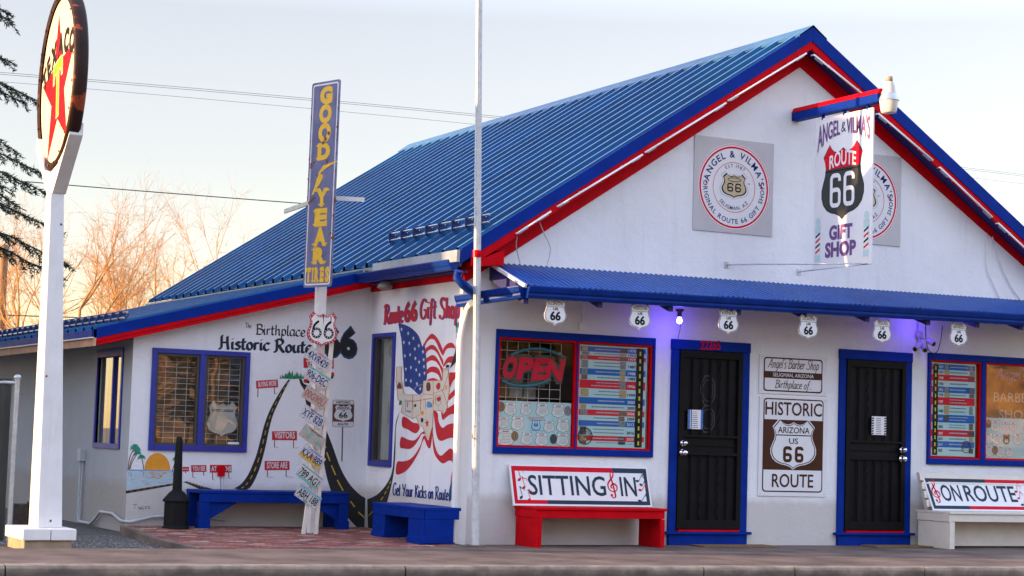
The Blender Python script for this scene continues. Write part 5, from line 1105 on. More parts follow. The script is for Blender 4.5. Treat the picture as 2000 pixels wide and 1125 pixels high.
# neon OPEN sign
NRED = pm('neon_red', (.7,.008,.04), .45, .1, 20, spec=.1); NTEAL = pm('neon_teal', (.02,.16,.22), .35, .1, 20); NBACK = pm('neon_back', (.06,.055,.05), .6, .2, 20)
oz = F(1040,718,.08); op = thing('open_sign', oz, 'unlit red OPEN neon sign with teal arcs in the left shop window', 'neon sign'); PN = onF(.075)
mb = MB(); zo = lambda a, b: (960+a/4.5, 640+b/4.5)
for i, ch in enumerate('OPEN'):
    x0 = (82,210,345,462)[i]; x1 = (205,345,470,612)[i]; text(mb, ch, PN, zo(x0,432+i*8), zo(x1,432+i*8), (32/4.5,-165/4.5), NRED, .055, .012)
mb.build('lettering', op)
mb = MB()
for i, ch in enumerate('OPEN'):
    x0 = (76,204,338,456)[i]; x1 = (212,352,477,622)[i]; text(mb, ch, PN, zo(x0,440+i*8), zo(x1,440+i*8), (34/4.5,-182/4.5), NBACK, .12, .004)
mb.build('backing', op)
mb = MB()
for P in (((160,245),(250,205),(390,185),(520,210),(620,255)), ((82,465),(180,505),(320,510),(430,490),(505,455))): mb.tube([PN(*zo(*p), .02) for p in smoothpts(P, 6)], .017, NTEAL, 8)
mb.build('arc', op)
# goods on the shelf behind
sh = MB(); 
for i, (x0, x1, z0, z1, c_) in enumerate(((.52,.75,1.60,1.86,(.3,.14,.05)),(.78,.95,1.62,1.95,(.42,.4,.4)),(.98,1.14,1.60,1.80,(.5,.48,.46)),(.6,.72,1.95,2.2,(.4,.16,.03)),(1.1,1.3,1.75,2.05,(.4,.39,.38)),(.8,1.05,2.05,2.2,(.14,.05,.02)),(1.15,1.3,2.1,2.2,(.3,.15,.05)))):
    m_ = MB(); m_.box((x0,.3+.04*i,z0),(x1,.36+.04*i,z1), pm('shirt_%d' % i, c_, .9, .4, 12, .2, 20)); tagp(m_.build('folded_shirt', None, Vector(((x0+x1)/2,.33,z0)), .01), ('brown','pale grey','white','orange brown','light grey','dark brown','tan')[i]+' shirt hung behind the open sign in the left window', 'shirt', 'shirts behind the open sign')
# right window
wf2, sp2, h2 = PANEL[1]; zA2, zB2 = h2[2]+.03, h2[3]-.03
rows2 = [('1927',1.2,'b'),('1947',1.1,''),('1948',1.3,'r'),('1950',1.3,''),('1972',1.3,'b'),('1978',1.0,''),('1987',1.7,'r'),('1988',2.1,''),('1997',1.7,'b'),('2001',1.6,''),('2003',1.4,'r'),('2015',1.1,''),('2017',1.3,'b'),('2022',1.3,'')]
timeline(sp2[0][0]+.005, sp2[0][1]-.03, zA2, zB2, rows2, False, 'red white and blue timeline poster with its painted road on the left edge')
mb, ff, W_, H_, o = shieldposter(sp2[1][0], sp2[1][1], zA2-.01, zA2+.50, [(.13,.8,1),(.26,.8,.75),(.36,.8,.8),(.045,.49,1),(.155,.48,.95),(.055,.18,1),(.2,.17,1),(.32,.16,.8),(.42,.5,1),(.55,.8,1),(.6,.45,1),(.7,.2,1)], '')
for cx, cy in ((.04,.85), (.13,.2)): disc(mb, ff, cx*W_, cy*H_, .05, .055, PHOTO[1], .004)
fill(mb, ff, shield(.275*W_,.48*H_,.11,.14), INK, .002); fill(mb, ff, [(.245*W_-.02,.55*H_),(.305*W_+.02,.55*H_),(.305*W_+.02,.59*H_),(.245*W_-.02,.59*H_)], REDI, .003); textc(mb, '66', ff, .275*W_, .40*H_, .045, SIGNW, .04, .004)
tagp(mb.build('poster', None, o), 'pale teal poster of shield outlines in the right shop window', 'poster')
NLIL = pm('neon_lilac', (.3,.25,.45), .3); NGL = pm('neon_clear', (.5,.48,.48), .3)
nb = thing('barber_neon', F(1960,800,.08), 'unlit lilac and white neon barber shop lettering in the right window', 'neon sign'); PN2 = onF(.08)
mb = MB(); script(mb, "Angel's", PN2, (1944,741), (2003,744), (0,-24), 1.4, NLIL, .004, slant=.2); mb.build('script_tube', nb)
mb = MB(); text(mb, 'BARBER', PN2, (1941,784), (2018,787), (0,-18), NGL, -.012, .004); text(mb, 'SHOP', PN2, (1951,818), (2010,820), (0,-18), NGL, -.012, .004); mb.build('letter_tube', nb)
mb = MB(); mb.box((sp2[1][0],.5,zA2),(sp2[1][1],.52,zB2), pm('amber_blind', (.5,.19,.04), .7, .35, 4)); tagp(mb.build('window_blind', None, Vector((8.0,.5,zA2))), 'amber brown blind behind the neon barber lettering', 'blind')
# mural wall window contents
lat = MB(); lattice(lat, -2.62, -1.6, .98, 1.98, D+.10, 8, 16, .0035); tagp(lat.build('wire_grid', None, Vector((-2.1,D+.1,.98))), 'white wire grid behind the mural wall window', 'grid panel')
shf = MB()
for z in (1.06, 1.30, 1.52, 1.74): shf.box((-2.75,D+.3,z),(-1.45,D+.7,z+.02), pm('shelf_wood', (.3,.24,.18), .6, .2, 6))
shelf = tagp(shf.build('display_shelf', None, Vector((-2.1,D+.5,1.06))), 'wooden display shelves behind the mural wall window', 'shelf')
gd = [pm('goods_%d' % i, c_, .6, .3, 20) for i, c_ in enumerate(((.4,.36,.3),(.3,.1,.05),(.15,.12,.1),(.45,.25,.1),(.2,.22,.25),(.5,.48,.45)))]
rr = random.Random(8); gi = 0
for z in (1.08, 1.32, 1.54, 1.76):
    x = -2.62
    while x < -1.6:
        w_ = rr.uniform(.05,.13); hgt = rr.uniform(.07,.17); m_ = MB(); mt = rr.choice(gd)
        if rr.random() < .5: m_.lathe([(w_*.38,0),(w_*.42,hgt*.1),(w_*.4,hgt*.85),(w_*.3,hgt)], (x+w_/2,D+.42,z), mt, 12)
        else: m_.hexa([Vector((x+a,D+.36+b,z)) for a, b in ((0,0),(w_,0),(w_,.06),(0,.06))]+[Vector((x+a,D+.37+b,z+hgt)) for a, b in ((.005,0),(w_-.005,0),(w_-.005,.04),(.005,.04))], mt)
        tagp(m_.build('souvenir', None, Vector((x+w_/2,D+.4,z)), .004), 'small souvenir standing on the shelves behind the mural wall window', 'souvenir', 'souvenirs on the window shelves'); x += w_+rr.uniform(.02,.06)
ms_o = PM(438,818); mq = thing('marquee_sign', ms_o+Vector((0,.07,-.2)), 'cream shield marquee with rows of little bulbs in the mural wall window', 'marquee'); cx, cz = ms_o.x, ms_o.z
ff = frame(Vector((cx, D+.07, cz)), (1,0,0), (0,0,1)); mb = MB(); mb.prism(shield(0,0,.36,.40), ff, -.02, .0, pm('marquee_cream', (.6,.55,.48), .5, .1, 10)); stroke(mb, ff, [(-.14,.105),(.14,.105)], .006, INK, .002, smooth=False); text(mb, 'A ROUTE 66 LANDMARK', ff, (-.13,.08), (.13,.08), (0,.018), INK, .02, .002); mb.build('board', mq)
mb = MB(); P = shield(0,0,.36,.40); per = []
for i in range(len(P)):
    a_, b_ = Vector(P[i-1]), Vector(P[i]); 
    for t in (0, .5): q = a_.lerp(b_, t); per.append(q)
for q in per: mb.lathe([(.0065,0),(.006,.006),(0,.009)], (0,0,0), SIGNW, 6, T=Matrix.Translation(ff(q.x,q.y,.002)) @ Matrix.Rotation(R_(90),4,'X'))
mb.build('bulbs', mq)
mb = MB(); p0 = PM(445,877); p1 = PM(474,864); mb.box((p0.x,D-.0+.012,p0.z),(p1.x,D+.014,p1.z), PAPER); fk = onF(D+.012); disc(mb, fk, 469,870, 3.6, 4.0, PBLUE, .002, 8); fill(mb, fk, [(447,871),(462,872),(462,873.5),(447,872.5)], PBLUE, .002); tagp(mb.build('alarm_sticker', None, (p0+p1)/2), 'small white alarm company sticker low in the mural wall window', 'sticker')
# ================================================================== BENCHES
def bench_front(x0, x1, yf, yb, ztop, leg_l, leg_r, mat, mat_side, label, apron=.10, over=.0):
    o = thing('bench', ((x0+x1)/2, (yf+yb)/2, 0), label, 'bench', 'plank benches along the shop walls')
    m = MB(); m.box((x0-over, yf-.012, ztop-.03), (x1+over, yb, ztop), mat); m.build('seat', o, bevel=.006)
    m = MB(); m.box((x0+leg_l, yf+.006, ztop-.03-apron), (x1-.012, yf+.03, ztop-.031), mat); m.build('apron', o, bevel=.004)
    return o
# red bench before the left shop window (solid panel ends)
x0, x1, yf, yb, zt = .70, 2.33, -.54, -.03, .432
rb_ = bench_front(x0, x1, yf, yb, zt, .025, .3, RED, RED, 'bright red wooden bench with solid panel ends under the left shop window', .085, .01)
m = MB(); m.box((x0+.0,yf+.036,0),(x0+.03,yb-.03,zt-.116),RED); m.box((x0-.004,yf+.0,0),(x0+.034,yf+.035,zt-.116),RED); m.box((x0+.038,yf+.008,0),(x0+.075,yf+.05,zt-.10),RED); m.box((x0-.008,yf+.0,zt-.115),(x0+.022,yb-.02,zt-.031),RED); m.build('leg', rb_, bevel=.004)
m = MB(); m.box((x1-.06,yf+.035,0),(x1-.025,yb-.03,zt-.031),RED); m.box((x1-.07,yf+.0,0),(x1-.012,yf+.034,zt-.12),RED); m.build('leg', rb_, bevel=.004)
# pale bench on the right with slatted back
x0, x1, yf, yb, zt = 6.20, 9.0, -.72, -.10, .446
wb_ = bench_front(x0, x1, yf, yb, zt, .0, .3, CREAM, CREAM, 'worn cream wooden bench with a slatted back under the right shop window', .09, .005)
m = MB(); m.box((x0+.005,yf+.036,0),(x0+.035,yb-.03,zt-.128),CREAM); m.box((x0+.0,yf-.004,.0),(x0+.075,yf+.035,zt-.125),CREAM); m.box((x0-.006,yf+.0,zt-.124),(x0+.022,yb-.02,zt-.031),CREAM); m.build('leg', wb_, bevel=.004)
m = MB(); m.box((x0+.08,yf+.32,0.02),(x1,yf+.34,zt-.125),CREAM); m.build('stretcher', wb_)
m = MB()
for i in range(4):
    z0 = zt+.04+i*.105; y_ = yb-.24+.045*i; m.hexa([Vector((x0-.03,y_,z0)),Vector((x1,y_,z0)),Vector((x1,y_+.03,z0)),Vector((x0-.03,y_+.03,z0)),Vector((x0-.03,y_+.02,z0+.085)),Vector((x1,y_+.02,z0+.085)),Vector((x1,y_+.05,z0+.085)),Vector((x0-.03,y_+.05,z0+.085))], CREAM)
m.beam(Vector((x0+.03,yb-.17,zt)), Vector((x0+.03,yb+.01,zt+.45)), .03, .05, CREAM, up=(0,1,0)); m.build('backrest', wb_, bevel=.003)
# blue benches before the murals
x0, x1, yf, yb, zt, zg = -2.225, -.42, 1.97, 2.47, .472, .045
bb = thing('bench', ((x0+x1)/2, 2.2, zg), 'long blue wooden bench in front of the road mural behind the licence plates', 'bench', 'plank benches along the shop walls')
m = MB(); m.box((x0,yf,zt-.035),(x1,yb,zt),BLUE); m.build('seat', bb, bevel=.006)
m = MB(); m.box((x0+.005,yf+.006,zt-.13),(x1-.005,yf+.04,zt-.036),BLUE); m.build('apron', bb, bevel=.004)
for sx, xx in ((1, x0), (-1, x1)):
    m = MB(); a_, b_ = sorted((xx+sx*.004, xx+sx*.125)); m.box((a_,yf+.012,zg+.09),(b_,yf+.10,zt-.131),BLUE); m.box((a_-.01,yf-.002,zg-.01),(b_+.01,yf+.11,zg+.10),BLUE)
    c_, d_ = sorted((xx+sx*.126, xx+sx*.52)); m.hexa([Vector((xx+sx*.126,yf+.05,zt-.33)),Vector((xx+sx*.13,yf+.05,zt-.33)),Vector((xx+sx*.13,yf+.09,zt-.33)),Vector((xx+sx*.126,yf+.09,zt-.33)),Vector((xx+sx*.126,yf+.05,zt-.131)),Vector((xx+sx*.46,yf+.05,zt-.131)),Vector((xx+sx*.46,yf+.09,zt-.131)),Vector((xx+sx*.126,yf+.09,zt-.131))], BLUE)
    m.box((a_,yb-.1,zg),(b_,yb-.01,zt-.036),BLUE); m.build('leg', bb, bevel=.004)
xf, xb, y0, y1, zt, zg = -.50, -.03, -.20, 1.12, .40, .02
sbn = thing('bench', (-.27, .45, zg), 'short blue wooden bench beside the flag mural at the corner', 'bench', 'plank benches along the shop walls')
m = MB(); m.box((xf,y0,zt-.035),(xb,y1,zt),BLUE); m.build('seat', sbn, bevel=.006)
m = MB(); m.box((xf+.004,y0+.005,zt-.125),(xf+.04,y1-.005,zt-.036),BLUE); m.box((xf+.045,y0+.004,zt-.125),(xb-.02,y0+.035,zt-.036),BLUE); m.build('apron', sbn, bevel=.004)
for ya, yb_ in ((y0+.006,y0+.35),(y1-.34,y1-.006)):
    m = MB(); m.box((xf+.01,ya,zg+.06),(xf+.045,yb_,zt-.126),BLUE); m.box((xf-.004,ya-.008,zg-.01),(xf+.06,yb_+.008,zg+.065),BLUE); m.box((xf+.046,ya,zg),(xb-.08,ya+.035,zt-.126),BLUE); m.hexa([Vector((xf+.1,yb_-.03,zt-.3)),Vector((xf+.12,yb_-.03,zt-.3)),Vector((xf+.12,yb_,zt-.3)),Vector((xf+.1,yb_,zt-.3)),Vector((xf+.05,yb_-.03,zt-.126)),Vector((xb-.05,yb_-.03,zt-.126)),Vector((xb-.05,yb_,zt-.126)),Vector((xf+.05,yb_,zt-.126))], BLUE); m.build('leg', sbn, bevel=.004)
# boards standing on the benches, leaning on the wall
def note(mb, ff, x, y, s, mat, rot=0.0, flag=1):
    c, q = math.cos(rot), math.sin(rot); tr = lambda a, b: (x+(a*c-b*q)*s, y+(a*q+b*c)*s)
    fill(mb, ff, [tr(.17*math.cos(t*.52), .12*math.sin(t*.52)+.05*math.cos(t*.52)) for t in range(12)], mat, .003); stroke(mb, ff, [tr(.15,.02), tr(.15,.95)], .05*s, mat, .003, smooth=False)
    if flag == 1: stroke(mb, ff, [tr(.15,.95), tr(.3,.75), tr(.5,.7), tr(.5,.45)], .075*s, mat, .003, taper=lambda t: 1.2-t*.9)
    if flag == 2: stroke(mb, ff, [tr(.15,.95), tr(.65,.85)], .13*s, mat, .003, smooth=False); stroke(mb, ff, [tr(.15,.75), tr(.65,.65)], .06*s, mat, .003, smooth=False); stroke(mb, ff, [tr(.65,.85), tr(.65,-.1)], .05*s, mat, .003, smooth=False); fill(mb, ff, [tr(.5+.17*math.cos(t*.52), -.1+.12*math.sin(t*.52)) for t in range(12)], mat, .003)
def clef(mb, ff, x, y, s, mat):
    P = [(.02,-.62),(-.14,-.66),(-.2,-.55),(-.1,-.48),(.02,-.56)]; T_ = lambda p: (x+p[0]*s, y+p[1]*s)
    disc(mb, ff, x-.13*s, y-.56*s, .085*s, .085*s, mat, .003, 14)
    stroke(mb, ff, [T_(p) for p in ((-.16,-.62),(-.02,-.74),(.1,-.66),(.12,-.5),(.02,.2),(-.08,.62),(.0,.92),(.1,.98),(.14,.8),(.05,.55),(-.18,.32),(-.32,.08),(-.26,-.2),(-.02,-.34),(.22,-.28),(.3,-.06),(.18,.12),(-.0,.12),(-.12,-.02),(-.04,-.14))], .085*s, mat, .003, taper=lambda t: .65+.6*math.sin(t*9)**2)
def leanboard(name, bl, br, wd, ht, tilt, label):
    bl = Vector(bl); br = Vector(br); ex = (br-bl).normalized(); ez = (Vector((0,math.sin(tilt),0)) + Vector((0,0,math.cos(tilt)))); n = ex.cross(ez).normalized(); ff0 = frame(bl, ex, ez, n)
    m = MB(); m.prism([(0,0),(wd,0),(wd,ht),(0,ht)], ff0, -.018, 0, PAPER); b = m.build(name, None, (bl+br)/2, .002, label, 'sign', 'lettered boards on the benches'); return b, ff0
def boardframe(mb, ff, W_, H_, ca, cb, ta, tb, wd=.055, g=.02):
    x0, x1, y0, y1 = g, W_-g, g, H_-g; xt, xb_ = x0+(x1-x0)*ta, x0+(x1-x0)*tb
    for P, c_ in (([(x0,y1-wd),(xt,y1-wd),(xt,y1),(x0,y1)],ca), ([(xt,y1-wd),(x1,y1-wd),(x1,y1),(xt,y1)],cb), ([(x0,y0),(xb_,y0),(xb_,y0+wd*.8),(x0,y0+wd*.8)],ca), ([(xb_,y0),(x1,y0),(x1,y0+wd*.8),(xb_,y0+wd*.8)],cb), ([(x0,y0+wd*.8),(x0+wd*.75,y0+wd*.8),(x0+wd*.75,y1-wd),(x0,y1-wd)],ca), ([(x1-wd*.75,y0+wd*.8),(x1,y0+wd*.8),(x1,y1-wd),(x1-wd*.75,y1-wd)],cb)):
        fill(mb, ff, P, c_, .001)
p0 = F(1003,985.5,-.17); p1 = F(1274,989.5,-.17); zz = .434
b, ff = leanboard('bench_board', (p0.x,-.17,zz), (p1.x,-.17,zz), p1.x-p0.x, .465, R_(17), 'white board lettered SITTING IN leaning on the red bench'); W_, H_ = p1.x-p0.x, .465
m = MB(); boardframe(m, ff, W_, H_, REDI, SLATE, .74, .235); m.build('border', b)
m = MB(); SX = lambda px: (px-110)/(1700-110)*W_
text(m, 'SITTING', ff, (SX(298),.125), (SX(1180),.125), (0,.215), SLATE, .012, .002); text(m, 'IN', ff, (SX(1350),.125), (SX(1540),.125), (0,.215), SLATE, .012, .002); m.build('lettering', b)
m = MB(); clef(m, ff, SX(1262), .235, .185, REDI)
for x, y, s, mt, ro, fl_ in ((205,.29,.14,REDI,.2,1),(245,.2,.13,REDI,.25,1),(205,.09,.13,SLATE,.2,1),(290,.065,.12,REDI,.2,1),(1560,.30,.12,SLATE,-.6,2),(1580,.195,.12,REDI,-.7,1),(1560,.07,.13,SLATE,-.7,1)): note(m, ff, SX(x), y, s, mt, ro, fl_)
m.build('music_notes', b)
p0 = F(1823,1000,-.40); W_ = 2.3
b, ff = leanboard('bench_board', (p0.x,-.40,.448), (p0.x+W_,-.40,.448), W_, .46, R_(28), 'white board lettered ON ROUTE leaning on the cream bench')
m = MB(); boardframe(m, ff, W_, .46, SLATE, REDI, .42, .25); m.build('border', b)
SX2 = lambda px: (F(px+2, 970, -.32).x - p0.x)
m = MB(); text(m, 'ON', ff, (SX2(1839),.13), (SX2(1877),.13), (0,.21), SLATE, .012, .002); text(m, 'ROUTE', ff, (SX2(1885),.13), (SX2(1985),.13), (0,.21), SLATE, .012, .002); text(m, '66', ff, (SX2(2012),.13), (SX2(2040),.13), (0,.21), SLATE, .012, .002); m.build('lettering', b)
m = MB(); clef(m, ff, SX2(1829), .235, .18, REDI)
for x, y, s, mt, ro, fl_ in ((1987,.27,.14,REDI,-.3,1),(1988,.18,.12,REDI,-.35,1),(1991,.09,.14,SLATE,-.5,1),(2002,.1,.13,SLATE,-.4,1)): note(m, ff, SX2(x), y, s, mt, ro, fl_)
m.build('music_notes', b)
# door mats
MAT_ = pm('coir_mat', (.2,.11,.04), .95, .3, 30, .4, 150)
for i, (x0, x1) in enumerate(((2.93,3.95), (5.36,6.34))):
    m = MB(); m.box((x0,-.42,.001),(x1,-.10,.016), MAT_); tagp(m.build('door_mat', None, Vector(((x0+x1)/2,-.26,0)), .004), ('brown coir mat on the pavement before the first black door', 'brown coir mat on the pavement before the second black door')[i], 'door mat', 'coir mats at the doors')
# ================================================================== SMOKERS' POST, POST WITH PLATES, FLAGPOLE
ap = Vector((-2.475, 2.02, .04)); asht = thing('ash_post', ap, 'black urn shaped smokers post standing before the road mural', 'ashtray')
m = MB(); m.lathe([(.0,0),(.155,0),(.155,.02),(.137,.035),(.137,.30),(.133,.305)], ap, BLACK, 12, smooth=False); m.build('base', asht, bevel=.004)
m = MB(); m.lathe([(.155,.30),(.16,.315),(.15,.33),(.09,.40),(.055,.43)], ap, BLACK, 12, smooth=False); m.build('shoulder', asht)
m = MB(); m.lathe([(.055,.43),(.05,.6),(.038,.96),(.036,1.0),(.026,1.02),(0,1.022)], ap, BLACK, 12); m.build('neck', asht)
YP = 1.30; PP = onF(YP)
pst = thing('sign_post', F(605,1045,YP), 'white wooden post with two leaning slats carrying signs and licence plates', 'post')
m = MB(); a_, b_ = F(609,1046,YP), F(627,560,YP); t_ = F(634,180,YP)
yq = YP+.17; a_, b_, t_ = F(610,1046,yq), F(627,560,yq), F(635,180,yq); m.beam(Vector((a_.x,yq,.01)), Vector((b_.x,yq,b_.z)), .105, .105, WORN, up=(0,1,0)); m.beam(Vector((b_.x,yq,b_.z)), Vector((t_.x,yq,t_.z)), .08, .06, WORN, up=(0,1,0)); m.build('post', pst, bevel=.005)
for (u0, v0), (u1, v1) in (((592,1044),(640,700)), ((616,1047),(649,655))):
    m = MB(); p, q = F(u0,v0,YP-.05), F(u1,v1,YP-.05); p.z = .012; m.beam(p, q, .045, .028, CREAM, up=(0,1,0)); m.build('slat', pst, bevel=.003)
# vertical tyre sign
TLs, TRs, BRs, BLs = (-1.34,1.55), None, None, None
gz0, gz1 = F(620,561,YP).z, F(638,159,YP).z
c_top, c_bot = F(638.5,159,1.22), F(620.5,561,1.22)
th = R_(-72); exg = Vector((math.cos(th), math.sin(th), 0)); up_ = (c_top-c_bot); Hs = up_.length; up_ = up_.normalized(); nrm = exg.cross(up_).normalized()
og = (c_top+c_bot)/2 + nrm*.01
ENAM = pm('enamel_blue', (.13,.135,.25), .3, .25, 5, .05, 30, chip=(.16,.08,.05), chip_amt=-.02, chip_scale=11, streak=.35, streak_col=(.3,.28,.36)); GOLD = pm('enamel_yellow', (.70,.42,.04), .35, .1, 14, chip=(.2,.1,.05), chip_amt=-.05, chip_scale=16)
WS = .49; ff = frame(og, exg, up_, nrm); m = MB(); m.prism(rrect(-WS/2,-Hs/2,WS/2,Hs/2,.03), ff, -.012, 0, ENAM); tsg = m.build('tyre_sign', None, og, .003, 'tall narrow faded blue enamel tyre sign with yellow letters on the white post', 'sign')
m = MB(); A = rrect(-WS/2+.025,-Hs/2+.025,WS/2-.025,Hs/2-.025,.03); B = rrect(-WS/2+.04,-Hs/2+.04,WS/2-.04,Hs/2-.04,.025); band(m, ff, A, B, SIGNW, .001)
rr = random.Random(12)
for i in range(46):
    s_ = rr.choice((-1,1)); y_ = rr.uniform(-Hs/2,Hs/2); r_ = rr.uniform(.005,.016)
    fill(m, ff, [(s_*(WS/2-rr.uniform(.004,.02))+r_*math.cos(t)*rr.uniform(.5,1.2), y_+r_*1.6*math.sin(t)*rr.uniform(.5,1.2)) for t in (0,.9,1.8,2.7,3.6,4.5,5.4)], RUST, .002)
for x_, y_, r_ in ((.03,Hs/2-.66,.03),(.09,Hs/2-.60,.022),(.0,Hs/2-.70,.02),(.08,Hs/2-.92,.024),(-.19,.22,.03),(-.15,.25,.018),(.25,-.2,.03),(.24,-.62,.03),(.2,-.57,.018)): fill(m, ff, [(x_+r_*math.cos(t)*rr.uniform(.5,1.3), y_+r_*math.sin(t)*rr.uniform(.6,1.5)) for t in (0,.8,1.6,2.4,3.2,4,4.8,5.6)], RUST, .004)
stroke(m, ff, [(-WS/2,Hs/2-1.42),(-.22,Hs/2-1.37),(-.1,Hs/2-1.31)], .02, RUST, .004)
m.build('sign_border', tsg)
SERIF = {'G':[(.62,.78,.1,.22)],'D':[(-.1,0,.3,.12),(-.1,.88,.3,.12)],'Y':[(-.1,.9,.42,.1),(.68,.9,.42,.1),(.25,0,.5,.1)],'E':[(-.12,0,.3,.12),(-.12,.88,.3,.12),(.85,.0,.14,.3),(.85,.72,.14,.28)],'A':[(-.12,0,.42,.1),(.68,0,.42,.1)],'R':[(-.12,0,.44,.1),(-.12,.9,.3,.1),(.75,0,.35,.1)],'T':[(.25,0,.5,.1),(-.02,.72,.14,.25),(.88,.72,.14,.25)],'I':[(-.5,0,2,.1),(-.5,.9,2,.1)],'S':[],'O':[]}
def slab(mb, ch, cx, y, wd, h, mat):
    text(mb, ch, ff, (cx-wd/2,y), (cx+wd/2,y), (0,h), mat, .07, .002)
    for a, b, c, d in SERIF[ch]: fill(mb, ff, [(cx-wd/2+a*wd,y+b*h),(cx-wd/2+(a+c)*wd,y+b*h),(cx-wd/2+(a+c)*wd,y+(b+d)*h),(cx-wd/2+a*wd,y+(b+d)*h)], mat, .0028)
m = MB(); yv = lambda px: Hs/2 - (px-25)/(1075-25)*Hs
for ch, a, b in (('G',60,135),('O',152,232),('O',248,330),('D',348,422),('Y',580,660),('E',683,760),('A',780,860),('R',880,952)):
    slab(m, ch, .015, yv(b), .22, yv(a)-yv(b), GOLD)
x_ = -.2
for ch, wd in (('T',.085),('I',.024),('R',.075),('E',.068),('S',.072)): slab(m, ch, x_+wd/2, yv(1045), wd, yv(980)-yv(1045), GOLD); x_ += wd+.02
m.build('lettering', tsg)
m = MB()
fill(m, ff, [(a, yv(b)) for a, b in ((-.17,605),(-.12,560),(-.085,520),(-.05,500),(.015,502),(.02,520),(-.04,555),(-.085,570),(-.135,600))], GOLD, .002)
for i in range(7): stroke(m, ff, [(-.06+.012*i, yv(500-i*6)), (.05+.03*i, yv(470-i*4)), (.13+.022*i, yv(455-i*1.5))], .022, GOLD, .003, taper=lambda t: 1.25-t)
m.build('winged_foot', tsg)
# side arms of the sign
zc = F(656,388,YP).z
m = MB(); p = F(602,397,YP+.12); q = G(556,413,p.z); m.beam(p, q, .02, .05, STEEL); m.build('arm', pst)
m = MB(); p = F(652,387,YP+.0); q = F(712,381.5,YP-.1); m.beam(p, Vector((q.x,q.y,p.z+.0)), .02, .05, WORN); m.build('arm', pst)
# round-nosed route shield with reflector buttons
o = F(630,643,YP-.10); ff = frame(o, (1,0,0), (0.02,0,1), (0,-1,0)); m = MB(); m.prism(shield(0,0,.36,.40), ff, -.012, 0, pm('shield_old_red', (.38,.025,.03), .5, .25, 16, chip=(.2,.09,.05), chip_amt=.12, chip_scale=20)); shd = m.build('route_shield', None, o, .003, 'rusty old route shield with a red border and studded figures on the white post', 'sign')
m = MB(); fill(m, ff, shield(0,-.0,.36,.40,.84), WORN, .002)
for x_, y_, l_ in ((-.0,.16,.12),(.09,.15,.1),(-.01,.17,.05)): stroke(m, ff, [(x_,y_),(x_+.004,y_-l_*.5),(x_,y_-l_)], .014, RUST, .0035, taper=lambda t: 1.1-t)
for x_ in (-.07, .075):
    a0 = (x_, -.05); ring(m, ff, x_, -.045, .048, .026, INK, .004, 24); stroke(m, ff, [(x_-.046,-.03),(x_-.03,.04),(x_+.02,.09)], .026, INK, .0045)
    for t in range(10): q = (x_+.048*math.cos(t*.63), -.045+.048*math.sin(t*.63)); disc(m, ff, q[0], q[1], .006, .006, SIGNW, .006, 6)
m.build('figures', shd)
m = MB(); P = shield(0,0,.36,.40,.92)
for i in range(0, len(P)): q = P[i]; disc(m, ff, q[0], q[1], .0065, .0065, SIGNW, .003, 6)
m.build('reflectors', shd)
# licence plates
PLY = pm('plate_yellow', (.55,.36,.03), .45, .1); PLG = pm('plate_green', (.06,.28,.16), .5, .2, 14); PLT = pm('plate_teal', (.12,.40,.34), .5, .25, 14); PLSK = pm('plate_sky', (.2,.36,.42), .5, .15, 12); PLP = pm('plate_pale', (.5,.49,.5), .45, .08, 6); PLPK = pm('plate_pink', (.5,.36,.33), .5, .15, 10); PLO = pm('plate_orange', (.5,.2,.06), .5, .1); PLRB = pm('plate_rust', (.36,.1,.07), .5, .2); PLTN = pm('plate_tan', (.42,.33,.29), .5, .15, 14)
plates = [ # corners TL, TR, BR, BL in picture order, base, digits, ink, top word, bands, label
 (((610,678),(647,705),(633,725),(596,697)), PLP, '4XVR429', NAVY, ('California', REDI, 1), [], 'white licence plate with a red script heading, topmost on the post'),
 (((604,714),(648,741),(634,762),(591,733)), PLP, '906-DEC', NAVY, ('', None, 0), [('t', PLT, .24), ('b', PLPK, .16)], 'licence plate with a green ridge above and a red band below'),
 (((599,752),(644,780),(632,802),(587,771)), PLTN, '00G90U', PLRB, ('', None, 0), [], 'faded tan licence plate with worn red figures'),
 (((594,790),(640,816),(625,842),(585,809)), PLP, 'XYF 82B', NAVY, ('TEXAS', NAVY, 0), [], 'white licence plate reading XYF with dark blue figures'),
 (((597,829),(638,859),(622,880),(584,846)), PLTN, 'TUR-136', PLT, ('CENTURY', INK, 0), [], 'faded grey licence plate with blurred green figures'),
 (((597,867),(637,897),(621,917),(583,888)), PLP, 'KXA 889', NAVY, ('ARKANSAS', PBLUE, 0), [('b', PLY, .36)], 'white licence plate with a yellow lower half'),
 (((591,908),(630,938),(618,956),(578,923)), PLP, '789 AG1', INK, ('', None, 0), [('b', PLT, .2), ('t', PLG, .1)], 'pale green edged licence plate reading AG1'),
 (((587,945),(629,974),(615,995),(575,965)), PLP, 'ABH 188', INK, ('', None, 0), [('t', PLSK, .26)], 'white licence plate with a sky blue top, lowest on the post')]
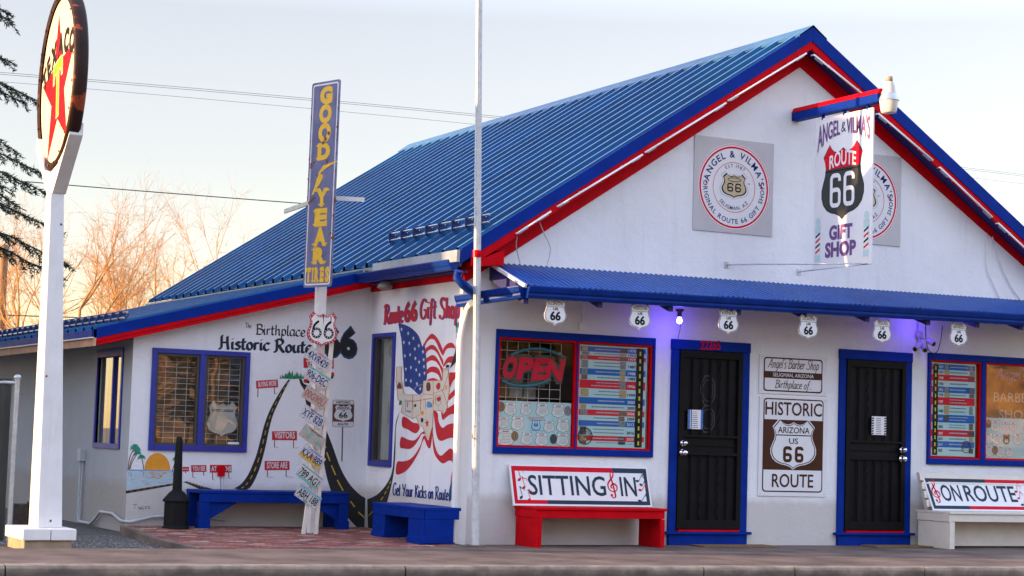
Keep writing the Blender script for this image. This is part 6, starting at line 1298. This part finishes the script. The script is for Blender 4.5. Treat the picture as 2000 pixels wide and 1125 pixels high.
for i, (q, base, num, ink, (hd, hc, scr), bands_, lab) in enumerate(plates):
    TL, TR, BR, BL_ = [Vector(F(*p, YP-.095+.004*(i % 2))) for p in q]; c = (TL+TR+BR+BL_)/4; ex = ((TR-TL)+(BR-BL_)).normalized(); ey = Vector((-ex.z,0,ex.x)); ey = ((TL-BL_)+(TR-BR)); ey = (ey-ex*ey.dot(ex)).normalized()
    W_, H_ = .302, .152; tilt = R_(random.uniform(-4,4)); n = Vector((0,-1,0)); ff = frame(c, ex, ey, n)
    m = MB(); m.prism(rrect(-W_/2,-H_/2,W_/2,H_/2,.012), ff, -.002, 0, base); pl = m.build('licence_plate', None, c, 0, lab, 'licence plate', 'old licence plates nailed down the post')
    m = MB()
    for pos, mt, f in bands_:
        y0, y1 = ((-H_/2+.004, -H_/2+H_*f) if pos == 'b' else (H_/2-H_*f, H_/2-.004))
        if mt is PLT and pos == 't': fill(m, ff, [(-W_/2+.006,y0+.01),(-.09,y0+.004),(-.04,y0+.02),(.02,y0+.002),(.08,y0+.016),(W_/2-.006,y0),(W_/2-.006,y1),(-W_/2+.006,y1)], mt, .001)
        else: fill(m, ff, [(-W_/2+.006,y0),(W_/2-.006,y0),(W_/2-.006,y1),(-W_/2+.006,y1)], mt, .001)
    band(m, ff, rrect(-W_/2+.003,-H_/2+.003,W_/2-.003,H_/2-.003,.01), rrect(-W_/2+.006,-H_/2+.006,W_/2-.006,H_/2-.006,.009), PLTN, .0012)
    for sx in (-.09, .09):
        for sy in (-.062, .062): disc(m, ff, sx, sy, .005, .005, INK, .0018, 8)
    if i == 5: disc(m, ff, .0, .0, .03, .028, PLO, .0014)
    if i == 3: fill(m, ff, star(-.045,.05,.016), REDI, .0016)
    if i == 7: fill(m, ff, [(-.03,-.07),(.03,-.066),(.028,-.05),(-.03,-.052)], PLG, .0016)
    m.build('plate_print', pl)
    m = MB(); text(m, num, ff, (-W_*.44,-.045), (W_*.44,-.045), (0,.08), ink, .012, .0025)
    if hd:
        if scr: text(m, hd, ff, (-.055,.047), (.07,.047), (0,.022), hc, .01, .0025, shear=.3)
        else: text(m, hd, ff, (-.075,.048), (.085,.048), (0,.018), hc, .02, .0025)
    m.build('lettering', pl)
# flagpole
fa, fb_ = Vector((.056,-.384,0)), F(936.5,0,-.384); dv = (fb_-fa).normalized()
fpole = thing('flagpole', fa, 'slim peeling grey white flagpole at the corner of the shop', 'flagpole')
POLEM = pm('peeling_pole', (.52,.52,.53), .5, .15, 14, .15, 60, chip=(.12,.11,.11), chip_amt=.04, chip_scale=22, streak=.2, streak_col=(.3,.28,.28))
m = MB(); m.tube([fa+dv*t for t in (0,.5,2,3.5,5,6.6,8.2)], [.044,.042,.039,.037,.034,.03,.026], POLEM, 16); m.build('pole', fpole)
m = MB(); m.lathe([(.046,0),(.047,0.001),(.047,.075),(.046,.076)], F(930.8,499,-.384)-Vector((0,0,.02)), RED, 16); m.build('red_band', fpole)
m = MB(); m.tube([fa+dv*1.05+Vector((-.05,-.02,0)), fa+dv*1.5+Vector((-.055,-.025,0)), fa+dv*5.75+Vector((-.045,-.02,0)), fa+dv*8+Vector((-.03,-.02,0))], .004, WORN, 5); m.build('halyard', fpole)
m = MB(); m.tube([fa+dv*1.2+Vector((-.035,-.03,-.06)), fa+dv*1.2+Vector((-.06,-.04,-.04)), fa+dv*1.2+Vector((-.06,-.04,.06)), fa+dv*1.2+Vector((-.04,-.03,.08))], .007, STEEL, 6); m.build('cleat', fpole)
m = MB(); m.box((fa.x-.075,fa.y-.075,-.002),(fa.x+.075,fa.y+.075,.022), CONC); m.build('base', fpole, bevel=.01)
# ================================================================== PETROL SIGN
TX = Vector((-4.5, -.12, 0)); tex = thing('petrol_sign', TX, 'round petrol station sign with a red star on a tapering white post', 'sign')
m = MB(); m.box((-4.735,-.47,-.2),(-4.275,.2,.058), pm('old_concrete', (.3,.22,.15), .9, .25, 8, .3, 60)); m.build('footing', tex, bevel=.01)
m = MB(); m.box((-4.755,-.50,.06),(-4.492,.24,.168), WORN); m.box((-4.486,-.50,.06),(-4.245,.24,.168), WORN); m.build('plinth', tex, bevel=.008)
def fp(u, v, y): return F(u, v, y)
yF = -.26; yK = .06
L0, I0, R0 = fp(72,1029,yF), None, fp(120.5,1028,yF); L1, R1 = fp(102,377,yF), fp(128.5,376,yF)
POST = pm('post_white', (.70,.68,.68), .45, .06, 5, .08, 40, chip=(.32,.17,.09), chip_amt=-.03, chip_scale=9, streak=.28, streak_col=(.42,.31,.23))
m = MB(); L0.z = R0.z = .168; w1 = R1.x-L1.x
def quadpost(c0, c1, w0, w1_, d0, d1, mb, mat): mb.hexa([Vector((c0[0]-w0/2,c0[1]-d0/2,c0[2])),Vector((c0[0]+w0/2,c0[1]-d0/2,c0[2])),Vector((c0[0]+w0/2,c0[1]+d0/2,c0[2])),Vector((c0[0]-w0/2,c0[1]+d0/2,c0[2])),Vector((c1[0]-w1_/2,c1[1]-d1/2,c1[2])),Vector((c1[0]+w1_/2,c1[1]-d1/2,c1[2])),Vector((c1[0]+w1_/2,c1[1]+d1/2,c1[2])),Vector((c1[0]-w1_/2,c1[1]+d1/2,c1[2]))], mat)
cb_ = ((L0.x+R0.x)/2, -.10, .168); ctp = ((L1.x+R1.x)/2, -.10, (L1.z+R1.z)/2)
quadpost(cb_, ctp, R0.x-L0.x, w1, .36, .2, m, POST); m.build('post', tex, bevel=.008)
m = MB()
for zz_, u_ in ((.235,.05),(1.62,-.7),(3.1,.6)):
    if 1:
        t_ = (zz_-.168)/(ctp[2]-.168); hw_ = (R0.x-L0.x)*(1-t_)/2+w1*t_/2; yy_ = -.10-(.18*(1-t_)+.10*t_); m.lathe([(.011,-.002),(.011,.004),(.006,.008),(0,.009)], (0,0,0), RUST, 8, T=Matrix.Translation((cb_[0]*(1-t_)+ctp[0]*t_+u_*hw_, yy_, zz_)) @ Matrix.Rotation(R_(90),4,'X'))
m.build('bolts', tex)
# disc: centre, radius measured against the yoke
c0 = F(121,158,-.10); RD = .885; cxd = c0.x; DT = .10; RZ = Matrix.Rotation(R_(-2.6),3,'Z')
m = MB()
near, far = c0.y-RD*.88, c0.y+RD*.88
def yoke(sgn):
    mm_ = MB(); hw = w1/2
    ya, yb_ = ctp[1]+sgn*.0, c0.y+sgn*RD*.62; za, zb_ = ctp[2], c0.z-RD*.80; zc_ = c0.z-RD*.60
    y0i, y0o = ctp[1], ctp[1]+sgn*.11
    P = [(y0i,za),(y0o,za),(c0.y+sgn*RD*.74,c0.z-RD*.70),(c0.y+sgn*RD*.74,c0.z-RD*.56),(c0.y+sgn*RD*.60,c0.z-RD*.62),(c0.y+sgn*RD*.3,c0.z-RD*.97),(y0i,c0.z-RD*1.03)]
    fy = lambda a, b, k=0: Vector((cxd+k, a, b)); mm_.prism(P, fy, -hw, hw, POST, POST); return mm_
yoke(-1).build('yoke', tex, bevel=.006); yoke(1).build('yoke', tex, bevel=.006)
# the drum lies across the street axis
RIM = pm('rim_rust', (.025,.01,.008), .55, .5, 3, .15, 30, spec=.2, chip=(.25,.05,.02), chip_amt=.5, chip_scale=3)
m = MB(); prof = [(RD-.075,-DT/2-.004),(RD-.02,-DT/2-.02),(RD,-DT/2),(RD,DT/2),(RD-.02,DT/2+.02),(RD-.075,DT/2+.004)]
Tm = Matrix.Translation(c0) @ Matrix.Rotation(R_(90), 4, 'Y')
n = 96; V = []
for r, h in prof:
    for k in range(n): t = 2*math.pi*k/n; V.append(c0+RZ @ Vector((h, r*math.cos(t), r*math.sin(t))))
m.add(V, [(i*n+k, i*n+(k+1) % n, (i+1)*n+(k+1) % n, (i+1)*n+k) for i in range(5) for k in range(n)], RIM, True)
for k in range(20):
    t = 2*math.pi*(k+.5)/20; q = c0+RZ @ Vector((-DT/2-.02,(RD-.045)*math.cos(t),(RD-.045)*math.sin(t))); m.box((q.x-.006,q.y-.012,q.z-.012),(q.x,q.y+.012,q.z+.012), RUST)
m.build('rim', tex)
FACE = pm('sign_enamel', (.70,.58,.42), .4, .06, 3, spec=.2)
for sgn in (-1, 1):
    fx = frame(c0+RZ @ Vector((sgn*(DT/2-.012),0,0)), RZ @ Vector((0,sgn*math.cos(.15),math.sin(.15))), RZ @ Vector((0,-sgn*math.sin(.15),math.cos(.15))), RZ @ Vector((sgn,0,0))); m = MB(); disc(m, fx, 0, 0, RD-.07, RD-.07, FACE, 0, 64); fc = m.build('face', tex)
    m = MB(); st = star(0, -.08, .78, 1.0); fill(m, fx, st, pm('star_red', (.6,.006,.012), .4, .08, 4, spec=.1), .002); m.build('star', fc)
    m = MB(); GRN = pm('letter_green', (.19,.33,.01), .4, .2, 6)
    for gr, mt, k in ((.018, FACE, .003), (0, GRN, .0045)):
        fill(m, fx, [(-.05-gr,-.36-gr),(.05+gr,-.36-gr),(.05+gr,.10-gr),(.14-gr,.10-gr),(.17-gr,.02-gr),(.21+gr,.02-gr),(.21+gr,.20+gr),(-.21-gr,.20+gr),(-.21-gr,.02-gr),(-.17+gr,.02-gr),(-.14+gr,.10-gr),(-.05-gr,.10-gr)], mt, k)
    m.build('letter', fc)
    m = MB(); arctext(m, 'TEXACO', fx, 0.01, -1.22, 1.45, R_(90), .21, INK, .055, .0045, track=.06); text(m, 'REG. T.M.', fx, (.1,-.52), (.26,-.52), (0,.022), INK, .01, .003); m.build('lettering', fc)
# ================================================================== LEFT EDGE: METAL FENCE, OLD POST, CONDUIT
FEN = pm('fence_metal', (.04,.047,.05), .35, .25, 3, .05, 20, metal=.6)
fen = thing('metal_fence', (-6, .4, 0), 'dark corrugated metal fence ending at a bright steel post on the left edge', 'fence')
fpx = G(30,1062,-.05); fpt = F(32,735,fpx.y)
m = MB(); V = []; N_ = 180
for i in range(N_+1):
    x = fpx.x-.05 - 4*i/N_; yy = fpx.y + .3 + .016*math.sin(i*.9); V += [(x,yy,-.06),(x,yy,fpt.z-.02)]
m.add(V, [(2*i,2*i+2,2*i+3,2*i+1) for i in range(N_)], FEN, True); m.build('panel', fen)
m = MB(); m.tube([Vector((fpx.x,fpx.y+.3,-.1)), Vector((fpx.x+.005,fpx.y+.3,fpt.z))], .03, STEEL, 14); m.lathe([(.036,-.02),(.04,0),(.036,.015),(.015,.025),(0,.027)], Vector((fpx.x+.005,fpx.y+.3,fpt.z)), STEEL, 14); m.build('post', fen)
m = MB(); m.tube([Vector((fpx.x-.0,fpx.y+.3,fpt.z-.06)), Vector((fpx.x-4,fpx.y+.3,fpt.z-.06))], .02, STEEL, 8); m.build('rail', fen)
q = G(57,1030,-.03); STP = pm('old_stump_wood', (.055,.04,.032), .9, .5, 14, .6, 30)
m = MB(); a_ = F(26,980,1.6); b_ = F(62,1032,1.6)
for i, (x0, x1, dz) in enumerate(((a_.x-.02,a_.x+.16,-.02),(a_.x+.165,b_.x+.06,.0),(b_.x+.065,b_.x+.3,-.05))): m.box((x0,1.6,-.06),(x1,1.72,a_.z+dz), STP)
tagp(m.build('old_post', None, Vector((a_.x,1.66,-.05)), .012), 'dark weathered timber stub behind the white sign post', 'timber')
CND = pm('conduit_grey', (.46,.48,.5), .5, .08, 10)
jb = S(165,896,EX); cnd = thing('wall_conduit', (EX-.04, jb.y, 0), 'grey painted electrical box and conduit low on the grey side wall', 'conduit')
m = MB(); m.box((EX-.075, jb.y-.07, jb.z-.03), (EX-.002, jb.y+.07, jb.z+.12), CND); m.build('junction_box', cnd, bevel=.006)
m = MB(); y2 = S(175,1040,EX).y; m.tube([(EX-.035,jb.y+.04,jb.z-.03),(EX-.035,jb.y+.04,.08),(EX-.035,jb.y,.0),(EX-.035,jb.y-.1,-.0),(EX-.04,jb.y-.55,.0),(EX-.04,jb.y-.75,.07),(EX-.04,jb.y-.95,.16),(EX-.04,D+.4,.165),(EX-.04,D+.02,.10),(EX+.05,D-.03,.09),(EX+.3,D-.03,.15),(EX+.6,D-.03,.16),(-1.75,D-.03,.13)], .017, CND, 8); m.build('pipe', cnd)
m = MB(); m.tube([(EX-.03,jb.y-.04,jb.z-.03),(EX-.03,jb.y-.035,.3),(EX-.03,jb.y-.03,.02)], .012, CND, 6); m.build('pipe', cnd)
rbx = thing('outlet_box', PM(431,919), 'red painted outlet cover with two white pipes on the road mural', 'outlet box')
m = MB(); a_, b_ = PM(424,930), PM(437,909); m.box((a_.x,D-.06,a_.z),(b_.x,D-.001,b_.z), RED); m.build('cover', rbx, bevel=.004)
for u in (427, 433): m = MB(); p_, q_ = PM(u,931), PM(u,1000); m.tube([p_+Vector((0,-.02,0)), q_+Vector((0,-.02,0))], .012, WALLW, 6); m.build('pipe', rbx)
# ================================================================== WIRES, UTILITY POLE
WOODP = pm('pole_wood', (.22,.12,.06), .85, .3, 6, .3, 40)
yU = 34.; pu = F(9,478,yU); up2 = thing('utility_pole', (pu.x, yU, -.2), 'orange lit wooden utility pole behind the wing at the left edge', 'pole')
m = MB(); bpx = F(4,640,yU); m.tube([(bpx.x,yU,-.2),(pu.x,yU,pu.z)], [.13,.105], WOODP, 12); m.build('pole', up2)
m = MB(); m.lathe([(.05,0),(.06,.05),(.03,.1),(.05,.14),(.02,.18)], F(19,494,yU), WORN, 10); m.build('insulator', up2)
CAB = pm('black_cable', (.02,.02,.022), .6)
def span(pts, y0, y1, r, label, sag=0):
    n = len(pts); P = [F(u, v, y0+(y1-y0)*i/(n-1)) for i, (u, v) in enumerate(pts)]
    tagp(MB().tube(P, r, CAB, 5).build('power_line', None, P[n//2]), label, 'power line', 'power lines behind the shop')
def line2(p, q, sag, n=14): return [(p[0]+(q[0]-p[0])*i/n, p[1]+(q[1]-p[1])*i/n + sag*4*(i/n)*(1-i/n)) for i in range(n+1)]
span(line2((-400,112),(2400,392),-22), 42, 46, .007, 'upper of the paired thin power lines crossing the sky')
span(line2((-400,116),(2400,395),-22), 42, 46, .007, 'lower of the paired thin power lines crossing the sky')
span(line2((-400,128),(2400,408),-18), 44, 48, .006, 'single thin power line just below the pair')
span(line2((-400,316),(900,420),3), 30, 26, .013, 'black cable crossing the sky behind the tall tyre sign')
span(line2((-400,598),(700,630),6), 33, 33, .016, 'black cable low above the wing roof')
# ================================================================== TREES
BARK = pm('sunny_bark', (.36,.19,.06), .85, .3, 5, .3, 30); TWIG = pm('twig', (.46,.215,.06), .85, .25, 2)
def bare_tree(seed, H, spread=.55, trunk=.16, lean=0.0, bush=False):
    rg = random.Random(seed); tr = MB(); cr = MB(); cnt = [0]
    def grow(p, d, L, r, lev):
        n = 4 if lev < 3 else 3; pts = [p]; rs = [r]; q = p.copy(); dd = d.copy()
        for i in range(n):
            dd = (dd + Vector((rg.uniform(-1,1), rg.uniform(-1,1), rg.uniform(-.5,.9)))*(.12+.035*lev)).normalized(); q = q + dd*L/n; pts.append(q.copy()); rs.append(r*(1-(i+1)/n*.42))
        (tr if lev < 3 else cr).tube(pts, rs, BARK if lev < 3 else TWIG, 7 if lev < 2 else (5 if lev < 3 else 3), caps=False)
        if lev >= 6 or r < .0035: return
        k = rg.choice((2,3,3)) if lev < 4 else rg.choice((2,3))
        for i in range(k):
            t = rg.uniform(.35,1.0) if i else 1.0; j = min(n, max(1, int(round(t*n)))); b = pts[j]
            ax = Vector((rg.uniform(-1,1), rg.uniform(-1,1), rg.uniform(-.3,.5))).normalized(); a = spread*rg.uniform(.5,1.25)*(.7 if i == 0 else 1)
            nd = (dd*math.cos(a) + (ax - dd*ax.dot(dd)).normalized()*math.sin(a)); nd.z += .10; nd.normalize()
            grow(b, nd, L*rg.uniform(.62,.84), rs[j]*rg.uniform(.6,.82), lev+1)
        if lev >= 2:
            for i in range(3):
                j = rg.randint(1, n); ax = Vector((rg.uniform(-1,1), rg.uniform(-1,1), rg.uniform(-.4,.6))).normalized(); grow(pts[j], (dd*.5+ax).normalized(), L*.55, max(.004, rs[j]*.4), max(lev+2, 5))
    if bush:
        for i in range(9): grow(Vector((rg.uniform(-.5,.5), rg.uniform(-.5,.5), 0)), Vector((rg.uniform(-.5,.5), rg.uniform(-.5,.5), 1)).normalized(), H*.33, trunk*.4, 2)
    else: grow(Vector((0,0,0)), Vector((lean, rg.uniform(-.1,.1), 1)).normalized(), H*.30, trunk, 0)
    return tr, cr
def make_bare(name, loc, seed, H, label, **kw):
    t = thing(name, loc, label, 'tree' if not kw.get('bush') else 'shrub', 'bare trees behind the shop'); a, b = bare_tree(seed, H, **kw)
    T = Matrix.Translation(Vector(loc)); a.v = [tuple(T @ Vector(p)) for p in a.v]; b.v = [tuple(T @ Vector(p)) for p in b.v]
    if a.v: a.build('trunk', t)
    b.build('crown', t); return t
def at(u, y): return F(u, 700, y).x
t1 = make_bare('bare_tree', (at(125,30),30,-.2), 11, 8.6, 'bare orange tree right beside the round sign post, its trunk forking low', lean=.10)
t2 = make_bare('bare_tree', (at(196,29),29,-.2), 23, 8.4, 'bare orange tree leaning right above the wing roof', lean=.28)
t3 = make_bare('bare_tree', (at(375,44),44,-.2), 37, 11.2, 'pale bare tree rising behind the left end of the blue roof')
t4 = make_bare('bare_tree', (at(48,37),37,-.2), 41, 9.4, 'bare tree at the left edge behind the utility pole', lean=-.1)
def put(src, u, y, s, rz, label):
    return copy_tree(src, Matrix.Translation((at(u,y),y,-.2)) @ Matrix.Rotation(rz,4,'Z') @ Matrix.Scale(s,4), None, label)
put(t3, 60, 55, 1.0, 2.1, 'far bare tree seen low between the pole and the round sign post')
put(t1, 240, 52, 1.05, 1.2, 'far bare tree in the middle of the orange thicket')
put(t4, 305, 50, .95, 4.0, 'far bare tree in the orange thicket just left of the roof edge')
bsh = make_bare('bare_shrub', (at(40,40),40,-.2), 71, 4.3, 'orange twiggy shrub at the far left above the wing roof', bush=True, spread=.8, trunk=.07)
rg = random.Random(2)
for i, (u, y, s) in enumerate(((95,43,1.0),(150,46,1.05),(205,42,1.1),(255,47,1.2),(310,43,1.1),(350,48,1.15),(15,46,1.2),(-15,39,1.0),(75,35,.95),(285,38,.95),(175,36,.9))):
    put(bsh, u, y, s, rg.uniform(0,6), ('orange twiggy shrub glimpsed in the sunlit thicket, around %s' % ('the sign post','the forked trunk','the leaning trunk','the middle gap','the roof end','the roof corner','the utility pole','the picture edge','the pole foot','the snow guard end','the wing ridge')[i]))
# dark conifer reaching in from the left
BRKC = pm('conifer_bark', (.09,.06,.045), .9, .3, 10, .4, 40); NEED = [pm('needle_dark', (.012,.035,.022), .7, .35, 3), pm('needle_mid', (.03,.065,.032), .7, .3, 3), pm('needle_tip', (.10,.085,.03), .7, .3, 3)]
def conifer(seed, H, R0, z0=1.2, levels=None):
    rg = random.Random(seed); tr = MB(); cr = MB(); tr.tube([(0,0,0),(.05,0,H*.5),(0,.05,H)], [.2,.12,.02], BRKC, 10)
    z = z0
    while z < H-.2:
        f = 1-(z-z0)/(H-z0); nb = 5 if f > .3 else 4; a0 = rg.uniform(0,6.3)
        for b in range(nb):
            if rg.random() < .08: continue
            a = a0+b*6.283/nb+rg.uniform(-.3,.3); L = R0*(f**.7)*rg.uniform(.7,1.1)+.25; d = Vector((math.cos(a), math.sin(a), 0)); zz = z+rg.uniform(-.2,.2)
            ax = [Vector((0,0,zz))+d*L*t+Vector((0,0,.18*L*t-.34*L*t*t)) for t in (0,.25,.5,.75,1)]; tr.tube(ax, [.035*f+.012,.03*f+.01,.02*f+.008,.012,.005], BRKC, 5, caps=False)
            ns = int(L*15)
            for s in range(3, ns):
                t = s/ns; i = min(3, int(t*4)); p = ax[i].lerp(ax[i+1], t*4-i); ld = (ax[i+1]-ax[i]).normalized()
                sd_ = Vector((-d.y, d.x, 0))*(1 if s % 2 else -1); l2 = (.16+.52*(1-t))*rg.uniform(.55,1.1)*min(1, L/1.5)
                sdv = (sd_*rg.uniform(.5,1.)+ld*rg.uniform(.5,1.)+Vector((0,0,rg.uniform(-.45,.12)))).normalized(); n2 = max(3, int(l2/.032))
                for k in range(n2+1):
                    q = p+sdv*l2*k/n2+Vector((0,0,-.14*l2*(k/n2)**2)); mt = NEED[2] if (k > n2*.8 and rg.random() < .35) else NEED[0 if rg.random() < .6 else 1]
                    for h in range(7):
                        v = (sdv*.8+Vector((rg.uniform(-1,1), rg.uniform(-1,1), rg.uniform(-.75,.8)))).normalized()*rg.uniform(.04,.085); w_ = v.cross(Vector((rg.uniform(-1,1), rg.uniform(-1,1), rg.uniform(-1,1)))).normalized()*.0075
                        cr.add([q-w_, q+w_, q+v*.7+w_*.7, q+v], [(0,1,2,3)], mt)
        z += rg.uniform(.24,.36)
    return tr, cr
def make_conifer(loc, seed, H, R0, label, z0=1.2):
    t = thing('conifer_tree', loc, label, 'tree', 'conifers beside the shop'); a, b = conifer(seed, H, R0, z0); T = Matrix.Translation(Vector(loc))
    a.v = [tuple(T @ Vector(p)) for p in a.v]; b.v = [tuple(T @ Vector(p)) for p in b.v]; a.build('trunk', t); b.build('crown', t); return t
cf = make_conifer((-5.9, 6.6, -.2), 5, 14., 3.0, 'dark green conifer whose drooping branch tips enter at the upper left', 3.7)
# ================================================================== BEYOND THE LEFT EDGE AND ACROSS THE STREET (shade, and what the windows mirror)
def cplace(x, y, s, rz, label): return copy_tree(cf, Matrix.Translation((x,y,-.2)) @ Matrix.Rotation(rz,4,'Z') @ Matrix.Scale(s,4), None, label)
for i, (x, y, s) in enumerate(((-11.8,5.6,.95),(-12,9.4,1.0),(-12.5,3.7,.5),(-27,9.5,.95),(-27,14,1.1))):
    cplace(x, y, s, i*1.7, 'dark conifer out of view left of the shop, %s of the row' % ('first','second','third','fourth','fifth')[i])
def houseblock(x0, x1, y0, y1, h, wallm, roofm, label, stripe=None):
    t = thing('house', ((x0+x1)/2, (y0+y1)/2, -.18), label, 'house'); m = MB(); m.box((x0,y0,-.18),(x1,y1,h), wallm); m.build('wall', t)
    m = MB(); r = .35; m.hexa([Vector((x0-r,y0-r,h)),Vector((x1+r,y0-r,h)),Vector((x1+r,y1+r,h)),Vector((x0-r,y1+r,h)),Vector((x0+.4,(y0+y1)/2-.1,h+1.5)),Vector((x1-.4,(y0+y1)/2-.1,h+1.5)),Vector((x1-.4,(y0+y1)/2+.1,h+1.5)),Vector((x0+.4,(y0+y1)/2+.1,h+1.5))], roofm); m.build('roof', t)
    yy = y1
    for k in range(int((x1-x0)/3)):
        xx = x0+1+k*3; w_ = MB(); w_.box((xx,yy-.02,.8),(xx+1.2,yy+.03,2.), pm('far_window', (.03,.035,.04), .15)); w_.build('window', t)
    if stripe: m = MB(); m.box((x0,yy+.001,2.3),(x1,yy+.03,2.6), RED); m.build('trim', t)
    return t
WHH = stucco('shade_house_stucco', (.6,.57,.53))
TANW = pm('tan_wall', (.42,.33,.25), .85, .08, 2); BRF = pm('brown_roof', (.12,.08,.06), .8, .2, 3)
houseblock(24, 31, -50, -44, 2.6, TANW, BRF, 'tan low house across the street with a red stripe', True)
hb = houseblock(-24, -14, 2.9, 15, 6.9, WHH, BRF, 'unseen pale two storey house added on the left to block the low sun')  # unseen house, added and turned along the sun to shade the shop walls
hb.matrix_world = Matrix.Translation((-14,2.9,0)) @ Matrix.Rotation(math.atan2(SUN_AZ.y, SUN_AZ.x)+math.pi,4,'Z') @ Matrix.Translation((14,-2.9,0)) @ hb.matrix_world
houseblock(-46, -38, -30, -5, 6.2, TANW, BRF, 'tan house far along the street to the left')
for i, (x, y, s) in enumerate(((14,-48,.5),(21,-62,.7),(33,-60,.6),(47,-58,.75),(58,-60,.6),(72,-66,.8))):
    cplace(x, y, s, i*2.1, 'dark conifer across the street, %s from the left' % ('first','second','third','fourth','fifth','sixth')[i])
def fput(src, x, y, s, rz, label): return copy_tree(src, Matrix.Translation((x,y,-.2)) @ Matrix.Rotation(rz,4,'Z') @ Matrix.Scale(s,4), None, label)
for i, (x, y, s) in enumerate(((9,-44,.9),(15,-55,1.),(22,-58,1.1),(32,-50,1.),(38,-46,.95),(41,-60,1.1),(52,-58,1.1),(62,-48,1.))):
    fput((t1,t3,t4,t2)[i % 4], x, y, s, i*1.3, 'bare orange tree across the street, number %s along the row' % ('one','two','three','four','five','six','seven','eight')[i])
for i, (x, y, s) in enumerate(((12,-50,1.2),(27,-56,1.2),(37,-52,1.0),(50,-55,1.3))):
    fput(bsh, x, y, s, i*1.1, 'orange twiggy shrub across the street, place %s in the hedge' % ('one','two','three','four','five','six','seven','eight')[i])
for i, (x, y) in enumerate(((11.,-36),(15.6,-39),(25,-37),(35.5,-40))):
    t = thing('utility_pole', (x,y,-.2), 'sunlit utility pole across the street, %s from the left' % ('first','second','third','fourth')[i], 'pole', 'poles across the street'); m = MB(); m.tube([(x,y,-.2),(x,y,9)], [.16,.11], WOODP, 10); m.build('pole', t); m = MB(); m.box((x-1.1,y-.06,8.2),(x+1.1,y+.06,8.35), WOODP); m.build('cross_arm', t)
houseblock(24, 36, 22, 31, 3.4, TANW, BRF, 'tan low house far behind the shop on the right')
for i, (x, y, s) in enumerate(((14,24,.5),(19,34,.5),(29,40,.55),(44,28,.9),(54,40,1.))):
    fput((t3,t1,t4,t3,t1)[i], x, y, s, i*1.9, 'bare tree out of view behind the right end of the shop, %s from the shop' % ('first','second','third','fourth','fifth')[i])
for i, (x, y, s) in enumerate(((13,18,.6),(17,27,.7),(23,36,.7),(35,38,.9),(46,36,1.1),(57,50,1.3))):
    fput(bsh, x, y, s, i*1.3, 'twiggy shrub out of view behind the right end of the shop, %s from the shop' % ('first','second','third','fourth','fifth','sixth')[i])
